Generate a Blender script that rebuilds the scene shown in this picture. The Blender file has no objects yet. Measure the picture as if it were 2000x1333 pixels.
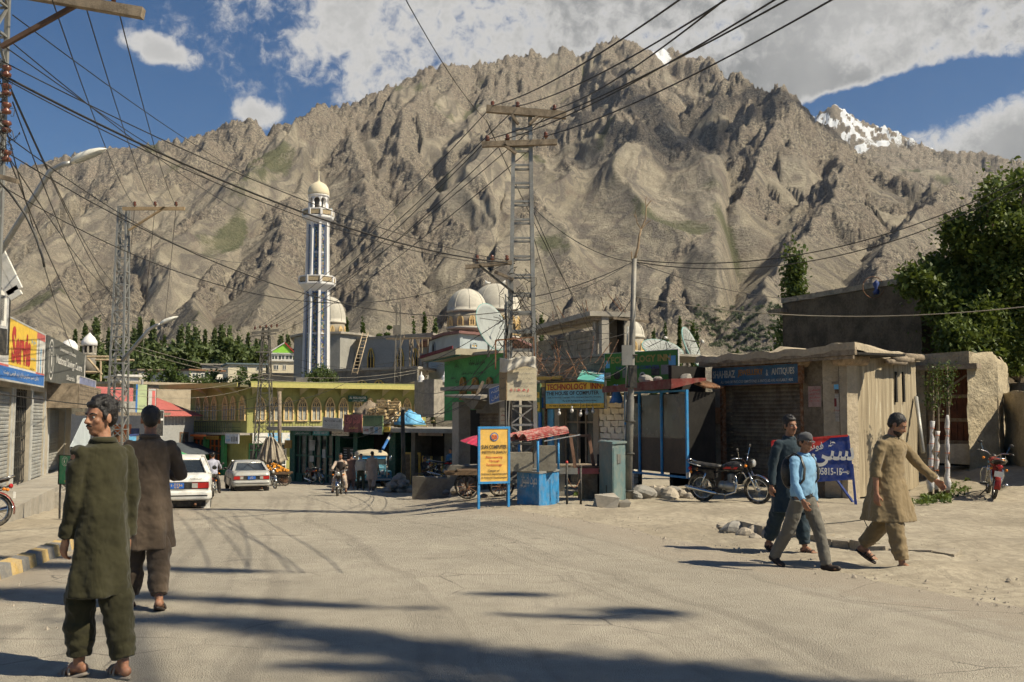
import bpy,math,random
import numpy as np
from mathutils import Vector,Matrix,Euler
R_=math.radians
rnd=random.Random(7)
SC=bpy.context.scene
COL=SC.collection
# ---------------------------------------------------------------- camera, sky, sun, exposure
FPX,HZ=1944.0,812.0
PITCH=math.atan((HZ-666.5)/FPX)
EYE=1.65
cam_d=bpy.data.cameras.new("camera");cam_d.sensor_width=36;cam_d.lens=35
cam_d.clip_start=.1;cam_d.clip_end=60000
cam=bpy.data.objects.new("camera",cam_d);COL.objects.link(cam)
cam.location=(0,0,EYE);cam.rotation_euler=(math.pi/2+PITCH,0,0)
SC.camera=cam
SC.view_settings.view_transform='Standard';SC.view_settings.look='None'
SC.view_settings.exposure=0.58;SC.view_settings.gamma=1;SC.view_settings.use_curve_mapping=False
SC.cycles.adaptive_threshold=0.03
SC.cycles.max_bounces=6;SC.cycles.transparent_max_bounces=8
SC.cycles.use_light_tree=False
SUN_AZ=math.atan2(.93,-.36)  # clockwise from +Y
SUN_EL=R_(47)
SUNV=Vector((math.sin(SUN_AZ)*math.cos(SUN_EL),math.cos(SUN_AZ)*math.cos(SUN_EL),math.sin(SUN_EL)))
sd=bpy.data.lights.new("sun",'SUN');sd.energy=4.8;sd.angle=R_(.53);sd.color=(1,.90,.70)
sun=bpy.data.objects.new("sun",sd);COL.objects.link(sun)
sun.rotation_euler=SUNV.to_track_quat('Z','Y').to_euler();sun.location=(30,-10,40)
def pdir(px,py):
 u,v=(px-1000)/FPX,(666.5-py)/FPX
 return Vector((u,math.cos(PITCH)-v*math.sin(PITCH),math.sin(PITCH)+v*math.cos(PITCH)))
def W(px,py,Y):
 """world point seen at photograph pixel px, py that stands Y metres ahead"""
 d=pdir(px,py);k=Y/d.y
 return Vector((d.x*k,Y,EYE+d.z*k))
w=bpy.data.worlds.new("World");SC.world=w;w.use_nodes=True
nt=w.node_tree;nt.nodes.clear()
def nd(t,loc=None,**kw):
 n=nt.nodes.new(t)
 for k,v in kw.items():setattr(n,k,v)
 return n
def lk(a,b):nt.links.new(a,b)
out=nd('ShaderNodeOutputWorld');bg=nd('ShaderNodeBackground');bg.inputs['Strength'].default_value=.055
sky=nd('ShaderNodeTexSky',sky_type='NISHITA',sun_disc=False,sun_elevation=SUN_EL,sun_rotation=SUN_AZ,altitude=2200,air_density=1.0,dust_density=.6,ozone_density=2.5)
tc=nd('ShaderNodeTexCoord')
def vm(op,a,b=None):
 n=nd('ShaderNodeVectorMath',operation=op)
 for i,x in enumerate((a,b)):
  if x is None:continue
  if isinstance(x,(tuple,list,Vector)):n.inputs[i].default_value=tuple(x)
  else:lk(x,n.inputs[i])
 return n
def mt(op,a,b=None,c=None,clamp=False):
 n=nd('ShaderNodeMath',operation=op,use_clamp=clamp)
 for i,x in enumerate((a,b,c)):
  if x is None:continue
  if isinstance(x,(int,float)):n.inputs[i].default_value=x
  else:lk(x,n.inputs[i])
 return n.outputs[0]
def ramp(f,lo,hi,smooth=True):
 n=nd('ShaderNodeMapRange',interpolation_type='SMOOTHSTEP' if smooth else 'LINEAR')
 lk(f,n.inputs['Value']);n.inputs['From Min'].default_value=lo;n.inputs['From Max'].default_value=hi
 return n.outputs['Result']
dirn=vm('NORMALIZE',tc.outputs['Generated']).outputs[0]
sx=nd('ShaderNodeSeparateXYZ');lk(dirn,sx.inputs[0])
zc=mt('MAXIMUM',sx.outputs['Z'],.03)
plane=vm('SCALE',dirn);lk(mt('DIVIDE',1.0,mt('ADD',zc,.12)),plane.inputs['Scale'])
def noise(vec,scale,detail=6,rough=.55,dist=0.0,off=(0,0,0)):
 m=nd('ShaderNodeMapping');m.inputs['Location'].default_value=off;lk(vec,m.inputs['Vector'])
 n=nd('ShaderNodeTexNoise');n.inputs['Scale'].default_value=scale;n.inputs['Detail'].default_value=detail
 n.inputs['Roughness'].default_value=rough;n.inputs['Distortion'].default_value=dist
 lk(m.outputs[0],n.inputs['Vector']);return n.outputs['Fac']
 # clouds of the sky: places of the banks by direction, torn by noise
def blob(px,py,rx,ry,rot=0.0):
 d=pdir(px,py).normalized()
 right=Vector((d.y,-d.x,0)).normalized();up=right.cross(d)*-1
 if up.z<0:up=-up
 c,s=math.cos(rot),math.sin(rot)
 r2,u2=right*c+up*s,up*c-right*s
 off=vm('SUBTRACT',dirn,d).outputs[0]
 a=mt('DIVIDE',vm('DOT_PRODUCT',off,r2).outputs['Value'],rx/FPX)
 b=mt('DIVIDE',vm('DOT_PRODUCT',off,u2).outputs['Value'],ry/FPX)
 q=mt('SQRT',mt('ADD',mt('MULTIPLY',a,a),mt('MULTIPLY',b,b)))
 return mt('SUBTRACT',1.0,q)
banks=[(1240,-150,690,420,0),(1750,-60,700,330,.0),(690,50,130,165,.2),(1560,160,380,130,-.05),
 (1950,290,230,90,.22),(318,100,64,26,-.2),(505,225,48,30,0),
 (2500,0,700,420,0),(-700,-500,500,260,.1)]
f=None
for b in banks:
 v=blob(*b);f=v if f is None else mt('MAXIMUM',f,v)
holes=[(1700,205,175,26,.12),(1790,195,150,34,.15),(150,150,300,260,0)]
for i,b in enumerate(holes):
 v=blob(*b)
 if i==2:continue
 f=mt('SUBTRACT',f,mt('MULTIPLY',mt('MAXIMUM',mt('ADD',v,.9),0.0),.85))
n3=noise(dirn,75,6,.65,.4,(4,4,1));n1=noise(dirn,6.5,9,.6,.3,(.3,.1,.2));n2=noise(dirn,19,8,.62,.2,(2.3,0,1))
f2=mt('ADD',f,mt('MULTIPLY',ramp(f,-.75,-.05),mt('ADD',mt('MULTIPLY',mt('SUBTRACT',n1,.5),1.5),mt('ADD',mt('MULTIPLY',mt('SUBTRACT',n2,.5),1.6),mt('MULTIPLY',mt('SUBTRACT',n3,.5),1.3)))))
behind=noise(dirn,2.2,8,.6,.2,(5,1,0))
yb=ramp(sx.outputs['Y'],.3,-.1)  # the rest of the sky carries scattered cloud of the same kind
f3=mt('ADD',f2,mt('MULTIPLY',yb,mt('MULTIPLY',mt('SUBTRACT',behind,.44),9.0)))
cover=ramp(f3,-.10,.52)
thick=ramp(f3,.25,1.05)
shade=noise(dirn,3.6,6,.5,.3,(0,3,1));shade2=noise(dirn,11,6,.5,.2,(1,3,1))
fold=ramp(mt('ADD',mt('MULTIPLY',shade,.7),mt('MULTIPLY',shade2,.3)),.36,.64)
dark=mt('MULTIPLY',thick,mt('ADD',.42,mt('MULTIPLY',fold,.55)),None,True)
dark=mt('MULTIPLY',dark,mt('ADD',.5,mt('MULTIPLY',ramp(sx.outputs['X'],-.25,.15),.5)))
cm=nd('ShaderNodeMix',data_type='RGBA')
cm.inputs['A'].default_value=(8.2,8.0,7.7,1);cm.inputs['B'].default_value=(2.3,2.4,2.4,1)
lk(dark,cm.inputs['Factor'])
hs=nd('ShaderNodeHueSaturation');hs.inputs['Saturation'].default_value=1.25;hs.inputs['Value'].default_value=1.0
lk(sky.outputs[0],hs.inputs['Color'])
mx=nd('ShaderNodeMix',data_type='RGBA');lk(cover,mx.inputs['Factor'])
lk(hs.outputs[0],mx.inputs['A']);lk(cm.outputs['Result'],mx.inputs['B'])
lk(mx.outputs['Result'],bg.inputs['Color']);lk(bg.outputs[0],out.inputs['Surface'])
# ---------------------------------------------------------------- materials
MATS={}
class NT:
 def __init__(s,m):s.t=m.node_tree;s.t.nodes.clear()
 def n(s,t,**kw):
  x=s.t.nodes.new(t)
  for k,v in kw.items():setattr(x,k,v)
  return x
 def l(s,a,b):s.t.links.new(a,b)
 def put(s,inp,v):
  if isinstance(v,(int,float)):inp.default_value=v
  elif isinstance(v,(tuple,list)):inp.default_value=tuple(v)+((1,)if len(v)==3 and len(inp.default_value)==4 else())
  else:s.l(v,inp)
 def noise(s,vec,scale,detail=4,rough=.55,dist=0,kind='Fac'):
  x=s.n('ShaderNodeTexNoise');s.l(vec,x.inputs['Vector'])
  x.inputs['Scale'].default_value=scale;x.inputs['Detail'].default_value=detail
  x.inputs['Roughness'].default_value=rough;x.inputs['Distortion'].default_value=dist
  return x.outputs[kind]
 def vor(s,vec,scale,feature='F1',out='Distance',rand=1.0):
  x=s.n('ShaderNodeTexVoronoi',feature=feature);s.l(vec,x.inputs['Vector']);x.inputs['Scale'].default_value=scale
  x.inputs['Randomness'].default_value=rand
  return x.outputs[out]
 def mul(s,vec,v3):
  x=s.n('ShaderNodeVectorMath',operation='MULTIPLY');s.l(vec,x.inputs[0]);x.inputs[1].default_value=v3;return x.outputs[0]
 def rng(s,f,a,b,c=0.,d=1.,sm=True):
  x=s.n('ShaderNodeMapRange',interpolation_type='SMOOTHSTEP' if sm else 'LINEAR');s.l(f,x.inputs['Value'])
  for k,v in zip(('From Min','From Max','To Min','To Max'),(a,b,c,d)):x.inputs[k].default_value=v
  return x.outputs['Result']
 def math(s,op,a,b=0.,c=0.):
  x=s.n('ShaderNodeMath',operation=op)
  for i,v in enumerate((a,b,c)):s.put(x.inputs[i],v)
  return x.outputs[0]
 def mix(s,f,a,b,mode='MIX'):
  x=s.n('ShaderNodeMix',data_type='RGBA',blend_type=mode)
  s.put(x.inputs['Factor'],f);s.put(x.inputs['A'],a);s.put(x.inputs['B'],b);return x.outputs['Result']
 def bump(s,h,strength,dist,nrm=None):
  x=s.n('ShaderNodeBump');s.l(h,x.inputs['Height']);x.inputs['Strength'].default_value=strength;x.inputs['Distance'].default_value=dist
  if nrm is not None:s.l(nrm,x.inputs['Normal'])
  return x.outputs[0]
 def done(s,col,rough=.8,metal=0.,nrm=None,spec=.3,**kw):
  p=s.n('ShaderNodeBsdfPrincipled');s.put(p.inputs['Base Color'],col);s.put(p.inputs['Roughness'],rough)
  s.put(p.inputs['Metallic'],metal);p.inputs['Specular IOR Level'].default_value=spec
  if nrm is not None:s.l(nrm,p.inputs['Normal'])
  for k,v in kw.items():s.put(p.inputs[k.replace('_',' ')],v)
  o=s.n('ShaderNodeOutputMaterial');s.l(p.outputs[0],o.inputs['Surface']);return p
def newmat(name):
 m=bpy.data.materials.new(name);m.use_nodes=True;MATS[name]=m;return m
DUST=(.36,.31,.235)
def M(name,col,var=.22,sc=2.5,rough=.8,metal=0.,bump=.25,bsc=30,bd=.01,dust=0.,dust2=None,stain=0.,streak=0.,spec=.3,local=False):
 """everyday painted/plaster/metal surface: colour broken by two noises, dust patches, streaks and fine relief"""
 if name in MATS:return MATS[name]
 m=newmat(name);t=NT(m)
 if local:pos=t.n('ShaderNodeTexCoord').outputs['Object']
 else:pos=t.n('ShaderNodeNewGeometry').outputs['Position']
 a=t.noise(pos,sc,5,.6);b=t.noise(pos,sc*9,4,.6)
 f=t.math('ADD',t.math('MULTIPLY',a,.65),t.math('MULTIPLY',b,.35))
 lo=tuple(c*(1-var)for c in col);hi=tuple(min(1,c*(1+var))for c in col)
 c=t.mix(t.rng(f,.35,.65),lo,hi)
 if stain:c=t.mix(t.rng(t.noise(pos,sc*.7,6,.7,.4),.52,.68,0,stain),c,tuple(x*.35 for x in col))
 if streak:c=t.mix(t.rng(t.noise(t.mul(pos,(9,9,.7)),1,4,.6),.5,.72,0,streak),c,tuple(x*.45 for x in col))
 if dust:c=t.mix(t.rng(t.noise(pos,sc*1.7,6,.65),.42,.62,0,dust),c,dust2 or DUST)
 nr=t.bump(t.noise(pos,bsc,4,.6),bump,bd)if bump else None
 t.done(c,rough,metal,nr,spec)
 return m
def glass(name,col=(.03,.035,.035),rough=.08):
 if name in MATS:return MATS[name]
 m=newmat(name);t=NT(m);pos=t.n('ShaderNodeNewGeometry').outputs['Position']
 n=t.noise(pos,1.3,4)
 t.done(t.mix(t.rng(n,.4,.62),col,tuple(c*1.9+.01 for c in col)),t.rng(n,.3,.7,rough,rough+.25),0,t.bump(n,.05,.02),.5)
 return m
 # ---------------------------------------------------------------- mesh collecting helpers
class MB:
 def __init__(s):s.v=[];s.f=[];s.mi=[];s.cur=0;s.sm=[];s.smooth=False
 def add(s,vs,fs):
  o=len(s.v);s.v+=[tuple(v)for v in vs];s.f+=[tuple(i+o for i in f)for f in fs]
  s.mi+=[s.cur]*len(fs);s.sm+=[s.smooth]*len(fs);return s
 def box(s,x0,x1,y0,y1,z0,z1,j=0.):
  vs=[(x,y,z)for z in(z0,z1)for y in(y0,y1)for x in(x0,x1)]
  if j:vs=[tuple(c+rnd.uniform(-j,j)for c in v)for v in vs]
  return s.add(vs,[(0,2,3,1),(4,5,7,6),(0,1,5,4),(2,6,7,3),(0,4,6,2),(1,3,7,5)])
 def beam(s,p,q,w,h=None,up=(0,0,1)):
  p,q=Vector(p),Vector(q);d=(q-p)
  if d.length<1e-6:return s
  d.normalize();h=w if h is None else h
  u=Vector(up)
  if abs(d.dot(u))>.98:u=Vector((0,1,0))if abs(d.y)<.9 else Vector((1,0,0))
  a=d.cross(u).normalized()*w/2;b=a.cross(d).normalized()*h/2
  vs=[p-a-b,p+a-b,p+a+b,p-a+b,q-a-b,q+a-b,q+a+b,q-a+b]
  return s.add(vs,[(3,2,1,0),(4,5,6,7),(0,1,5,4),(1,2,6,5),(2,3,7,6),(3,0,4,7)])
 def tube(s,pts,r,n=8,r2=None,cap=True,flat=1.0):
  pts=[Vector(p)for p in pts];m=len(pts)
  rs=r if isinstance(r,(list,tuple))else[r+((r2 if r2 is not None else r)-r)*i/max(1,m-1)for i in range(m)]
  vs=[];a=None
  for i,p in enumerate(pts):
   d=(pts[min(i+1,m-1)]-pts[max(i-1,0)])
   if d.length<1e-9:d=Vector((0,0,1))
   d.normalize()
   if a is None:
    a=d.cross(Vector((0,0,1)));
    if a.length<.1:a=d.cross(Vector((1,0,0)))
   else:a=a-d*a.dot(d)
   a.normalize();b=d.cross(a)
   for k in range(n):
    t=2*math.pi*k/n
    vs.append(p+(a*math.cos(t)+b*math.sin(t)*flat)*rs[i])
  fs=[(i*n+k,i*n+(k+1)%n,(i+1)*n+(k+1)%n,(i+1)*n+k)for i in range(m-1)for k in range(n)]
  if cap:fs+=[tuple(range(n))[::-1],tuple((m-1)*n+k for k in range(n))]
  o=s.smooth;s.smooth=n>5;s.add(vs,fs);s.smooth=o;return s
 def loft(s,rings,cap=True,closed=True):
  n=len(rings[0]);vs=[v for r in rings for v in r]
  kk=n if closed else n-1
  fs=[(i*n+k,i*n+(k+1)%n,(i+1)*n+(k+1)%n,(i+1)*n+k)for i in range(len(rings)-1)for k in range(kk)]
  if cap and closed:fs+=[tuple(range(n))[::-1],tuple((len(rings)-1)*n+k for k in range(n))]
  o=s.smooth;s.smooth=True;s.add(vs,fs);s.smooth=o;return s
 def lathe(s,prof,n=20,c=(0,0),cap=True,a0=0.,sx=1.,sy=1.):
  return s.loft([[(c[0]+r*math.cos(a0+2*math.pi*k/n)*sx,c[1]+r*math.sin(a0+2*math.pi*k/n)*sy,z)for k in range(n)]for r,z in prof],cap)
 def ell(s,c,r,n=12,m=8,rot=None):
  rings=[]
  for i in range(m+1):
   t=math.pi*(i+.02)/(m+.04);ring=[]
   for k in range(n):
    a=2*math.pi*k/n
    v=Vector((r[0]*math.sin(t)*math.cos(a),r[1]*math.sin(t)*math.sin(a),-r[2]*math.cos(t)))
    if rot is not None:v=rot@v
    ring.append(v+Vector(c))
   rings.append(ring)
  return s.loft(rings)
 def prism(s,poly,y0,y1):
  """polygon in x,z given counter-clockwise, from y0 (front) to y1 (back)"""
  n=len(poly);vs=[(x,y0,z)for x,z in poly]+[(x,y1,z)for x,z in poly]
  fs=[tuple(range(n)),tuple(range(2*n-1,n-1,-1))]+[(k,k+n,(k+1)%n+n,(k+1)%n)for k in range(n)]
  return s.add(vs,fs)
 def quad(s,a,b,c,d):return s.add([a,b,c,d],[(0,1,2,3)])
 def mesh(s,name,mats):
  me=bpy.data.meshes.new(name);me.from_pydata(s.v,[],s.f)
  if not isinstance(mats,(list,tuple)):mats=[mats]
  for m in mats:me.materials.append(m)
  if len(mats)>1:me.polygons.foreach_set('material_index',s.mi)
  me.polygons.foreach_set('use_smooth',s.sm);me.update();return me
 def build(s,name,mats,parent=None,loc=None,rot=None,**kw):
  return link(name,s.mesh(name,mats),parent,loc,rot,**kw)
def link(name,me,parent=None,loc=None,rot=None,**kw):
 o=bpy.data.objects.new(name,me);COL.objects.link(o)
 if parent is not None:o.parent=parent
 if loc is not None:o.location=loc
 if rot is not None:o.rotation_euler=rot
 for k,v in kw.items():o[k]=v
 return o
def tag(o,label=None,cat=None,group=None,kind=None):
 if label:o['label']=label
 if cat:o['category']=cat
 if group:o['group']=group
 if kind:o['kind']=kind
 return o
def thing(name,label,cat,loc=(0,0,0),rz=0.,group=None):
 o=bpy.data.objects.new(name,None);COL.objects.link(o);o.location=loc;o.rotation_euler=(0,0,rz)
 o.empty_display_size=.2
 return tag(o,label,cat,group)
KIDS={}
def clone(root,loc,rz,label,group=None):
 """a copy of a thing with copies of its parts and sub-parts"""
 def rec(o,par):
  c=o.copy();COL.objects.link(c)
  if par is not None:c.parent=par
  for ch in list(o.children):rec(ch,c)
  return c
 r=rec(root,None);r.location=loc
 r.rotation_euler=rz if isinstance(rz,tuple)else(0,0,rz)
 tag(r,label,None,group);return r
def facade(A,B):
 """local frame of a wall seen from A (left) to B (right): x along it, -y towards the viewer"""
 return math.atan2(B[1]-A[1],B[0]-A[0]),math.hypot(B[0]-A[0],B[1]-A[1])
 # ---------------------------------------------------------------- lettering (Arabic script is shaped by hand)
AR={'ا':'FE8D 1','آ':'FE81 1','ب':'FE8F','پ':'FB56','ت':'FE95','ٹ':'FB66','ج':'FE9D','چ':'FB7A','ح':'FEA1','خ':'FEA5','د':'FEA9 1','ڈ':'FB88 1',
 'ذ':'FEAB 1','ر':'FEAD 1','ڑ':'FB8C 1','ز':'FEAF 1','س':'FEB1','ش':'FEB5','ص':'FEB9','ط':'FEC1','ع':'FEC9','ف':'FED1','ق':'FED5','ک':'FB8E',
 'گ':'FB92','ل':'FEDD','م':'FEE1','ن':'FEE5','و':'FEED 1','ہ':'FBA6','ی':'FBFC','ے':'FBAE 1','ئ':'FE89','ء':'FE80 2'}
def urdu(s):
 out=[]
 info={k:(int(v.split()[0],16),v.split()[1:]and int(v.split()[1])or 0)for k,v in AR.items()}
 for i,ch in enumerate(s):
  if ch not in info:out.append(ch);continue
  base,one=info[ch]
  prev=i>0 and s[i-1]in info and info[s[i-1]][1]==0
  nxt=i+1<len(s)and s[i+1]in info and info[s[i+1]][1]<2
  if one==2:out.append(chr(base));continue
  if one==1:out.append(chr(base+(1 if prev else 0)));continue
  if prev and nxt:out.append(chr(base+3))
  elif prev:out.append(chr(base+1))
  elif nxt:out.append(chr(base+2))
  else:out.append(chr(base))
 return ''.join(reversed(out))
FCACHE={}
def letters(txt,x,z,h,mat,parent,width=None,y=-.006,name='lettering',off=.0,align='CENTER',rot=None,shear=0,ext=.002):
 """flat lettering standing in the parent's x,z plane, centred on x, z"""
 cu=bpy.data.curves.new('txt','FONT');cu.body=txt;cu.size=1;cu.align_x=align;cu.align_y='CENTER';cu.offset=off;cu.shear=shear
 cu.extrude=0;cu.resolution_u=2
 to=bpy.data.objects.new('txt',cu);COL.objects.link(to)
 dg=bpy.context.evaluated_depsgraph_get();me=bpy.data.meshes.new_from_object(to.evaluated_get(dg))
 bpy.data.objects.remove(to);bpy.data.curves.remove(cu)
 n=len(me.vertices)
 if n==0:return None
 co=np.empty(n*3);me.vertices.foreach_get('co',co);co=co.reshape(-1,3)
 mn,mxx=co[:,:2].min(0),co[:,:2].max(0);hh=max(mxx[1]-mn[1],.1);ww=max(mxx[0]-mn[0],.01)
 sz=h/hh;sxx=sz if width is None else width/ww
 cx=(mn[0]+mxx[0])/2
 isl=np.arange(n);ed=np.empty(len(me.edges)*2,dtype=np.int64);me.edges.foreach_get('vertices',ed);ed=ed.reshape(-1,2)
 for _ in range(60):
  m0=np.minimum(isl[ed[:,0]],isl[ed[:,1]]);old=isl.copy()
  np.minimum.at(isl,ed[:,0],m0);np.minimum.at(isl,ed[:,1],m0);isl=isl[isl]
  if(old==isl).all():break
 rank=np.unique(isl,return_inverse=True)[1]
 new=np.stack([(co[:,0]-cx)*sxx,-.0006*(rank%3),(co[:,1]-(mn[1]+mxx[1])/2)*sz],1)
 me.vertices.foreach_set('co',new.ravel());me.materials.clear();me.materials.append(mat);me.update();me.name=name
 o=link(name,me,parent,(x,y,z),rot);return o
def paint(name,col,rough=.6):return M('paint_'+name,col,.12,6,rough,bump=.05,dust=.12)
# ---------------------------------------------------------------- noise on arrays
def _hash(ix,iy,seed):
 h=(ix.astype(np.int64)*374761393+iy.astype(np.int64)*668265263+seed*1274126177)&0xffffffff
 h=((h^(h>>13))*1274126177)&0xffffffff
 return((h^(h>>16))&0xffff)/65535.0
def gnoise(x,y,seed=0):
 """gradient noise, about -1..1"""
 ix,iy=np.floor(x),np.floor(y);fx,fy=x-ix,y-iy
 u,v=fx*fx*fx*(fx*(fx*6-15)+10),fy*fy*fy*(fy*(fy*6-15)+10)
 def g(dx,dy):
  a=_hash(ix+dx,iy+dy,seed)*2*np.pi
  return np.cos(a)*(fx-dx)+np.sin(a)*(fy-dy)
 return 1.5*((g(0,0)*(1-u)+g(1,0)*u)*(1-v)+(g(0,1)*(1-u)+g(1,1)*u)*v)
def fbm(x,y,oct=5,seed=0,gain=.5,lac=2.03):
 s=0;a=1;t=0
 for i in range(oct):s=s+a*gnoise(x,y,seed+i*17);t+=a;a*=gain;x=x*lac+3.1;y=y*lac+1.7
 return s/t
def ridged(x,y,oct=5,seed=0,gain=.55,lac=2.07):
 s=0;a=1;t=0;wgt=1
 for i in range(oct):
  n=1-np.abs(gnoise(x,y,seed+i*31));n=np.maximum(n,0)**1.35*wgt;wgt=np.clip(n*1.6,0,1)
  s=s+a*n;t+=a;a*=gain;x=x*lac+5.3;y=y*lac+2.9
 return s/t
def sstep(a,b,x):
 t=np.clip((np.asarray(x,float)-a)/(b-a),0,1);return t*t*(3-2*t)
 # ---------------------------------------------------------------- the lie of the town's ground
def gz(x,y):
 x=np.asarray(x,float);y=np.asarray(y,float)
 base=np.interp(y,[-20,8,12,25,40,51,75,110,130],[0,0,-.08,-.68,-1.5,-2.0,-2.75,-2.9,-2.0])
 plat=np.interp(y,[0,12,22,30,45,60,75],[0,-.06,-.2,-.5,-1.5,-2.3,-2.75])
 wgt=sstep(-3.2,.2,x)
 g=base*(1-wgt)+plat*wgt
 g=g+.7*sstep(9.2,12.5,x)*sstep(20.5,26,y)*sstep(60,30,y)
 g=g+sstep(60,110,np.abs(x))*4
 return g
def G(x,y):return float(gz(x,y))
def on(px,Y,dz=0.):
 """ground point in the direction of photograph column px, Y metres ahead"""
 x=(px-1000)/FPX*Y/(math.cos(PITCH));x=W(px,900,Y).x
 return Vector((x,Y,G(x,Y)+dz))
def gridmesh(name,X,Y,Z,mat,smooth=True):
 r,c=X.shape
 me=bpy.data.meshes.new(name)
 co=np.stack([X,Y,Z],-1).reshape(-1,3).astype(np.float32)
 i=np.arange(r*c).reshape(r,c)
 q=np.stack([i[:-1,:-1],i[:-1,1:],i[1:,1:],i[1:,:-1]],-1).reshape(-1,4)
 me.vertices.add(len(co));me.vertices.foreach_set('co',co.ravel())
 me.loops.add(q.size);me.loops.foreach_set('vertex_index',q.ravel().astype(np.int32))
 me.polygons.add(len(q));me.polygons.foreach_set('loop_start',(np.arange(len(q))*4).astype(np.int32))
 me.polygons.foreach_set('use_smooth',np.full(len(q),smooth))
 me.materials.append(mat);me.update(calc_edges=True);return me
def attr(me,name,val):
 a=me.attributes.new(name,'FLOAT','POINT');a.data.foreach_set('value',np.asarray(val,np.float32).ravel())
 # ---------------------------------------------------------------- the mountains
def spine(pts):return[(W(px,py,1000).x/W(px,py,1000).y*1,px,py,R)for px,py,R in pts]
def P3(px,py,R):
 d=pdir(px,py);k=R/math.hypot(d.x,d.y);return(d.x*k,d.y*k,EYE+d.z*k)
SP=[
 ([(-700,420,4600),(-300,370,4500),(0,328,4200),(60,322,4150),(100,312,4100),(160,300,4000),(200,290,4000),(270,290,3900),(330,275,3750),(375,278,3650),(410,262,3500),(440,245,3350),(470,238,3250),(495,235,3200),(520,249,3200),(560,241,3200),(600,226,3200),(640,212,3200),(690,202,3200),(730,182,3250),(770,163,3300),(800,152,3350),(830,137,3400),(862,119,3400),(885,130,3500),(905,127,3550),(935,123,3600),(960,117,3650),(985,110,3700),(1000,106,3750),(1018,113,3800),(1038,100,3850),(1060,116,3900),(1078,108,3900),(1100,92,3900),(1120,106,3950),(1140,116,3950),(1165,91,4000),(1180,80,4000),(1198,67,4000),(1215,74,4050),(1240,87,4100),(1270,101,4150),(1300,97,4200),(1320,93,4250),(1340,112,4300),(1370,126,4300),(1395,150,4300),(1440,240,4300),(1500,350,4300),(1600,470,4300)],.80,0),
 ([(1180,330,3050),(1240,297,3050),(1290,258,3060),(1340,215,3080),(1385,172,3100),(1408,148,3100),(1432,143,3100),(1455,156,3050),(1485,180,3000),(1505,178,2950),(1524,160,2900),(1545,200,2860),(1572,242,2800),(1600,272,2700),(1640,288,2650),(1700,296,2600),(1760,314,2500),(1820,330,2420),(1860,346,2380),(1900,360,2300),(1960,410,2150),(2060,450,2000),(2200,500,1900),(2500,560,1900)],.95,1),
 ([(1400,400,6200),(1540,275,6100),(1600,218,6050),(1630,203,6000),(1660,222,5950),(1700,241,5900),(1745,254,5800),(1780,272,5700),(1820,291,5650),(1860,296,5600),(1920,297,5600),(1960,303,5500),(2000,316,5500),(2100,335,5500),(2400,300,5500)],.85,2),
 ([(495,262,3150),(470,330,2750),(452,400,2400),(425,490,1950),(400,570,1550),(365,650,1150)],1.0,3),
 ([(690,232,3150),(690,270,2750),(700,340,2300),(730,420,1900),(760,500,1600),(740,590,1300)],.85,4),
 ([(862,150,3350),(800,200,3000),(780,290,2600),(830,360,2250),(900,440,1900),(940,520,1600),(980,600,1250)],.8,5),
 ([(600,255,3150),(590,330,2500),(560,420,2000),(540,520,1600),(500,620,1200)],.8,11),
 ([(1000,140,3700),(990,200,3200),(1020,290,2800),(1050,380,2400),(1110,470,2000),(1120,560,1600),(1140,640,1250)],.72,6),
 ([(1198,110,3950),(1150,170,3550),(1130,250,3200),(1180,340,2800),(1230,420,2300),(1250,520,1800),(1230,630,1300)],.75,7),
 ([(1432,180,3050),(1390,230,2850),(1330,290,2600),(1310,370,2300),(1330,470,1900),(1340,560,1500),(1310,640,1200)],.8,8),
 ([(1524,195,2850),(1500,250,2600),(1470,320,2400),(1430,400,2100)],.9,9),
 ([(1640,300,2600),(1640,330,2300),(1590,420,1950),(1540,510,1600),(1480,600,1250)],.8,10),
 ([(1860,360,2330),(1800,400,2000),(1740,470,1750),(1700,560,1400),(1680,640,1100)],.8,12),
 ([(270,291,3900),(230,360,3300),(200,440,2600),(120,540,2000),(50,640,1300)],.75,13),
 ([(0,330,4200),(-40,430,3200),(-60,540,2200),(-160,640,1300)],.75,14),
 ([(375,280,3650),(340,380,2900),(290,480,2200),(240,590,1500)],.72,15),
 ]
def foot(R):return np.interp(R,[0,90,130,200,330,600,900,1200,1700,9000],[-6,-5,-2.2,3.0,7,16,30,48,75,140])
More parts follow.
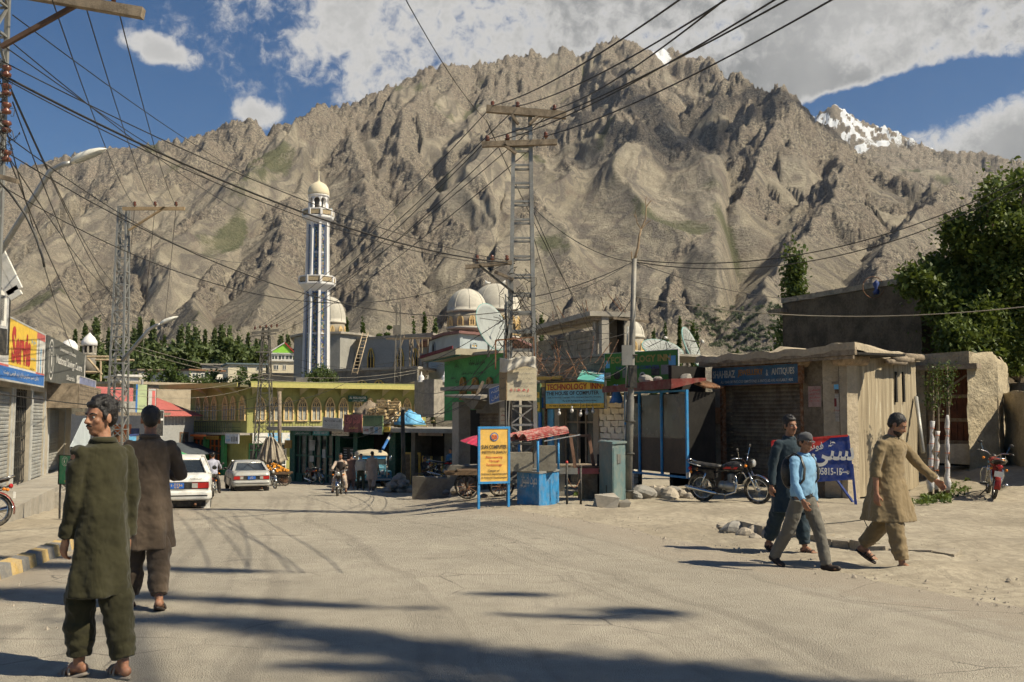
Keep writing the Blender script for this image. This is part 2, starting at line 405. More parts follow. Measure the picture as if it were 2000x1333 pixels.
def mountains():
 na,nr=1000,560
 pa=np.linspace(-420,2420,na)
 R=125*(7200/125)**(np.linspace(0,1,nr)**.62)
 ang=np.arctan((pa-1000)/FPX)
 A,RR=np.meshgrid(ang,R)
 X,Y=RR*np.sin(A),RR*np.cos(A)
 # the ground plan is warped a little so that no spur runs straight
 wx=X+34*fbm(X/420,Y/420,3,5)+16*fbm(X/110,Y/110,3,6)
 wy=Y+34*fbm(X/420+9,Y/420,3,7)+16*fbm(X/110+9,Y/110,3,8)
 amp_w=sstep(300,1500,RR)
 best=np.full(X.shape,-1e9);sd=np.zeros(X.shape);ss=np.zeros(X.shape);sid=np.zeros(X.shape)
 F=np.full(X.shape,-1e9);bigr_=np.zeros(X.shape);rill_=np.zeros(X.shape)
 flow=foot(RR)-120;PAm=np.broadcast_to(pa[None,:],X.shape)
 for pts,slope,k in SP:
  P=np.array([P3(*p)for p in pts]);acc=0.
  bk=np.full(X.shape,-1e9);dk=np.zeros(X.shape);sk=np.zeros(X.shape)
  qx,qy=(X,Y)if k<=2 else(wx,wy)
  for a,b in zip(P[:-1],P[1:]):
   e=b[:2]-a[:2];L2=(e**2).sum();L=L2**.5
   t=np.clip(((qx-a[0])*e[0]+(qy-a[1])*e[1])/L2,0,1)
   d=np.hypot(qx-a[0]-t*e[0],qy-a[1]-t*e[1])
   zr=a[2]+(b[2]-a[2])*t
   h=zr-slope*(d*(.93 if k>2 else .88)+70*(1-np.exp(-d/120))*.5)+np.where(d>500,(d-500)*slope*.22,0)
   up=h>bk
   bk=np.where(up,h,bk);dk=np.where(up,d,dk);sk=np.where(up,acc+t*L,sk)
   acc+=L
  I=(bk>flow)&(bk>F-260)
  x,y,d,s_=X[I],Y[I],dk[I],sk[I]
  if k==0:s_=x+90*fbm(x/500,y/500,2,44)
  if k==1:s_=x*.8-y*.5
  bigr=ridged(s_/430+k*2.7+.15*fbm(x/300,y/300,2,33),d/2400+k,2,52)-.58
  rill=ridged(s_/120+k*7.7+.2*fbm(x/130,y/130,2,34),d/900+k,4,50)-.58
  h=bk[I]+bigr*(230 if k<=2 else 90)*sstep(20,480,d)+rill*80*sstep(5,160,d)*sstep(2200,900,d)
  if k==0:h=h-700*sstep(1400,1560,PAm[I])
  if k==1:h=h-40*sstep(1540,1600,PAm[I])
  cur=F[I];up=h>cur
  kk=18.;hm=np.maximum(h,cur)+kk*np.log1p(np.exp(-np.abs(h-cur)/kk))-kk*.69*np.exp(-np.abs(h-cur)/kk)
  F[I]=np.where(cur<-1e8,h,hm)
  for arr,val in((sd,d),(ss,s_),(bigr_,bigr),(rill_,rill)):
   w_=arr[I];arr[I]=np.where(up,val,w_)
  w_=sid[I];sid[I]=np.where(up,k,w_)
 best=F;bigr,rill=bigr_,rill_
 base=foot(RR)+6*fbm(X/90,Y/90,4,40)*sstep(150,500,RR)
 z=best
 rockn=fbm(X/300,Y/300,4,70)*1.1+.5*sstep(230,20,sd)-.10+.5*np.clip(bigr,-.2,.5)+.35*sstep(450,1100,z)-.25*sstep(260,90,z)
 rock=sstep(.05,.30,rockn+.25*sstep(2300,3200,RR)-.04)
 z=z+rock*((ridged(wx/170,wy/170,5,80,.55)-.68)*52+(ridged(wx/42+3,wy/42,5,90,.66)-.62)*28)*sstep(0,45,sd+14)
 z=z+rock*fbm(X/17,Y/17,4,95,.6)*11
 z=z+(1-rock)*(fbm(X/60,Y/60,4,99)*5+fbm(X/11,Y/11,3,97)*.9)
 crest=np.where(sid<=2,sstep(70,0,sd),0)*(ridged(X/40,Y/60,5,101,.62)-.6)*(34+36*fbm(X/260,Y/260,3,108))+np.where(sid<=2,sstep(26,0,sd),0)*(ridged(X/17,Y/40,3,103)-.5)*16
 z=z+crest
 k=26.
 zz=base+k*np.log1p(np.exp(np.clip((z-base)/k,-40,40)))
 zz=np.where((z-base)/k>30,z,zz)
 wl=sstep(430,900,RR)
 z2=(base+4*fbm(X/40,Y/40,3,2)*sstep(160,400,RR))*(1-wl)+zz*wl
 # fans of rubble: softness of the scree
 green=sstep(.05,.5,fbm(X/170,Y/420,5,120)+.16*sstep(350,900,z2)-.5*sstep(1150,1500,z2)-.25*rock-.05)
 snow=sstep(.2,.5,fbm(X/240+2,Y/240,5,130)+sstep(1050,1500,z2)*.7-.62)*sstep(3600,4000,RR)*sstep(1255,1300,PAm)
 snow=np.maximum(snow,sstep(.56,.66,ridged(X/90,Y/240,5,131))*sstep(5000,5400,RR)*sstep(1230,1600,z2)*.8)
 mat=mountain_mat()
 me=gridmesh('mountain',X,Y,z2,mat)
 attr(me,'rock',rock*sstep(40,200,z2));attr(me,'green',green*sstep(700,1300,RR));attr(me,'snow',snow)
 attr(me,'fan',rill);attr(me,'along',ss/100+.3*fbm(X/60,Y/60,3,35));attr(me,'down',sd/100);attr(me,'farm',sstep(900,650,RR))
 o=link('mountain',me);tag(o,kind='structure');return X,Y,z2
def mountain_mat():
 m=newmat('mountain');t=NT(m)
 pos=t.n('ShaderNodeNewGeometry').outputs['Position']
 def at(n):x=t.n('ShaderNodeAttribute',attribute_name=n);return x.outputs['Fac']
 p=t.mul(pos,(.01,.01,.01))
 big=t.noise(p,.35,6,.6);mid=t.noise(p,2.2,6,.62);fine=t.noise(p,14,6,.65);grit=t.noise(p,60,4,.7)
 scree=t.mix(t.rng(big,.38,.62),(.36,.315,.235),(.475,.415,.315))
 scree=t.mix(t.rng(mid,.35,.7,0,.6),scree,(.195,.172,.14))
 cx=t.n('ShaderNodeCombineXYZ');t.l(at('along'),cx.inputs[0]);t.l(at('down'),cx.inputs[1])
 st=t.noise(t.mul(cx.outputs[0],(4.5,.32,1)),1,5,.6)
 scree=t.mix(t.rng(st,.42,.62,0,.85),scree,(.175,.155,.135))
 scree=t.mix(t.rng(t.noise(t.mul(cx.outputs[0],(9,.22,1)),1.3,3,.6),.56,.68,0,.6),scree,(.36,.32,.25))
 scree=t.mix(t.rng(t.noise(p,.9,4,.5,1.5),.55,.7,0,.5),scree,(.20,.155,.13))
 rk=t.mix(t.rng(fine,.36,.64),(.125,.113,.10),(.45,.39,.30))
 rk=t.mix(t.rng(mid,.4,.62,0,.6),rk,(.31,.255,.20))
 rk=t.mix(t.rng(t.vor(p,24,'DISTANCE_TO_EDGE'),0,.06,.55,0),rk,(.05,.045,.042))
 rf=t.rng(t.math('ADD',at('rock'),t.math('MULTIPLY',t.math('SUBTRACT',fine,.5),1.3)),.3,.62)
 c=t.mix(rf,scree,rk)
 sp=t.rng(t.noise(p,110,3,.7),.58,.66,0,.5)
 c=t.mix(sp,c,(.07,.06,.05));c=t.mix(t.math('MULTIPLY',t.rng(t.noise(p,34,5,.75),.53,.62),t.rng(rf,.2,.8,.25,.8)),c,(.045,.042,.042))
 gf=t.math('MULTIPLY',t.rng(t.math('ADD',at('green'),t.math('MULTIPLY',t.math('SUBTRACT',fine,.5),1.2)),.35,.8),.7)
 c=t.mix(gf,c,(.085,.098,.04))
 c=t.mix(t.rng(t.math('ADD',at('snow'),t.math('MULTIPLY',t.math('SUBTRACT',fine,.5),.8)),.5,.62),c,(.8,.82,.85))
 c=t.mix(t.math('MULTIPLY',at('farm'),.55),c,(.17,.15,.10))
 h=t.math('ADD',t.math('MULTIPLY',fine,1.0),t.math('MULTIPLY',grit,.35))
 b1=t.bump(h,.95,12)
 t.done(c,.95,0,b1,.1)
 return m
MX,MY,MZ=mountains()
# ---------------------------------------------------------------- ground, road, kerb
def road_l(y):return np.interp(y,[-10,6,10,15,22,31,45,66,90],[-6.6,-5.1,-5.19,-6.3,-7.7,-10.0,-14.5,-22.5,-32])
def road_r(y):return np.interp(y,[-10,6,8.7,11.5,16.5,20,26,36,45,58,75],[7.5,5.6,4.6,3.1,1.5,-.5,-1.6,-2.8,-4.8,-11.2,-22])
def dirt_mat():
 m=newmat('dirt');t=NT(m);pos=t.n('ShaderNodeNewGeometry').outputs['Position']
 a=t.noise(pos,.5,7,.62);b=t.noise(pos,7,6,.65);c_=t.noise(pos,60,4,.7)
 c=t.mix(t.rng(a,.36,.64),(.30,.26,.195),(.40,.35,.265))
 c=t.mix(t.rng(b,.38,.66,0,.6),c,(.22,.185,.14))
 c=t.mix(t.rng(t.noise(pos,26,4,.6),.6,.7,0,.45),c,(.13,.11,.085))
 c=t.mix(t.rng(t.vor(pos,9,'F1'),.03,.10,.5,0),c,(.45,.40,.33))
 tr=t.noise(t.mul(pos,(5.2,.45,1)),1.2,4,.6,.7)
 c=t.mix(t.rng(tr,.5,.66,0,.3),c,(.21,.18,.14))
 h=t.math('ADD',t.math('MULTIPLY',b,1.0),t.math('MULTIPLY',c_,.3))
 h=t.math('ADD',h,t.math('MULTIPLY',tr,.5))
 t.done(c,.95,0,t.bump(h,.55,.05),.15);return m
def road_mat():
 m=newmat('road');t=NT(m);pos=t.n('ShaderNodeNewGeometry').outputs['Position']
 a=t.noise(pos,.35,6,.6);b=t.noise(pos,3.5,6,.65);g=t.noise(pos,130,3,.7);gv=t.vor(pos,85,'F1')
 c=t.mix(t.rng(a,.35,.65),(.325,.29,.23),(.41,.365,.29))
 c=t.mix(t.rng(b,.4,.64,0,.45),c,(.265,.235,.185));c=t.mix(t.rng(t.noise(pos,.9,7,.7,.8),.52,.66,0,.4),c,(.37,.33,.265))
 # tyre-polished lanes that follow the bend
 x=t.n('ShaderNodeAttribute',attribute_name='lane').outputs['Fac']
 cmb=t.n('ShaderNodeCombineXYZ');t.l(x,cmb.inputs[0]);yy=t.n('ShaderNodeSeparateXYZ');t.l(pos,yy.inputs[0]);t.l(yy.outputs[1],cmb.inputs[1])
 ln=t.noise(t.mul(cmb.outputs[0],(26,.045,0)),1,3,.6)
 c=t.mix(t.rng(ln,.5,.64,0,.42),c,(.19,.168,.137))
 c=t.mix(t.rng(ln,.33,.44,.22,0),c,(.40,.35,.28))
 ed=t.n('ShaderNodeAttribute',attribute_name='edge').outputs['Fac']
 c=t.mix(t.rng(t.math('ADD',ed,t.math('MULTIPLY',t.math('SUBTRACT',b,.5),1.2)),.35,.75,0,.85),c,(.34,.29,.225))
 c=t.mix(t.rng(gv,.12,.3,.75,0),c,(.11,.10,.09));wv=t.mix(.12,pos,t.noise(pos,1.4,5,.7,0,'Color'));cr=t.math('MULTIPLY',t.rng(t.vor(wv,.9,'DISTANCE_TO_EDGE'),0,.010,1,0),t.rng(t.noise(pos,.35,3),.50,.6));c=t.mix(t.math('MULTIPLY',cr,.75),c,(.09,.08,.07))
 c=t.mix(t.rng(g,.58,.7,0,.35),c,(.45,.40,.34))
 sp=t.noise(pos,1.1,3,.5)
 c=t.mix(t.rng(sp,.64,.72,0,.4),c,(.12,.105,.09))
 h=t.math('ADD',g,t.math('MULTIPLY',gv,-.8))
 t.done(c,.85,0,t.bump(h,.8,.014),.3);return m
def build_ground():
 ys=np.concatenate([-14+np.arange(0,18,.6),4+np.cumsum(.045*1.0155**np.arange(0,258))]);ys=ys[ys<137]
 xs=np.sinh(np.linspace(-1,1,420)*3.6)/np.sinh(3.6)*75
 X,Y=np.meshgrid(xs,ys);Z=gz(X,Y)
 rl,rr=road_l(Y),road_r(Y)
 off=np.clip(np.maximum(rl-X,X-rr)/.8,0,1)
 Z=Z-.01+off*(fbm(X*1.3,Y*1.3,4,301)*.05+fbm(X*5,Y*5,3,302)*.018+.02*sstep(.2,1,off))*sstep(3,5,Y)
 # ruts and humps on the dirt shoulder to the right
 sh=sstep(.2,1.2,X-rr)*sstep(26,18,Y)
 Z=Z+sh*(.10*np.clip(fbm(X*.55+4,Y*.9,3,305),-.3,1))
 link('ground',gridmesh('ground',X,Y,Z,dirt_mat()),kind='structure')
 ys=-8+np.cumsum(.03*1.016**np.arange(0,400));ys=ys[ys<82]
 u=np.linspace(0,1,110);U,Y=np.meshgrid(u,ys)
 wl=.22*fbm(ys*.9,ys*0,5,310);wr=.45*fbm(ys*.7,ys*0+4,6,311,.6)
 L,R=(road_l(ys)+wl*(ys>16))[:,None],(road_r(ys)+wr)[:,None]
 X=L+(R-L)*U;Z=gz(X,Y)+.012+.006*fbm(X,Y,3,312)
 me=gridmesh('road',X,Y,Z,road_mat());attr(me,'lane',U)
 attr(me,'edge',np.clip(1-np.minimum(X-L,(R-X)*.8)/1.6,0,1))
 link('road',me,kind='structure')
build_ground()
def kerb():
 root=thing('kerb','low kerb of alternating ochre and grey painted concrete blocks along the left road edge','kerb')
 yel=M('kerb_yellow',(.42,.29,.11),.3,6,.85,dust=.35);gr=M('kerb_grey',(.17,.165,.155),.25,6,.85,dust=.3)
 top=[(-5.6,5.6),(-5.35,8),(-5.22,9.6),(-5.3,11),(-5.62,12.6),(-6.05,14.2),(-6.45,15.6),(-6.9,17.4)]
 P=[Vector(p)for p in top];S=[0]
 for a,b in zip(P,P[1:]):S.append(S[-1]+(b-a).length)
 def at(s):
  for i in range(len(P)-1):
   if s<=S[i+1]:return P[i].lerp(P[i+1],(s-S[i])/(S[i+1]-S[i]))
  return P[-1]
 s=0;k=0
 while s<S[-1]-.3:
  L=.27;a,b=at(s),at(s+L);dv=(b-a).normalized();nrm=Vector((-dv.y,dv.x))
  if nrm.x>0:nrm=-nrm
  m=MB();g=G(a.x,a.y)-.05;j=lambda:rnd.uniform(-.006,.006)
  h=.19;w=.17;q=[]
  for(p,inset)in((a+dv*.003,0),(b-dv*.003,0)):
   q.append([(p.x+j(),p.y+j(),g),(p.x+nrm.x*.035,p.y+nrm.y*.035,g+h+j()),(p.x+nrm.x*w,p.y+nrm.y*w,g+h+.02+j()),(p.x+nrm.x*w,p.y+nrm.y*w,g)])
  m.add(q[0]+q[1],[(0,1,2,3),(7,6,5,4),(0,4,5,1),(1,5,6,2),(2,6,7,3)])
  m.build('kerb_block',yel if k%2 else gr,root);s+=L;k+=1
kerb()
# ---------------------------------------------------------------- facades
class Fac:
 def __init__(s,A,B):
  s.A=Vector((A[0],A[1],0));s.B=Vector((B[0],B[1],0));s.d=(s.B-s.A).normalized();s.L=(s.B-s.A).length
  s.rz=math.atan2(s.d.y,s.d.x);s.n=Vector((s.d.y,-s.d.x,0))  # n points at the viewer
 def hit(s,px,py,off=0.):
  """local x and world z where the sight line of a photograph pixel meets the wall plane (moved off metres to the viewer)"""
  d=pdir(px,py);o=Vector((0,0,EYE));P=s.A+s.n*off
  t=(P-o).dot(s.n)/d.dot(s.n);h=o+d*t
  return(h-s.A).dot(s.d),h.z
 def w(s,x,y=0.,z=0.):v=s.A+s.d*x-s.n*y;return Vector((v.x,v.y,z))
 def root(s,name,label,cat,x=0.,y=0.,z=0.,group=None):return thing(name,label,cat,s.w(x,y,z),s.rz,group)
SL={}
def slats(parent,x0,x1,z0,z1,y,mat,pitch=.1,name='slat',depth=.022,vertical=False):
 """one slat object after another, sharing one mesh"""
 L=(z1-z0)if vertical else(x1-x0);key=(round(L,3),pitch,mat.name,vertical,depth)
 if key not in SL:
  m=MB();p=pitch-.006
  if vertical:m.box(0,p,-depth,.01,0,L)
  else:m.prism([(0,0),(L,0),(L,p*.5),(0,p*.5)],-depth,.01);m.add([(0,-depth,p*.5),(L,-depth,p*.5),(L,0,p),(0,0,p)],[(0,1,2,3)])
  SL[key]=m.mesh(name,mat)
 n=int(round(((x1-x0)if vertical else(z1-z0))/pitch))
 for i in range(n):
  link(name,SL[key],parent,(x0+i*pitch,y,z0)if vertical else(x0,y,z0+i*pitch))
def sign(fac,label,x0,z0,x1,z1,y=-.15,face=None,frame=None,texts=(),patches=(),th=.06,name='shop_sign',cat='sign',fw=.04,tilt=0.,lean=0.,group=None,frame_name='frame'):
 r=fac.root(name,label,cat,x0,y,z0,group);w_,h_=x1-x0,z1-z0
 if tilt or lean:r.rotation_euler=(lean,tilt,fac.rz)
 MB().box(0,w_,0,th,0,h_).build('panel',face,r)
 if frame:
  m=MB();f=fw
  m.box(-f,w_+f,-.012,th+.01,h_,h_+f).box(-f,w_+f,-.012,th+.01,-f,0).box(-f,0,-.012,th+.01,0,h_).box(w_,w_+f,-.012,th+.01,0,h_)
  m.build(frame_name,frame,r)
 for(a,b,c,d,mt_)in patches:
  MB().box(a*w_,c*w_,-.005,-.001,b*h_,d*h_).build('printed_panel',mt_,r)
 for tx in texts:
  t_,cx,cz,hh,ww,mt_=tx[:6]
  letters(t_,cx*w_,cz*h_,hh*h_,mt_,r,None if ww is None else ww*w_,y=-.011,off=tx[6]if len(tx)>6 else .01)
 return r
white=paint('white',(.62,.60,.55));black=paint('black',(.025,.025,.025));red=paint('red',(.42,.035,.03));navy=paint('navy',(.03,.06,.2))
yellow=paint('yellow',(.70,.46,.06));skyb=paint('sky_blue',(.12,.38,.62));blue=paint('blue',(.025,.14,.42));grn=paint('green',(.02,.2,.1))
orange=paint('orange',(.6,.14,.03));pinkr=paint('faded_red',(.5,.12,.11));cream=paint('cream',(.58,.49,.34));greyp=paint('grey',(.2,.2,.19))
lgrey=paint('light_grey',(.42,.42,.40));gold=paint('gold',(.55,.36,.08));brown=paint('brown',(.14,.07,.035));teal=paint('teal',(.03,.22,.2))
steel=M('steel',(.33,.34,.34),.2,4,.45,.75,dust=.25);rust=M('rust',(.17,.075,.035),.4,8,.9,dust=.3);gal=M('galvanised',(.27,.27,.255),.2,3,.55,.5,dust=.2)
conc=M('concrete',(.30,.275,.235),.22,1.2,.9,bump=.4,bsc=18,bd=.02,stain=.35,dust=.3);dconc=M('dark_concrete',(.17,.155,.13),.25,1.5,.9,bump=.4,stain=.4)
mud=M('mud',(.36,.30,.215),.18,1.3,.95,bump=.8,bsc=9,bd=.05,stain=.12);wood=M('wood',(.20,.135,.08),.35,5,.8,bump=.4,dust=.2,streak=.3)
owood=M('grey_wood',(.22,.175,.125),.35,6,.85,bump=.5,streak=.4);dark=M('dark_inside',(.018,.016,.014),.3,3,.9,bump=0)  # near-black dark_inside colour stands in for the shade inside shops and recesses
plaster=M('plaster',(.42,.37,.29),.15,1,.9,bump=.3,stain=.3,streak=.3);wplaster=M('white_plaster',(.58,.54,.46),.12,1,.85,bump=.2,stain=.2,streak=.25)
shutm=M('shutter',(.34,.345,.33),.2,2,.6,.3,dust=.35,streak=.3);shutd=M('shutter_dark',(.16,.125,.09),.35,2,.75,.2,dust=.25,streak=.6)
win=glass('window_glass')
# ---------------------------------------------------------------- the row of shops on the left
LF=Fac((-10.41,18),(-18.44,44))
def left_row():
 F=LF;b=F.root('shop_building','long plastered shop row with rolled down grey shutters under the big boards on the left','building')
 x_end=F.hit(140,800)[0]
 wall=MB()
 cuts=[]
 s=lambda px,py=800:F.hit(px,py)[0]
 bays=[(-70,22,.86,'sh'),(28,60,0,'gate'),(63,87,0,'sh'),(96,127,0,'sh3')]
 zt=F.hit(30,758)[1];zb=F.hit(60,937)[1]
 X=[(s(-70),s(22)),(s(28),s(60)),(s(63),s(87)),(s(96),s(127))]
 xs=[-1.]+[v for p in X for v in p]+[x_end]
 for i in range(0,len(xs),2):wall.box(xs[i],xs[i+1],0,.3,zb-.6,zt)
 wall.box(-1,x_end,0,.3,zt,zt+1.35)
 wall.build('wall',plaster,b)
 MB().box(-1,x_end,.3,6,zt+1.0,zt+1.25).build('roof',conc,b)
 MB().box(x_end-.3,x_end,.3,6,zb-.6,zt+1.0).build('side_wall',plaster,b)
 slats(b,X[0][0],X[0][1],zb,zt-.1,.06,shutm);slats(b,X[2][0],X[2][1],zb,zt-.1,.06,shutm)
 slats(b,X[3][0],X[3][1],zb,F.hit(110,808)[1]+.1,.2,shutm)
 g=MB();x0,x1=X[1]
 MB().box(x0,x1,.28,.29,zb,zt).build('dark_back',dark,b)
 for i in range(10):g_=MB().box(0,.025,0,.025,0,zt-zb).build('gate_bar',black,b,(x0+(x1-x0)*(i+.5)/10,.1,zb))
 for i in range(7):MB().box(x0,x1,.105,.12,zb+(zt-zb)*i/6.2,zb+(zt-zb)*i/6.2+.04).build('gate_rail',black,b)
 for a,c in X:
  for q in(a-.06,c):MB().box(q,q+.09,-.03,.0,zb,zt).build('door_post',lgrey,b)
  # plinth with steps
 pl=F.root('plinth','long pale concrete plinth with steps in front of the closed shutters on the left','steps')
 MB().box(-1,s(155,900),-1.1,0,zb-1.3,zb-.01).build('platform',conc,pl)
 st=MB();
 a=F.hit(60,975,2.6)[0];c=F.hit(118,960,2.6)[0]
 a,c=7.2,12.5
 MB().box(a,c,-2.6,-1.1,zb-1.5,zb-.12).build('step',conc,pl)
 MB().box(c,c+1.2,-1.9,-1.1,zb-1.5,zb-.45).build('step',conc,pl)
 MB().box(c+1.2,c+3.6,-1.6,-1.1,zb-1.5,zb-.62).build('step',wplaster,pl)
 MB().box(a+.6,c-.9,-2.1,-1.2,zb-.12,zb-.10).build('worn_patch',dconc,pl)
 # timber canopy box past the third shutter
 cp=F.root('canopy','old timber canopy box jutting over the third grey shutter','canopy',s(91),-.9,F.hit(95,797)[1])
 L=s(146)-s(91)
 for k in range(5):MB().box(0,L,0,.02,k*.14,k*.14+.13).build('board',owood,cp)
 MB().box(0,L,0,1.2,.70,.76).build('canopy_top',owood,cp);MB().box(0,.03,0,.9,0,.7).build('end_board',owood,cp)
 # boards above
 zt0=F.hit(20,745)[1];zs=F.hit(87,655)[1]
 z0=F.hit(50,748)[1];f=.35
 def ss(px,py=700):return F.hit(px,py,f)[0]
 x0,x1=ss(-30),ss(87);z1=F.hit(60,642,f)[1];z0=F.hit(60,750,f)[1];w_=x1-x0
 fr=lambda px:(ss(px)-x0)/w_
 shoes=M('paint_print',(.45,.42,.45),.5,6,.5,bump=0)
 r=sign(F,'wide yellow and blue shoe shop board with big red lettering',x0,z0,x1,z1,-f,white,lgrey,
 texts=[('Servis',(fr(20)+fr(60))/2,.60,.62,fr(58)-fr(20),red,.05),(urdu('سروس شوز'),(fr(58)+fr(70))/2,.78,.11,.09,skyb),(urdu('آرام دہ اور'),(fr(58)+fr(70))/2,.46,.08,.09,skyb),
 (urdu('دکان نمبر سکردو بازار نزد قومی بچت'),fr(45),.11,.10,.62,white,.006),('SKARDU',fr(25),.31,.035,.07,brown),('PAKISTAN',fr(63),.27,.035,.08,brown)],
 patches=[(fr(17),.245,fr(71),1,yellow),(0,0,1,.205,blue),(0,.205,fr(17),.24,pinkr),(fr(71),.205,1,.24,pinkr),(fr(71),.87,1,1,pinkr),(0,.87,fr(17),1,pinkr)])
 for i in range(10):
  x_=fr(72)+(1-fr(72))*(.2+.3*(i%3));z_=.3+.17*(i//3)
  MB().ell((x_*w_,-.006,z_*(z1-z0)),(.07,.004,.13),8,4).build('printed_shoe',[greyp,skyb,brown][i%3],r)
 x0,x1=ss(88),ss(165);z1=F.hit(125,671,f+.05)[1];z0=F.hit(125,752,f+.05)[1];w_,h_=x1-x0,z1-z0
 dg=M('board_grey',(.085,.09,.085),.15,3,.5,bump=.05,dust=.1)
 r=sign(F,'dark grey savings office board with white lettering and a round emblem',x0,z0,x1,z1,-f-.05,dg,None,
 texts=[('Government of Pakistan',.47,.83,.09,.42,white),('National Savings Centre',.53,.53,.26,.68,white,.02),('Skardu',.55,.2,.13,.22,white,.015),('Ph: 920277',.85,.08,.06,.16,white)])
 def emblem(cx,cz,R,sx,par,m1,m2,y=-.006,e=12):
  n=28
  for rr,mm,yy in((R,m1,y),(R*.9,m2,y-.002),(R*.68,m1,y-.004),(R*.6,m2,y-.006)):
   MB().add([(cx+rr*sx*math.cos(2*math.pi*k/n),yy,cz+rr*math.sin(2*math.pi*k/n))for k in range(n)],[tuple(range(n))]).build('emblem_ring',mm,par)
  m=MB()
  m.prism([(cx-.16*R*sx,cz-.2*R),(cx,cz-.38*R),(cx+.16*R*sx,cz-.2*R),(cx+.16*R*sx,cz+.2*R),(cx-.16*R*sx,cz+.2*R)],y-.012,y-.008).build('emblem_shield',m1,par)
  m=MB()
  for k in range(e):
   a=2*math.pi*k/e;m.ell((cx+.79*R*sx*math.cos(a),y-.006,cz+.79*R*math.sin(a)),(.06*R*sx,.003,.09*R),6,3)
  m.build('emblem_wreath',m2 if m1 is white else m1,par,kind='stuff')
  MB().add([(cx+.14*R*sx*math.cos(a),y-.007,cz+.38*R+.12*R*math.sin(a))for a in[R_(200+14*k)for k in range(11)]]+[(cx+.1*R*sx*math.cos(a),y-.007,cz+.42*R+.06*R*math.sin(a))for a in[R_(340-14*k)for k in range(11)]],[tuple(range(22))]).build('emblem_crescent',m1,par)
 emblem(.085*w_,h_*.5,h_*.46,.9,r,white,dg)
 MB().add([(w_*.97+.13*math.cos(2*math.pi*k/20),-.006,h_/2+h_*.5*math.sin(2*math.pi*k/20))for k in range(20)],[tuple(range(20))]).build('printed_oval',white,r)
 # small hanging printed board behind it, then a slanting white banner
 F2=F
 x0,z1=F2.hit(155,735,.8);x1,z0=F2.hit(186,785,.8)
 sign(F2,'small blue and violet printed board hanging past the dark grey board',x0,z0,x1,z1,-.8,M('board_violet',(.2,.22,.34),.4,3,.5,bump=0),white,patches=[(.3,.45,.8,.6,yellow)],fw=.02)
 bn=F.root('banner','slanting pale blue white cloth banner tied between shops and ground on the left','banner',s(133),-.7,0)
 pts=[F.hit(137,873,.7),F.hit(176,872,.7),F.hit(178,812,.7),F.hit(163,818,.7)]
 o=s(133);m=MB();m.prism([(p[0]-o,p[1])for p in pts],0,.01);m.build('cloth',M('banner_cloth',(.45,.5,.52),.12,2,.8,bump=.3,bsc=4),bn)
 # small green office board on legs
 A=W(115,945,20.6);B=W(163,944,20.2)
 F3=Fac(A,B);z0=W(115,945,20.6).z;z1=W(115,890,20.6).z
 r=sign(F3,'small green savings office board on black legs beside the plinth',0,z0,F3.L+.05,z1,0,grn,black,fw=.018,th=.02,
 texts=[(urdu('سیونگز سنٹر'),.62,.47,.2,.68,white),(urdu('سکردو'),.74,.26,.14,.32,white),(urdu('حکومت پاکستان'),.72,.8,.10,.42,white),('05815-921',.56,.10,.10,.62,yellow,.02)])
 emblem(.23*F3.L,.8*(z1-z0),.17*(z1-z0),1,r,white,grn)
 g=G(A.x,A.y)-z0
 m=MB();m.beam((.02,.02,0),(.02,.03,g),.03);m.build('leg',black,r);MB().beam((F3.L,.02,0),(F3.L-.02,.03,g),.03).build('leg',black,r)
 MB().beam((.05,.05,0),(.55,.5,g+.03),.025).build('stay',black,r);MB().beam((F3.L,.05,0),(.75,.5,g+.03),.025).build('stay',black,r)
 global EMBLEM;EMBLEM=emblem
 # board at the frame's left edge and its lamp bracket
 FE=Fac(W(-60,700,14.5),W(14,700,15.6));z0=W(0,690,15.5).z;z1=W(0,566,15.5).z
 r=sign(FE,'black and white printed board cut by the left edge of the picture',0,z0,FE.L,z1,0,M('board_bw',(.3,.3,.3),.6,2,.5,bump=0),black,fw=.03,th=.08,
 patches=[(.62,.42,.93,.97,white),(.70,.5,.86,.9,greyp),(.6,.0,.97,.38,black)])
 br=thing('lamp_bracket','white slotted metal bracket sticking out above the left boards','bracket',W(10,560,15.2))
 o=W(10,560,15.2);q=lambda a,b,c=0:W(a,b,15.2+c)-o
 m=MB()
 for a,b,c,d in((-20,470,8,575),(-20,470,0,0),):pass
 m.beam(q(-25,480),q(22,576),.05,.14);m.build('rail',white,br);MB().beam(q(-10,470),q(36,566),.05,.14).build('rail',white,br)
 MB().beam(q(18,579),q(39,566),.05,.16).build('end_plate',white,br)
left_row()
